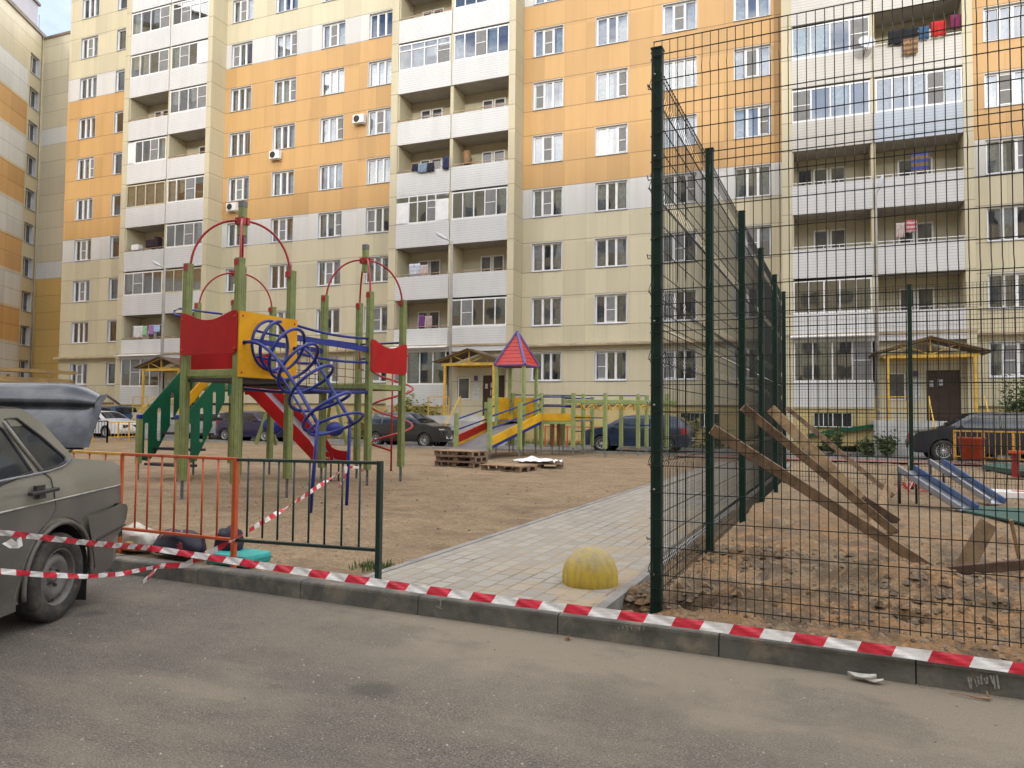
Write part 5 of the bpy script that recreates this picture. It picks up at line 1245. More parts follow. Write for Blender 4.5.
# ramp
a0 = rpost(489.5, 459, 398); a1 = rpost(456, 457, 413); b0_ = rpost(541, 455, 393); b1_ = rpost(513, 452, 393); mid = rpost(519.5, 458, 402); mid2 = rpost(486, 452, 402)
def sboard(a, za, b_, zb_, h, m, nm='side_board', th_=.05):
    q = MB(); s = (b_-a).normalized().cross(UP); q.prism([a+UP*za, b_+UP*zb_, b_+UP*(zb_+h), a+UP*(za+h)], s*th_); q.build(nm, m, RT)
sboard(a0, .50, b0_, DZ+.0, .28, m_by); sboard(a0, .40, b0_, DZ-.11, .10, m_bt, 'lower_trim'); sboard(a1, .55, mid2, .98, .26, m_red); sboard(a1, .42, mid2, .85, .14, m_by); sboard(mid2, .85, b1_, DZ, .28, m_by)
q = MB(); l0 = gp(452,461)-UP*.0; q.add([a1+UP*.42, a0+UP*.42, b0_+UP*(DZ), b1_+UP*(DZ)], [(0,1,2,3)]); q.add([a1+UP*.42, a0+UP*.42, a0-pt*.85+ps*.05+UP*.30, a1-pt*.85-ps*.05+UP*.30], [(3,2,1,0)]); q.build('ramp_floor', m_rampf, RT, solid=.03)
for (a, za, b_, zb_) in ((a1,1.35,mid2,1.75),(mid2,1.75,b1_,DZ+.75),(a0,1.45,b0_,DZ+.8),(a0,1.05,b0_,DZ+.42),(a1,1.0,mid2,1.35)):
    q = MB(); q.tube([a+UP*za, b_+UP*zb_], .028, 6); q.build('handrail', m_bt, RT)
# deck with yellow band
e1_ = rpost(592, 453, 397); e0_ = rpost(573, 456, 393); e2_ = rpost(563, 452.5, 395); e3_ = rpost(583, 454.5, 394)
sboard(b0_, DZ+.0, e0_, DZ, .26, m_by); sboard(e2_, DZ-.02, e1_, DZ-.02, .22, m_by); sboard(b0_, DZ-.12, e0_, DZ-.12, .11, m_lg2, 'beam')
q = MB(); q.add([b0_+UP*DZ, e0_+UP*DZ, e1_+UP*DZ, e2_+UP*DZ], [(0,1,2,3)]); q.build('deck', m_rampf, RT, solid=.05)
for (a, b_) in ((b0_,e0_),(e2_,e1_)):
    for h in (.62, .95):
        q = MB(); q.tube([a+UP*(DZ+h-.1), b_+UP*(DZ+h-.1)], .026, 6); q.build('handrail', m_bt, RT)
for x in (549, 556):
    rpost(x+3, 454, 421, .14, m_wood)
# monkey bars
mb = [rpost(605,457,393), rpost(621,455,396), rpost(638,456,394), rpost(646.5,454,395), rpost(667,457,394)]
q = MB(); zt_ = at_depth(605,401.5,(mb[0]-CAMP).dot(fw)).z; q.bbar(e0_+UP*zt_-ps*.3, mb[2]+UP*zt_+ps*1.4, .08, .14, .01); q.build('beam', m_lg2, RT); q = MB(); q.bbar(e3_+UP*zt_-ps*.1, mb[3]+UP*zt_+ps*1.0, .08, .12, .01); q.build('beam', m_lg2, RT)
q = MB(); zl = zt_-.18; pts = []
for i in range(60):
    p = e0_.lerp(mb[2], i/52); pts.append(V((p.x,p.y,zl+.10*sin(i*1.2)))+din*(.3+.3*sin(i*.6)))
q.tube(pts, .022, 6); q.build('wavy_bar', m_by, RT)
for z in (zt_+.28,):
    q = MB(); q.tube([b1_+UP*z, mb[3]+UP*z], .02, 6); q.build('handrail', m_bt, RT)
for z, a, b_ in ((1.45,e0_,mb[0]),(.95,e0_,e1_),(1.2,mb[2],mb[4])):
    q = MB(); q.tube([a+UP*z, b_+UP*z], .02, 6); q.build('cross_bar', m_bt, RT)
# ---------------------------------------------------------------- pallets
m_pal = [pm('pallet_wood', (.36,.24,.15), (.26,.17,.11), 6, .85, bmp=.4), pm('pallet_wood_dark', (.22,.15,.10), (.15,.10,.07), 6, .85, bmp=.4)]
def pallet(c, ang, label, m=0, grp='wooden pallets on the sand', tilt=0):
    c = V(c); a = V((cos(ang), sin(ang), 0)); b_ = V((-sin(ang), cos(ang), 0)); t = thing('pallet', c, label, 'pallet', grp)
    q = MB()
    for i in range(7): q.obox(c+b_*(-.4+.8*i/6)+UP*.133, a*.6, b_*.05, UP*.011)
    q.build('top_boards', m_pal[m], t); q = MB()
    for i in (-1,0,1): q.obox(c+a*.55*i+UP*.11, a*.05, b_*.4, UP*.011); q.obox(c+a*.0+b_*.36*i+UP*.011, a*.6, b_*.05, UP*.011)
    for i in (-1,0,1):
        for j in (-1,0,1): q.obox(c+a*.53*i+b_*.35*j+UP*.06, a*.07, b_*.05, UP*.038)
    q.build('blocks', m_pal[1], t); return t
pc = gp(461,466); a_ = -PA
pallet(pc, a_, 'dark pallet at the bottom of the stack under the grey ramp', 1); pallet(pc+UP*.147+ps*.03, a_+.05, 'middle pallet of the stack under the grey ramp', 1); pallet(pc+UP*.294-ps*.02, a_-.03, 'topmost reddish pallet of the stack under the grey ramp', 0)
pc = gp(509,470); pallet(pc, a_-.15, 'low pallet lying alone on the sand left of the white wrapping', 0); pc2 = gp(540,468); pallet(pc2, a_+.3, 'broken pallet under the white wrapping paper', 1)
q = MB(); c = pc2+UP*.20-ps*.1; q.grid([[c+ps*(u*.12)+pt*(v_*.1)+UP*(.05*noise.noise(V((u*1.3,v_*1.7,2)))+.12*max(0,1-abs(u+1)/3)*max(0,1-abs(v_)/4)) for v_ in range(-4,5)] for u in range(-5,6)])
for i, p in enumerate(q.v): q.v[i] = p+UP*.05*noise.noise(p*7)
q.sm = [False]*len(q.sm); tag(q.build('wrapping_sheet', m_frame, None, pc2, solid=.004), 'crumpled white sheet lying over the broken pallet', 'sheet')
# ---------------------------------------------------------------- cars
m_tyre = pm('tyre_rubber', (.022,.021,.020), (.035,.032,.028), 12, .85, dust=(.075,.065,.05), dscale=9, dl=.45, dh=.75); m_rim = pm('steel_rim', (.15,.145,.135), (.10,.095,.085), 6, .6, metal=.2, dust=(.12,.10,.08), dscale=8, dl=.5, dh=.8)
m_alloy = pm('alloy_rim', (.55,.56,.58), None, 4, .3, metal=.5); m_black = pm('black_plastic', (.018,.018,.02), (.03,.03,.03), 6, .5); m_cg = pm('car_glass', (.012,.016,.02), (.03,.035,.04), .8, .04, spec=.6)
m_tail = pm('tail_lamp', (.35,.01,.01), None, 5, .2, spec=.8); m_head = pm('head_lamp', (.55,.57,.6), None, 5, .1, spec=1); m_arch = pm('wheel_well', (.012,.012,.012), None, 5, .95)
def paint(name, col, rough=.28, dust=None, dl=.5, dh=.8, metal=.0): return pm(name, col, tuple(c*.9 for c in col), 2, rough, metal, coat=.8, dust=dust, dscale=2.2, dl=dl, dh=dh)
def cut_poly(poly, ycuts, zcuts):                              # polygon (y,z) sliced by lines so it can be bent
    bm = bmesh.new(); f = bm.faces.new([bm.verts.new((0, y, z)) for y, z in poly])
    for z in zcuts: bmesh.ops.bisect_plane(bm, geom=bm.verts[:]+bm.edges[:]+bm.faces[:], plane_co=(0,0,z), plane_no=(0,0,1))
    for y in ycuts: bmesh.ops.bisect_plane(bm, geom=bm.verts[:]+bm.edges[:]+bm.faces[:], plane_co=(0,y,0), plane_no=(0,1,0))
    bm.verts.index_update(); vs = [(v.co.y, v.co.z) for v in bm.verts]; fs = [tuple(v.index for v in f.verts) for f in bm.faces]; bm.free(); return vs, fs
def arc(cy, cz, r, a0, a1, n=10): return [(cy+r*cos(radians(a0+(a1-a0)*i/n)), cz+r*sin(radians(a0+(a1-a0)*i/n))) for i in range(n+1)]
def wheel(T, MW_, y, x, r, w, rimm, sgn, spokes=0, steel=False):
    c = MW_ @ V((x, y, r)); ax = (MW_.to_3x3() @ V((sgn,0,0))).normalized(); ref = UP
    q = MB(); q.lathe(c, [(r*.60,-w*.5),(r*.9,-w*.5),(r*.975,-w*.42),(r,-w*.28),(r,w*.25),(r*.985,w*.36),(r*.93,w*.47),(r*.80,w*.50),(r*.68,w*.47),(r*.64,w*.40)], 44, ax, ref)
    tw = q.build('wheel', m_tyre, T)
    q = MB(); R_ = r*.645
    q.lathe(c, [(R_,w*.42),(R_*.97,w*.44),(R_*.93,w*.36),(R_*.90,w*.12),(R_*.86,w*.06)], 40, ax, ref)
    if spokes:
        q.cm = 1; q.lathe(c, [(R_*.88,w*.02),(0,w*.02)], 32, ax, ref); q.cm = 0
        a_ = UP; b_ = ax.cross(a_)
        for i in range(spokes):
            t = 2*pi*i/spokes; d = a_*cos(t)+b_*sin(t); q.bar(c+ax*w*.30+d*R_*.1, c+ax*w*.33+d*R_*.93, R_*.11, .02, ax)
        q.lathe(c, [(R_*.2,w*.30),(R_*.18,w*.38),(0,w*.39)], 20, ax, ref)
    else:
        q.lathe(c, [(R_*.86,w*.06),(R_*.80,w*.22),(R_*.70,w*.33),(R_*.55,w*.33),(R_*.42,w*.20),(R_*.30,w*.10),(R_*.22,w*.14),(R_*.20,w*.26),(R_*.10,w*.28),(0,w*.28)], 40, ax, ref)
        a_ = UP; b_ = ax.cross(a_); q.cm = 1
        for i in range(12):
            t = 2*pi*i/12; d = a_*cos(t)+b_*sin(t); q.lathe(c+d*R_*.80+ax*w*.225, [(R_*.055,-.004),(R_*.055,.002),(0,.003)], 10, ax, ref)
        for i in range(4):
            t = 2*pi*i/4+.5; d = a_*cos(t)+b_*sin(t); q.lathe(c+d*R_*.36+ax*w*.12, [(R_*.06,0),(R_*.06,.02),(0,.022)], 8, ax, ref)
    q.build('rim', [rimm, m_black], T).parent = tw
# generic car. side profile in (y forward, z); half width w(z)
def car(MWc, spec, label, pmat, grp=None):
    """spec: outline upper (rear to front), sill z, wheels [(y,r)], windows polys, belt z, roof half width etc."""
    T = thing('parked_car', MWc.translation, label, 'car', grp, rz=MWc.to_euler().z); WM[T.name] = MWc
    up = spec['up']; zs_ = spec['sill']; W = spec['W']; belt = spec['belt']; inn = spec['inn']; L0, L1 = up[0][0], up[-1][0]
    ztop = max(z for y, z in up)
    def wf(y, z):
        b = W - .05*max(0, (.55-z)/.4) if z < .55 else W - .012*((z-.55)/.3)
        if z > belt: b = W-.02 - inn*((z-belt)/(ztop-belt))**1.15
        if z > ztop-.12: b -= .10*((z-(ztop-.12))/.12)**2
        e = min(y-L0, L1-y); b -= .16*max(0, 1-e/.45)**2
        return b
    poly = list(up); poly += [(L1-.02, spec.get('fz', .35)), (L1-.12, zs_)]
    for (wy, wr) in sorted(spec['wheels'], reverse=True):
        R_ = wr*1.16; a = math.degrees(math.asin(max(-1, min(1, (zs_-wr)/R_)))); poly += arc(wy, wr, R_, a, 180-a, 12)
    poly += [(L0+.12, zs_), (L0+.02, spec.get('rz', .35))]
    zc_ = [.45,.6,.75,belt,belt+.1,belt+.2,belt+.3,ztop-.12,ztop-.06]; yc_ = [L0+.15,L0+.3,L0+.45,L1-.45,L1-.3,L1-.15]
    vs, fs = cut_poly(poly, yc_, zc_); q = MB(MWc)
    for sg in (1, -1): q.add([(sg*wf(y,z), y, z) for y, z in vs], [f if sg > 0 else f[::-1] for f in fs], smooth=True)
    # skin over the top, nose and tail
    full = [(L0+.12,zs_),(L0+.02,spec.get('rz',.35))]+up+[(L1-.02,spec.get('fz',.35)),(L1-.12,zs_)]
    dense = []
    for a, b_ in zip(full[:-1], full[1:]):
        n = max(1, int(math.hypot(b_[0]-a[0], b_[1]-a[1])/.18)); dense += [(a[0]+(b_[0]-a[0])*i/n, a[1]+(b_[1]-a[1])*i/n) for i in range(n)]
    dense.append(full[-1]); rows = []
    for y, z in dense:
        w0 = wf(y, z); e = 0
        rows.append([(w0*k, y + (.10*(1-k*k) if y > (L1+L0)/2 and z < belt+.05 and L1-y < .5 else -.06*(1-k*k) if y-L0 < .4 and z < belt+.05 else 0), z + .035*(1-k*k)*(1 if z > belt-.12 else 0)) for k in (-1,-.95,-.75,-.4,0,.4,.75,.95,1)])
    q.grid(rows); body = q.build('body', pmat, T)
    q = MB(MWc)
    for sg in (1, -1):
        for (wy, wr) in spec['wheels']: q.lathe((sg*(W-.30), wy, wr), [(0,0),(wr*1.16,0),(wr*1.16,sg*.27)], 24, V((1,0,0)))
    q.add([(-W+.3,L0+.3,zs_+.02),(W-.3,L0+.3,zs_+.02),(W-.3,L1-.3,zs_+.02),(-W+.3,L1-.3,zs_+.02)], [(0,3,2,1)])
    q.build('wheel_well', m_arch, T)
    for sg in (1, -1):
        for wp in spec['win']:
            vs, fs = cut_poly(wp, [], zc_); q = MB(MWc); q.add([(sg*(wf(y,z)+.006), y, z) for y, z in vs], [f if sg > 0 else f[::-1] for f in fs], smooth=True); q.build('side_window', m_cg, T)
            vs, fs = cut_poly([(wy_+(wy_-sum(p[0] for p in wp)/len(wp))*.05, wz_+(wz_-sum(p[1] for p in wp)/len(wp))*.10) for wy_, wz_ in wp], [], zc_); q = MB(MWc); q.add([(sg*(wf(y,z)+.003), y, z) for y, z in vs], [f if sg > 0 else f[::-1] for f in fs], smooth=True); q.build('window_trim', m_black, T)
        for (wy, wr) in spec['wheels']: wheel(T, MWc, wy, sg*(W-.11), wr, .20, spec.get('rim', m_alloy), sg, spec.get('spokes', 9))
        for (y0, z0) in spec.get('handles', []): q = MB(MWc); q.box((sg*(W-.02)-.012,y0,z0),(sg*(W-.02)+.022,y0+.17,z0+.03)); q.build('door_handle', m_black, T)
        y0, z0 = spec['mirror']; q = MB(MWc); q.grid([[V((sg*(W+.10),y0,z0))+V((.09*cos(p_)*sin(t), .05*cos(p_)*cos(t), .07*sin(p_))) for t in [2*pi*i/10 for i in range(11)]] for p_ in [-1.5+3.0*i/6 for i in range(7)]]); q.bar((sg*(W-.06),y0,z0-.04),(sg*(W+.06),y0,z0-.03),.03,.03); q.build('mirror', spec.get('mm', m_black), T)
    for nm, (pa, pb) in (('windscreen', spec['ws']), ('rear_window', spec['rw'])):
        q = MB(MWc); rows = []
        for i in range(5):
            y, z = pa[0]+(pb[0]-pa[0])*i/4, pa[1]+(pb[1]-pa[1])*i/4; w0 = wf(y, z)-.07; rows.append([(w0*k, y+(.008 if nm == 'windscreen' else -.008), z+.012+.035*(1-k*k)) for k in (-1,-.5,0,.5,1)])
        q.grid(rows); q.build(nm, m_cg, T)
    for sg in (1, -1):
        y, z0, z1 = L1, *spec['hl']; q = MB(MWc)
        ring = [[(sg*x, L1-.012-.02-.55*max(0,x-(W-.42))**1.6+.035, z) for x in [W-.52+.08*i for i in range(6)]] for z in (z0, (z0+z1)/2, z1)]; q.grid(ring); q.build('headlight', m_head, T)
        q = MB(MWc); z0, z1 = spec['tl']; q.grid([[(sg*(wf(L0+yy,z)+.006), L0+yy, z) for yy in (.05,.12,.22,.30)] for z in (z0,(z0+z1)/2,z1)]); q.build('tail_light', m_tail, T)
    q = MB(MWc); q.box((-.28,L1+.03,.38),(.28,L1+.085,.50)); q.box((-.28,L0-.08,.5),(.28,L0-.05,.62)); q.build('number_plate', m_frame, T)
    q = MB(MWc); q.box((-.5,L1+.03,.55),(.5,L1+.075,.72)); q.build('grille', m_black, T)
    return T
SEDAN = dict(up=[(-2.2,.45),(-2.2,.95),(-2.05,1.02),(-1.35,1.06),(-.75,1.40),(.1,1.45),(.55,1.40),(1.25,1.0),(2.0,.86),(2.2,.70),(2.22,.45)], sill=.24, W=.86, belt=.93, inn=.22, wheels=[(-1.32,.32),(1.35,.32)], win=[[(-1.25,1.0),(-.72,1.34),(-.15,1.38),(-.15,.98)],[(-.08,.98),(-.08,1.38),(.45,1.34),(.98,1.0)]], ws=((.60,1.37),(1.20,1.04)), rw=((-1.30,1.09),(-.80,1.38)), hl=(.62,.76), tl=(.72,.92), mirror=(.85,1.0), handles=[(-.55,.85),(.3,.84)])
SUVS = dict(up=[(-2.4,.5),(-2.42,1.1),(-2.2,1.62),(-1.9,1.70),(.2,1.72),(.6,1.66),(1.35,1.20),(2.2,1.02),(2.4,.85),(2.42,.5)], sill=.30, W=.95, belt=1.12, inn=.20, wheels=[(-1.40,.37),(1.47,.37)], win=[[(-2.1,1.2),(-1.95,1.55),(-1.25,1.6),(-1.25,1.18)],[(-1.18,1.18),(-1.18,1.6),(-.25,1.62),(-.25,1.17)],[(-.18,1.17),(-.18,1.62),(.45,1.58),(1.12,1.19)]], ws=((.66,1.62),(1.30,1.25)), rw=((-2.40,1.15),(-2.22,1.58)), hl=(.82,.98), tl=(.95,1.25), mirror=(.95,1.22), handles=[(-1.0,1.02),(0,1.02)], spokes=16)
HATCH = dict(up=[(-1.95,.45),(-1.98,.95),(-1.85,1.12),(-1.45,1.45),(-1.1,1.52),(.1,1.52),(.45,1.46),(1.15,1.05),(1.85,.88),(2.0,.72),(2.02,.45)], sill=.24, W=.84, belt=.97, inn=.20, wheels=[(-1.22,.31),(1.28,.31)], win=[[(-1.6,1.08),(-1.35,1.38),(-.95,1.44),(-.95,1.04)],[(-.88,1.03),(-.88,1.44),(-.1,1.45),(-.1,1.02)],[(-.03,1.02),(-.03,1.45),(.35,1.41),(.88,1.04)]], ws=((.5,1.43),(1.10,1.09)), rw=((-1.88,1.1),(-1.5,1.42)), hl=(.66,.82), tl=(.85,1.1), mirror=(.75,1.06), handles=[(-.7,.9),(.15,.9)])
def carM(px, py, off, facing, z=.06, ds=0):
    # the car stands at the facade distance off; px picks the spot along it
    P = onplane(px, py, MF @ V((0,-off,0)), din); s = (MF.inverted() @ P).x+ds
    return MF @ Matrix.Translation((s, -off, z)) @ Matrix.Rotation(-pi/2 if facing > 0 else pi/2, 4, 'Z')
GR = 'cars parked along the building'
car(carM(945,458,5.2,-1,ds=1.3), SUVS, 'dark blue SUV parked behind the yellow barrier in front of the right entrance', paint('paint_darkblue', (.006,.009,.02)), GR)
car(carM(638,440,4.6,-1), dict(SEDAN, up=[(-2.2,.45),(-2.22,1.0),(-2.1,1.15),(-1.75,1.42),(-1.2,1.5),(.1,1.5),(.5,1.44),(1.25,1.02),(2.0,.88),(2.2,.72),(2.22,.45)], rw=((-2.12,1.14),(-1.8,1.4)), tl=(.75,1.02)), 'dark blue car parked behind the monkey bars', paint('paint_blue', (.012,.025,.06)), GR)
car(carM(408,440,5.6,1), HATCH, 'black hatchback parked right of the red spiral pole', paint('paint_black', (.014,.017,.02)), GR)
car(carM(255,434,5.0,1), HATCH, 'dark violet blue car seen between the posts of the middle tower', paint('paint_violet', (.015,.013,.06)), GR)
car(carM(214,430,3.6,-1), SEDAN, 'silver car seen low behind the green stairs', paint('paint_silver', (.34,.35,.36)), GR)
car(carM(101,428,5.2,1), SEDAN, 'white car parked behind the raised boot lid of the near car', paint('paint_white', (.72,.73,.75)), GR)
car(carM(98,420,3.4,-1,.1), SUVS, 'dark blue car parked beyond the white one', paint('paint_navy', (.02,.05,.12)), GR)
# ---------------------------------------------------------------- the near car with its boot open
X0 = -3.24; MI = Matrix.Identity(4)
def nwf(y, z):
    b = 0.0; y = min(y, 6.33); z = min(max(z, .1), 1.42)
    if z < .45: b = -.03*(.45-z)/.2
    elif z > .55: b = -.035*min(1,(z-.55)/.35)
    if z > .93: b = -.035-.36*((z-.93))**1.12
    if y > 6.10: b -= .07*((y-6.10)/.35)**2*(1 if z < .95 else .6)
    return b
def sp(px, py):                                                # picture point on the car's right flank -> (y, z)
    x = X0
    for _ in range(6):
        p = onplane(px, py, V((x, 0, 0)), V((1,0,0))); x = X0+nwf(p.y, p.z)
    return (min(max(p.y, 3.4), 6.5), p.z)
dustc = (.17,.155,.125)
m_body = paint('paint_greygreen', (.20,.195,.16), .34, (.25,.23,.19), .40, .78, metal=.25); m_low = pm('grey_cladding_plastic', (.095,.088,.078), (.075,.07,.062), 2, .55, dust=(.13,.118,.095), dscale=2.5, dl=.4, dh=.75)
m_lid = pm('paint_lid', (.042,.048,.060), (.08,.087,.10), 6, .30, .2, coat=.3, lo=.38, hi=.62)
NC = thing('parked_car', V((-4.15, 5.2, 0)), 'dusty grey sedan with its boot lid raised, standing at the left edge', 'car')
yb = 5.385; RW = .312; 
top_pts = [(1.42,.40),(1.42,.66),(1.57,.80),(2.4,.93),(2.85,.98),(3.45,1.33),(3.78,1.385),sp(-60,409),sp(0,408.5),sp(22,409),sp(42,422),sp(55,437),sp(67,450),sp(74,458),sp(95,460.0),sp(112,461),sp(118.5,465),sp(121,478),sp(120.5,500)]
bumper_join = sp(120,503)
arch_c = (yb, .30); RA = .385
wy2 = yb-2.46
poly = list(top_pts)+[bumper_join, sp(118,530), (6.22,.27)]
a_ = math.degrees(math.asin((.21-.30)/RA)); poly += [(yb+RA*cos(radians(a_)), .21)]+arc(yb, .30, RA, a_, 180-a_, 16)[1:]+arc(wy2, .30, RA, a_, 180-a_, 12)+[(1.57,.21)]
zc_ = [.35,.45,.55,.65,.75,.85,.93,1.0,1.07,1.14,1.21,1.28,1.34]; yc_ = [1.7,2.1,2.5,2.9,3.3,3.7,4.1,4.5,4.9,5.3,5.7,6.08,6.16,6.22,6.28]
vs, fs = cut_poly(poly, yc_, zc_)
WC = 1.62
def side(q, vs, fs, off=0, both=True, smooth=True):
    if both is True or both != -1: q.add([(X0+nwf(y,z)+off, y, z) for y, z in vs], fs, smooth=smooth)
    if both is True or (both is not False and both == -1): q.add([(X0-WC-nwf(y,z)-off, y, z) for y, z in vs], [f[::-1] for f in fs], smooth=smooth)
q = MB(); side(q, vs, fs)
rows = []; dense = []
bt = top_pts[:9]+[top_pts[9]]
skin = top_pts[:10]
for a, b_ in zip(skin[:-1], skin[1:]):
    n = max(1, int(math.hypot(b_[0]-a[0], b_[1]-a[1])/.12)); dense += [(a[0]+(b_[0]-a[0])*i/n, a[1]+(b_[1]-a[1])*i/n) for i in range(n)]
dense.append(skin[-1])
def acr(y, z, crown=.03, off=0): 
    w0 = nwf(y, z)+off; return [(X0+w0+( -WC-2*w0)*k, y, z+crown*(1-(2*k-1)**2)+ .0) for k in (0,.02,.08,.25,.5,.75,.92,.98,1)]
for y, z in dense: rows.append(acr(y, z))
q.grid(rows)
# rear deck shelf edges and tail panel (boot opening stays open)
bo = [top_pts[i] for i in (13,14,15,16,17,18)]
for k0, k1 in ((0,.09),(.91,1)):
    q.grid([[(X0+nwf(y,z)+(-WC-2*nwf(y,z))*k, y, z-.0) for k in (k0,(k0+k1)/2,k1)] for y, z in bo[:4]])
q.grid([acr(y, z, 0) for y, z in ((6.25,.80),(6.28,.66),(6.30,.45))]); q.grid([acr(y, z, 0) for y, z in ((6.25,.80),(6.14,.80))])
body = q.build('body', m_body, NC)
# rear screen
q = MB(); rr = [(top_pts[9][0]+.02,1.36),(4.55,1.26),(4.75,1.14),(4.98,1.0)]; rr = [(sp(22,409)[0], sp(22,409)[1]), (sp(45,427)[0], sp(45,427)[1]-.01), (sp(72,455)[0], sp(72,455)[1]-.02)]
q.grid([[(X0+nwf(y,z)-.10+(-WC-2*(nwf(y,z)-.10))*k, y, z+.02*(1-(2*k-1)**2)) for k in (0,.25,.5,.75,1)] for y, z in rr]); q.build('rear_window', m_cg, NC)
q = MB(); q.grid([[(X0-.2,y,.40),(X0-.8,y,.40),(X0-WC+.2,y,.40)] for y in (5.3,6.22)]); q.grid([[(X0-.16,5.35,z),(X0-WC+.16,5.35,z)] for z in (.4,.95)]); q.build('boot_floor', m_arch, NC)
# darker lower band below the stripe, bumper, sill
st0, st1 = sp(-300,560), sp(119,485)
def strz(y): 
    a, b_ = sp(0,512.5), sp(119,484.5); return a[1]+(b_[1]-a[1])*(y-a[0])/(b_[0]-a[0]) if y > a[0] else a[1]+(y-a[0])*.02
low = [(1.12,.58),(2.0,strz(2.0)),(3.2,strz(3.2)),(4.0,strz(4.0)),(4.6,strz(4.6)),(5.2,strz(5.2)),(5.93,strz(5.93)),(5.93,.60),(5.55,.52),(5.30,.53)]+arc(yb,.30,RA+.055,60,180,12)+[(4.0,.21),(3.2,.21)]
ylo = [(y, z) for y, z in [(sp(0,512.5)[0]-2.2,strz(2.6)),(4.0,strz(4.0)),(4.6,strz(4.6)),(5.2,strz(5.2)),(5.94,strz(5.94)),(5.95,sp(119,503)[1]+.005),(5.42,sp(82,516)[1])]]
lowp = [(wy2+RA+.03,.22)]+[(wy2+RA+.03,strz(3.1)-.0)]+[(3.9,strz(3.9)),(4.5,strz(4.5)),(5.1,strz(5.1)),(5.6,strz(5.6)),(6.27,strz(6.27)),(6.28,sp(119,503)[1]+.006),(yb+RA*.92,sp(84,515.5)[1]+.006)]+arc(yb,.30,RA+.05,52,175,14)+[(yb-RA-.06,.22)]
vs, fs = cut_poly(lowp, yc_, zc_)
for s_ in (1,-1): q = MB(); side(q, vs, fs, .007, s_); q.build('lower_cladding', m_low, NC)
m_trim = pm('trim_strip', (.42,.41,.38), (.25,.24,.22), 6, .4)
for x in (0, 1):
    pts = [(X0+nwf(y,strz(y))+.010 if x == 0 else X0-WC-nwf(y,strz(y))-.010, y, strz(y)) for y in [3.38+.1*i for i in range(30)]]
    q = MB(); q.tube(pts, .0065, 5); q.build('trim_strip', m_trim, NC)
def spb(px, py):
    p = onplane(px, py, V((X0+.03, 0, 0)), V((1,0,0))); return (min(p.y, 6.5), p.z)
bp = [sp(81.5,516.5), sp(100,510.5), spb(119,503.5), spb(125.5,503.8), spb(128,508), spb(126,519), spb(119.5,532), spb(112,540), (6.06,.24), (yb+RA+.0,.22), (yb+RA+.03,.30), (yb+RA*.99,.42)]
vs, fs = cut_poly(bp, [5.85,5.95,6.05,6.15,6.21,6.27,6.33], [.3,.36,.42,.48,.54]); q = MB()
def bwf(y, z): return .035-.02*max(0,(.32-z)/.1) - .07*max(0,min(1.3,(y-6.2)/.25))**2
q.add([(X0+bwf(y,z), y, z) for y, z in vs], fs, smooth=True); q.add([(X0-WC-bwf(y,z), y, z) for y, z in vs], [f[::-1] for f in fs], smooth=True)
q.grid([[(X0+bwf(y,z)+(-WC-2*bwf(y,z))*k, y+.05*(1-(2*k-1)**2), z) for k in (0,.03,.1,.3,.5,.7,.9,.97,1)] for y, z in (spb(119,503.5), spb(125.5,503.8), spb(128,508), spb(126,519), spb(119.5,532), spb(112,540))])
q.build('bumper', m_low, NC)
q = MB(); 
for dx in (.040,): q.tube([(X0+bwf(y,.50)+.004, y, z) for y, z in ((5.80,.505),(5.95,.53),(6.1,.548),(6.22,.56))], .008, 5)
q.build('bumper_groove', m_black, NC)
sillp = [(wy2+RA+.02,.17),(yb-RA-.02,.17),(yb-RA-.04,.26),(wy2+RA+.04,.26)]; q = MB(); vs, fs = cut_poly(sillp, yc_, [])
for s_ in (1,-1): q = MB(); side(q, vs, fs, .012, s_); q.build('sill', m_low, NC)
# arch lip
q = MB(); q.tube([(X0+.014, yb+(RA+.012)*cos(t), .30+(RA+.012)*sin(t)) for t in [radians(-10+200*i/24) for i in range(25)]], .016, 8); q.build('arch_lip', m_low, NC)
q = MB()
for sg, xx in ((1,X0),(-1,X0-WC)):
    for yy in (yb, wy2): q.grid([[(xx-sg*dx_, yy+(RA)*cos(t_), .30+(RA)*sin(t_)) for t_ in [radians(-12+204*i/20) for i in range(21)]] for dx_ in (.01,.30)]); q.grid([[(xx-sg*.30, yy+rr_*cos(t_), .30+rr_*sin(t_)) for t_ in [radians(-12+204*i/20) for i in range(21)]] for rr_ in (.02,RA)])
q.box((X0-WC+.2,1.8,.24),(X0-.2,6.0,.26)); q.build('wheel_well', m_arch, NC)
q = MB(); q.prism([(X0-.02,5.78,.05),(X0-.02,5.78,.32),(X0-.22,5.78,.32),(X0-.22,5.78,.05)], V((0,.006,0))); q.build('mud_flap', m_black, NC)
for xx, sg in ((X0-.075,1),(X0-WC+.075,-1)):
    for yy in (yb, wy2): wheel(NC, MI, yy, xx, RW, .185, m_rim, sg)
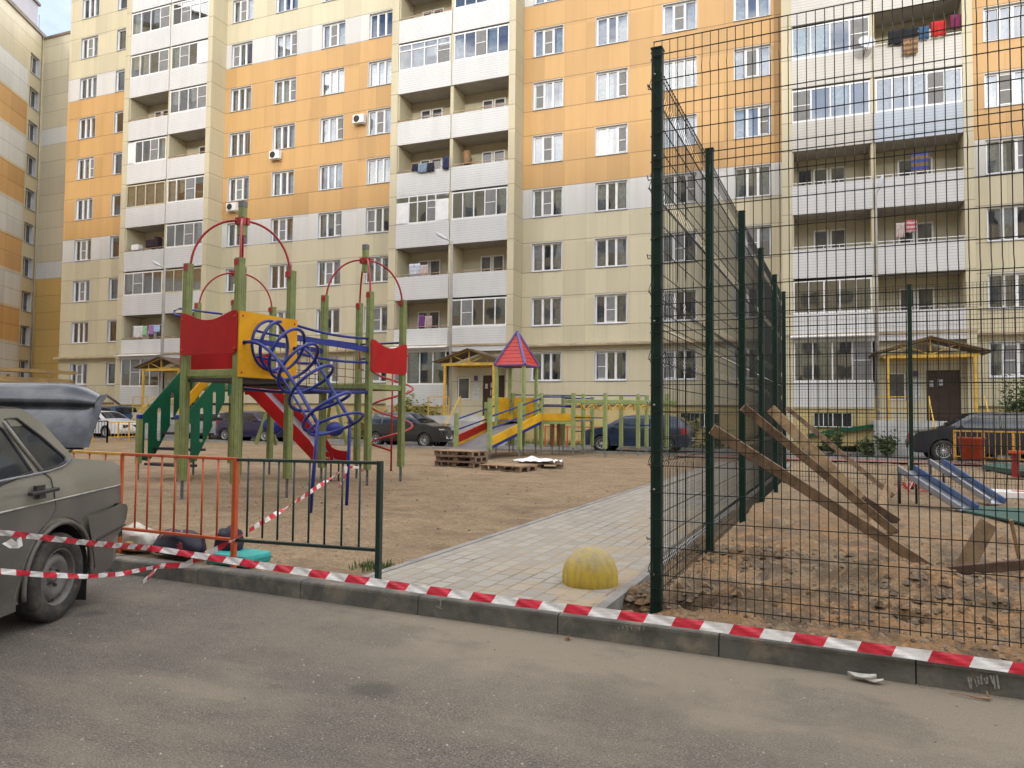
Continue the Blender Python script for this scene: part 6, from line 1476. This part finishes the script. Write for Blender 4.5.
# side windows
def win(pts, nm='side_window', tr=True):
    vs, fs = cut_poly(pts, [], zc_); W_ = {}
    for s_ in (1,-1): q = MB(); side(q, vs, fs, .004, s_); W_[s_] = q.build(nm, m_cg, NC)
    cy = sum(p[0] for p in pts)/len(pts); cz = sum(p[1] for p in pts)/len(pts)
    for xs_ in (1,-1):
        q = MB(); q.tube([((X0+nwf(y,z)+.008) if xs_ > 0 else (X0-WC-nwf(y,z)-.008), y, z) for y, z in pts], .011, 6, True); q.build('window_seal', m_black, NC).parent = W_[xs_]
rq = [sp(3,419), sp(15,418.5), sp(40,437), sp(63,457), sp(64,462), sp(58,466), sp(42,470.5), sp(20,443)]
win(rq)
rd = [sp(30,472), sp(0,431), sp(-18,419), sp(-55,417), sp(-120,430), sp(-230,520)]
rd = [sp(31,472), sp(2,430), sp(-14,419), (4.0,1.31), (3.9,1.30), (3.85,.99), (4.4,.955)]; win(rd)
win([(3.78,.99),(3.82,1.30),(3.45,1.24),(2.92,.99)])
m_bt_ = pm('belt_trim', (.30,.33,.38), None, 4, .25, metal=.5)
for xs_ in (1,-1):
    q = MB(); pts = [(y,z) for y, z in (sp(0,481), sp(31,474.5), sp(48,471), sp(62,466), sp(70,459))]; q.tube([((X0+nwf(y,z)+.010) if xs_ > 0 else (X0-WC-nwf(y,z)-.01), y, z) for y, z in [(3.8,.965)]+pts], .010, 6); q.build('belt_trim', m_bt_, NC)
q = MB(); q.tube([(X0+nwf(y,z)+.012, y, z) for y, z in (sp(1,421), sp(20,446), sp(40,471))], .014, 6); q.build('window_pillar', pm('pillar_trim', (.22,.215,.18), None, 4, .4), NC)
q = MB(); a, b_ = sp(-40,405), sp(22,409.5); q.tube([(X0+nwf(*a)-.02,a[0],a[1]+.0),(X0+nwf(*b_)-.02,b_[0]-.02,b_[1])], .012, 6); q.build('roof_gutter', m_black, NC)
# door shut line and handle
q = MB(); pts = [sp(40,470.5), sp(50,478), sp(53.5,492), sp(55,508), sp(51,517), sp(42,528), sp(33,540)]; q.tube([(X0+nwf(y,z)+.006, y, z) for y, z in pts], .0035, 4); q.build('door_gap', m_black, NC); q = MB()
q.tube([(X0+nwf(3.85,z)+.006, 3.85, z) for z in (.28,.5,.7,.95)], .0035, 4); q.build('door_gap', m_black, NC)
q = MB(); a, b_ = sp(23,494.5), sp(51,489); q.bbar((X0+.012,a[0],a[1]),(X0+.008,b_[0],b_[1]),.035,.024,.005); c_ = sp(34,489.5); q.obox((X0-.005,c_[0],c_[1]+.012),(.014,0,0),(0,.045,0),(0,0,.016)); c_ = sp(36,493.5); q.obox((X0+.0,c_[0],c_[1]-.02),(.014,0,0),(0,.035,0),(0,0,.014)); q.build('door_handle', m_black, NC)
q = MB(); a = sp(117,472); 
for xs_ in (1,-1): q.grid([[((X0+nwf(y,z)+.004) if xs_ > 0 else (X0-WC-nwf(y,z)-.004), y, z) for y in (6.23,6.26,6.29)] for z in (.70,.78,.88)])
q.build('tail_light', m_tail, NC)
# raised boot lid with spoiler: a curved sheet across the car
XR = X0-.10; XL = X0-WC+.10
def lp_(px, py, x): return onplane(px, py, V((x,0,0)), V((1,0,0)))
edge = [lp_(80,447,XR), lp_(87,447,XR), lp_(95,420,XR), lp_(106,392,XR), lp_(100,384,XR), lp_(89,378,XR)]
hinge = lp_(66,444,XR); lidb = lp_(84,448,XR); top = lp_(103,390,XR)
# section (y,z) of the raised lid: outer skin faces forward and up
sec = [lp_(70,441,XR), lp_(78,428,XR), lp_(83,412,XR), lp_(86,402,XR)]
lower = lp_(84,447.5,XR); upper = lp_(103,391,XR)
LV = V((0, lower.y-.03, lower.z)); DV = V((0, upper.y-lower.y+.03, upper.z-lower.z)); NV = V((0, -DV.z, DV.y)).normalized()
prof = [(0,0),(.12,.006),(.25,.010),(.40,.011),(.54,.010),(.64,.006),(.69,-.004),(.715,-.018),(.725,.0),(.735,.030),(.75,.040),(.80,.043),(.88,.040),(.98,.032),(1.09,.016),(1.15,-.004),(1.15,-.03),(1.06,-.045),(.8,-.045),(.3,-.035),(0,-.03)]
def lidrow(k):
    x = XR+(XL-XR)*k; e = min(k, 1-k)*abs(XL-XR); g = min(1, e/.10)**1.5; r = min(1, e/.36); row = []
    drop = .17*(1-r)**2.0
    for i, (u, h) in enumerate(prof):
        if 5 <= i <= 8: h = h*g+(1-g)*(.010+.012*(i-4)/4)
        if u > .66: u = .66+(u-.66)*(1-drop*2.6)
        p = LV+DV*u+NV*h; row.append(V((x, p.y-.02*(1-(2*k-1)**2), p.z)))
    return row
ks = [0,.004,.012,.025,.04,.055,.07,.09,.12,.16,.2,.25]+[.3+.05*i for i in range(8)]; ks = ks+[1-k for k in reversed(ks)]
ks = sorted(set(round(k, 4) for k in ks))
q = MB(); R_ = [lidrow(k) for k in ks]; q.grid(R_); q.poly(R_[0]); q.poly(R_[-1][::-1])
q.grid([[p+V((0,.0,0)) for p in R_[0][:16:5]], [p+V((.02,.06,.0)) for p in R_[0][:16:5]]])
lid = q.build('boot_lid', m_lid, NC)
q = MB()
for x in (XR-.12, XL+.12): q.tube([(x,5.3,.93),(x,5.5,.98),(x,lower.y+.1,lower.z+.02)], .014, 6)
q.build('hinge_arm', m_black, NC)
q = MB(); a = lp_(104,396,XR+.0); 
q.bar(lp_(106,395,XR-.02), lp_(119,404,XR-.02), .02, .012); q.build('lid_lip', m_lid, NC)
# ---------------------------------------------------------------- low yard barriers in the distance
def yfence(px0, py0, px1, py1, h, m, label, n=None, grp='low barriers round the yard', mp_=None):
    a, b_ = G(px0, py0, .1), G(px1, py1, .1); a.z = b_.z = .1; L = (b_-a).length; n = n or int(L/.17); t = thing('yard_barrier', a, label, 'barrier', grp)
    q = MB(); q.bar(a+UP*h, b_+UP*h, .05, .05); q.bar(a+UP*.22, b_+UP*.22, .04, .04); q.build('rail', m, t)
    for k in range(0, n+1, max(1, n//3)):
        p = a.lerp(b_, k/n); q = MB(); q.bar(p-UP*.1, p+UP*(h+.03), .06, .06); q.build('post', mp_ or m, t)
    q = MB()
    for k in range(1, n): p = a.lerp(b_, k/n); q.tube([p+UP*.22, p+UP*h], .011, 4)
    q.build('bars', m, t)
m_tan = pm('tan_paint', (.36,.25,.14), (.25,.16,.10), 5, .6); m_blk = pm('black_paint', (.02,.02,.02), None, 5, .5)
yfence(60,444,107,442,.95,m_blk,'black and yellow barrier in front of the white car',mp_=m_yl); yfence(107,442,139,441,.9,m_yl,'yellow barrier between the white car and the green stairs')
yfence(208,438.5,262,437.5,.95,m_yl,'yellow barrier seen through the legs of the near tower'); yfence(263,438.5,330,440,.95,m_or,'orange barrier behind the red slide')
yfence(378,443,462,444,.95,m_tan,'tan barrier in front of the black hatchback',mp_=m_yl); yfence(545,446,612,447,.9,m_or,'orange barrier behind the ramp deck'); yfence(614,448,660,449,.95,m_tan,'tan and yellow barrier in front of the blue car',mp_=m_yl)
yfence(842,451,884,453,.85,m_or,'orange barrier by the green basement hatch'); yfence(788,449,842,450,.7,m_gb,'low green barrier on the lawn right of the court fence'); yfence(955,463,1060,469,1.05,m_yl,'yellow barrier in front of the dark SUV')
# ---------------------------------------------------------------- orange bin, bench, hatch
c = G(972,465,.1); q = MB(); q.lathe(c+UP*.15, [(.0,0),(.30,.0),(.36,.65),(.39,.66),(.39,.72),(.33,.72)], 16); q.cs = False
tag(q.build('litter_bin', pm('bin_orange', (.42,.06,.015), None, 4, .4), None, V((c.x,c.y,.1))), 'orange red plastic bin hanging at the yellow barrier before the SUV', 'bin')
a = at_depth(1013,452,18.5); t = thing('bench', V((a.x+.4,a.y,.1)), 'orange bench with red legs at the right edge of the court', 'bench')
q = MB(); q.obox(a+kd*.5, kd*.6, kn*.16, UP*.03); q.build('seat', m_or, t)
for s_ in (.05,.95): q = MB(); q.bar(V((a.x,a.y,.1))+kd*s_, a+kd*s_, .06, .2); q.build('leg', m_redt, t)
def fpt(px, py, off): return onplane(px, py, MF @ V((0,-off,0)), din)
t = thing('basement_hatch', V((fpt(845,437,2.6).x, fpt(845,437,2.6).y, .1)), 'slanted basement entrance with green roof edge and yellow side left of the right porch', 'basement entrance')
q = MB(); P4 = [fpt(812,436,2.4), fpt(878,427,2.4), fpt(878,446,2.4), fpt(812,446,2.4)]; q.prism(P4, din*1.6); q.build('side_wall', m_ochre, t)
q = MB(); q.prism([fpt(808,434,2.6), fpt(880,423.5,2.6), fpt(880,427,2.6), fpt(808,437,2.6)], din*2.0); q.build('roof', m_gb, t)
# basement windows with bars
for px in (833, 700):
    q = MB(); a = MF.inverted() @ fpt(px-19, 413, 1.23 if px > 780 else .0); b_ = MF.inverted() @ fpt(px+19, 427, 1.23 if px > 780 else .0); yy = -1.22 if px > 780 else .02
    q = MB(MF); q.box((a.x,yy-.02,b_.z),(b_.x,yy+.02,a.z)); w_ = q.build('basement_window', m_cg, blk)
    q = MB(MF)
    for i in range(9): x = a.x+(b_.x-a.x)*i/8; q.bar((x,yy-.05,b_.z),(x,yy-.05,a.z),.03,.02)
    for z in (a.z,b_.z): q.bar((a.x,yy-.05,z),(b_.x,yy-.05,z),.03,.03)
    q.build('window_bars', m_frame, blk).parent = w_
# ---------------------------------------------------------------- lamps on the building
def lamp(px, py, off, pole_bot, label, d):
    a = fpt(px, py, off); t = thing('street_lamp', V((a.x,a.y,pole_bot)), label, 'lamp', 'lamps on tall poles before the block')
    hd = a+du*(-.75*d)+UP*.35; q = MB(); q.tube([V((a.x,a.y,pole_bot)), a-UP*.3, a, a.lerp(hd,.5)], .06, 8, rs=[.09,.06,.05,.04]); q.build('pole', m_slab, t)
    q = MB(); ax = (hd-a).normalized(); c = a.lerp(hd,.5); s = ax.cross(UP).normalized(); n_ = s.cross(ax)
    R_ = []
    for u, w, h in ((0,.05,.03),(.12,.11,.07),(.35,.15,.10),(.6,.13,.08),(.75,.04,.03)):
        R_.append([c+ax*u+s*w*cos(t_)+n_*h*sin(t_) for t_ in [2*pi*i/12 for i in range(13)]])
    q.grid(R_); q.build('lamp_head', m_reveal, t)
lamp(165,268,2.0,0,'grey lamp on a pole before the left loggia bay', 1); lamp(452,242,2.2,0,'grey lamp on a pole before the middle loggia bay', .8); lamp(875.5,197,2.0,0,'grey lamp on a pole before the right loggia bay behind the mesh', -.15)
# ---------------------------------------------------------------- air conditioners, dishes, washing
def ac(px, py, label):
    p = MF.inverted() @ fpt(px, py, .25); s, z = p.x, p.z; t = thing('air_conditioner', fpt(px,py,.25), label, 'air conditioner', 'air conditioners on the wall', -TH); 
    q = MB(MF); q.box((s-.36,-.36,z-.24),(s+.36,-.08,z+.24)); q.build('casing', m_frame, t, bevel=.02)
    q = MB(MF); q.lathe((s-.10,-.365,z), [(.19,0),(.19,.012),(.16,.014),(.0,.010)], 24, V((0,-1,0))); q.build('fan_grille', m_blk, t)
    q = MB(MF); q.bar((s-.3,0,z-.31),(s-.3,-.38,z-.31),.03,.03); q.bar((s+.3,0,z-.31),(s+.3,-.38,z-.31),.03,.03); q.build('bracket', m_reveal, t)
ac(275,155,'white air conditioner under a window of the orange floors, middle of the three'); ac(359,119,'white air conditioner beside the rightmost window column of the left section, highest of the three'); ac(232,207,'white air conditioner just above the tall left finial, lowest of the three')
for px, py, r, lab, m in ((866,44,.34,'white satellite dish on the upper left balcony of the right bay','w'),):
    a = fpt(px, py, 1.55); t = thing('satellite_dish', a, lab, 'satellite dish'); q = MB(); ax = (-din+du*.3+UP*.4).normalized(); q.lathe(a, [(0,0),(r*.4,.02),(r*.75,.07),(r,.13)], 24, ax); q.build('dish', m_reveal, t, solid=.015)
    q = MB(); q.tube([a-UP*r, a-UP*r*.6+ax*.4, a+ax*.45], .015, 6); q.tube([a, a-ax*.3-UP*.3], .03, 6); q.build('arm', m_slab, t)
CL = {}
def cm_(col):
    k = 'cloth_%02x%02x%02x' % tuple(int(c*255) for c in col)
    if k not in bpy.data.materials: pm(k, col, tuple(c*.8 for c in col), 6, .9)
    return bpy.data.materials[k]
def cloth(px0, py0, px1, py1, off, col, label, col2=None, name='hanging_cloth'):
    p = [MF.inverted() @ fpt(*a, off) for a in ((px0,py0),(px1,py1))]; s0, s1, z0, z1 = p[0].x, p[1].x, p[0].z, p[1].z
    n = 12; R_ = []
    for j in range(7):
        z = z0+(z1-z0)*j/6; R_.append([V((s0+(s1-s0)*i/n, -off+.03*sin(i*1.7+px0)*(.3+j/6)+.02*sin(i*.9+j), z+.02*sin(i*1.1)*(j == 6)+.015*sin(i*pi/n)*-3*(j == 0)*.3)) for i in range(n+1)])
    q = MB(MF); q.grid(R_)
    if col2:
        for i in range(len(q.mi)):
            if (i//n) % 2: q.mi[i] = 1
    tag(q.build(name, [cm_(col)]+([cm_(col2)] if col2 else []), None, fpt((px0+px1)/2, py1, off), solid=.01), label, 'washing', 'washing hung on the balconies')
cloth(888,31,918,41,1.30,(.01,.01,.015),'black cloth hanging on the upper right balcony'); cloth(919,27,929,38,1.31,(.04,.10,.20),'blue cloth hanging between the black and the red one'); cloth(931,22,946,35,1.32,(.48,.02,.02),'bright red cloth hanging on the upper right balcony')
cloth(903,39,918,53,1.33,(.16,.08,.04),'patterned brown rug over the parapet of the upper right balcony',(.30,.20,.10),'rug'); cloth(950,15,961,28,1.1,(.18,.02,.08),'purple pink bundle at the right end of the upper right balcony')
cloth(911,153,929,172,.9,(.05,.08,.30),'blue banner cloth with brown top on a balcony behind the mesh',(.22,.14,.06)); cloth(896,223,905,238,.9,(.55,.45,.42),'pale pink towel beside the red one'); cloth(906,220,917,232,.92,(.50,.10,.10),'red and white towel on the balcony two floors above the entrance',(.6,.5,.5))
cloth(799,171,811,184,1.0,(.01,.01,.01),'black umbrella shaped cover on the balcony left of the lamp'); 
cloth(412,164,418,171,1.27,(.015,.02,.04),'dark sock cloth leftmost on the middle bay balcony'); cloth(418,164,427,172,1.28,(.20,.26,.34),'grey blue cloth second on the middle bay balcony'); cloth(427,163,434,171,1.29,(.02,.02,.03),'black cloth third on the middle bay balcony'); cloth(443,157,449,169,1.28,(.02,.03,.10),'navy trousers hanging by the divider of the middle bay')
cloth(409,264,420,276,1.1,(.60,.60,.66),'white towel on the middle bay balcony above the ground floors',(.45,.5,.6)); cloth(420,265,428,276,1.12,(.52,.44,.42),'pinkish towel right of the white one'); cloth(419,315,424,328,1.1,(.16,.05,.20),'purple towel on the lowest open balcony of the middle bay'); cloth(425,316,432,328,1.12,(.45,.34,.33),'brown pink towel right of the purple one')
cloth(133,326,143,338,1.1,(.60,.62,.60),'white checked cloth on the lowest open balcony of the left bay'); cloth(143,326,147,336,1.12,(.30,.52,.30),'green cloth right of the white checked one'); cloth(149,325,154,335,1.12,(.35,.18,.40),'mauve cloth on the lowest left balcony'); cloth(154,325,160,332,1.12,(.40,.55,.72),'light blue cloth on the lowest left balcony')
q = MB(); a = fpt(467,158,.3); q.lathe(a-UP*.35, [(.18,0),(.22,.3),(.20,.7),(.1,.75)], 12); tag(q.build('wooden_tub', m_wood, None, a-UP*.35), 'brown wooden tub on the right balcony of the middle bay', 'tub')
q = MB(); a = fpt(152,244,.9); q.obox(a, du*.35, din*.2, UP*.25); q.obox(a+du*.5+UP*.05, du*.15, din*.2, UP*.35); tag(q.build('stored_box', cm_((.03,.015,.02)), None, a-UP*.25, bevel=.04), 'dark boxes stored on an open balcony of the left bay', 'box')
q = MB(); a = fpt(137,248,1.0); q.obox(a, du*.3, din*.2, UP*.18); tag(q.build('stored_box', m_frame, None, a-UP*.18, bevel=.04), 'white box stored on the same open balcony', 'box')
# ---------------------------------------------------------------- plants
def leafmat(name, c1_, c2_):
    m, nt, b = _nt(name); b.inputs['Roughness'].default_value = .7
    o = nt.nodes.new('ShaderNodeNewGeometry'); r = nt.nodes.new('ShaderNodeMapRange')
    nt.links.new(mixc(nt, o.outputs['Random Per Island'], c1_, c2_), b.inputs['Base Color'])
    b.inputs['Subsurface Weight'].default_value = .0; return m
m_lfg = leafmat('leaf_green', (.035,.07,.015), (.10,.14,.03)); m_lfy = leafmat('leaf_yellow', (.10,.13,.025), (.38,.30,.05)); m_stem = pm('stem_brown', (.12,.08,.05), None, 5, .9)
def shrub(c, rx, ry, h, n, m, label, seed, s=.09, name='shrub', cat='shrub', grp='shrubs along the building'):
    r = random.Random(seed); c = V(c); t = thing(name, c, label, cat, grp); q = MB(); stems = MB(); tips = []
    for i in range(9):
        a = r.uniform(0, 2*pi); d = V((cos(a)*rx*r.uniform(.2,.9), sin(a)*ry*r.uniform(.2,.9), h*r.uniform(.6,1))); stems.tube([c, c+d*.5+V((0,0,h*.1)), c+d], .012, 4, rs=[.025,.015,.006]); tips.append(d)
    for i in range(n):
        d = tips[r.randrange(len(tips))]; u = r.uniform(.25, 1.02); sp_ = .30*(1.2-u*.5)
        p = c+V((d.x*u+r.gauss(0,rx*sp_*.7), d.y*u+r.gauss(0,ry*sp_*.7), max(.03, d.z*u+r.gauss(0,h*.10))))
        a = V((r.uniform(-1,1),r.uniform(-1,1),r.uniform(-.6,.6))).normalized(); b_ = a.cross(V((r.uniform(-1,1),r.uniform(-1,1),r.uniform(-1,1)))).normalized(); k = s*r.uniform(.6,1.3)
        q.add([p-a*k, p+b_*k*.45, p+a*k, p-b_*k*.45], [(0,1,2,3)])
    q.build('foliage', m, t); stems.build('stem', m_stem, t); return t
def fg(px, py, off): p = fpt(px, py, off); p.z = .08; return p
for i, (px, off, h, n, m, lab) in enumerate(((404,2.0,2.4,1100,m_lfy,'yellowing shrub left of the middle entrance'),(420,2.1,2.1,1000,m_lfy,'yellow green shrub in the middle of the group before the middle bay'),(433,2.0,1.7,700,m_lfy,'lower yellow shrub next to the entrance post'),(384,1.9,1.8,700,m_lfy,'yellow shrub behind the red spiral pole'),(362,1.9,1.4,500,m_lfy,'small yellowish shrub behind the third tower'))):
    shrub(fg(px, 430, off), .8, .6, h, n, m, lab, i+20)
shrub(fg(1018,430,2.2), .9, .8, 3.0, 1600, m_lfg, 'dark green shrub behind the SUV at the right edge', 41); shrub(fg(886,430,3.4), .6, .5, 1.0, 420, m_lfg, 'tangled shrub in front of the white porch wall', 42); shrub(fg(832,430,3.2), .5, .4, 1.0, 450, m_lfg, 'small green shrub under the barred basement window', 43); shrub(fg(868,430,3.0), .5, .4, .7, 300, m_lfg, 'low green shrub by the basement hatch', 44)
shrub(fg(712,430,2.2), .7, .5, 1.1, 600, m_lfg, 'green shrub behind the side fence posts', 45); shrub(fg(690,430,1.8), .6, .5, 1.3, 500, m_lfy, 'dry brown shrub behind the side fence', 46)
shrub(fg(153,430,2.2), .6, .5, 1.0, 350, m_lfg, 'dark green shrub behind the stairs by the left canopy post', 47); shrub(fg(300,430,2.2), .6, .5, 1.1, 350, m_lfy, 'yellow shrub seen above the swing', 48)
# grass on the lawn and weeds by the fence post: uncountable
def grass(name, pts, h, label, seed, m=m_lfg):
    r = random.Random(seed); q = MB()
    for p in pts:
        a = r.uniform(0, 6.28); w = V((cos(a), sin(a), 0))*.008*(h/.1)**.5; tip = p+V((r.uniform(-.4,.4)*h, r.uniform(-.4,.4)*h, h*r.uniform(.5,1.2)))
        q.add([p-w, p+w, tip], [(0,1,2)])
    o = q.build(name, m, None); o['kind'] = 'stuff'; tag(o, label, 'grass')
r = random.Random(5)
grass('grass', [MF @ V((r.uniform(-48,14), r.uniform(-2.2,-.1), .10)) for i in range(9000)], .28, 'rough grass on the narrow lawn along the building', 1)
gc = MK.inverted() @ G(372,568,.1)
grass('grass', [MK @ V((gc.x+r.gauss(0,.12), gc.y+r.gauss(.05,.08), .09)) for i in range(260)], .06, 'small tuft of grass at the foot of the green barrier post', 2)
# child's ride-on and low pipe frame seen by the tan barrier
a = G(436,446,.1); q = MB(); 
for i in range(6): t_ = i*pi/6; q.tube([a+UP*.4+du*.35*cos(t_)+UP*.35*sin(t_), a+UP*.4-du*.35*cos(t_)-UP*.35*sin(t_)], .025, 5)
tag(q.build('spoked_ornament', m_tan, None, a), 'pale spoked wheel ornament before the tan barrier', 'ornament')
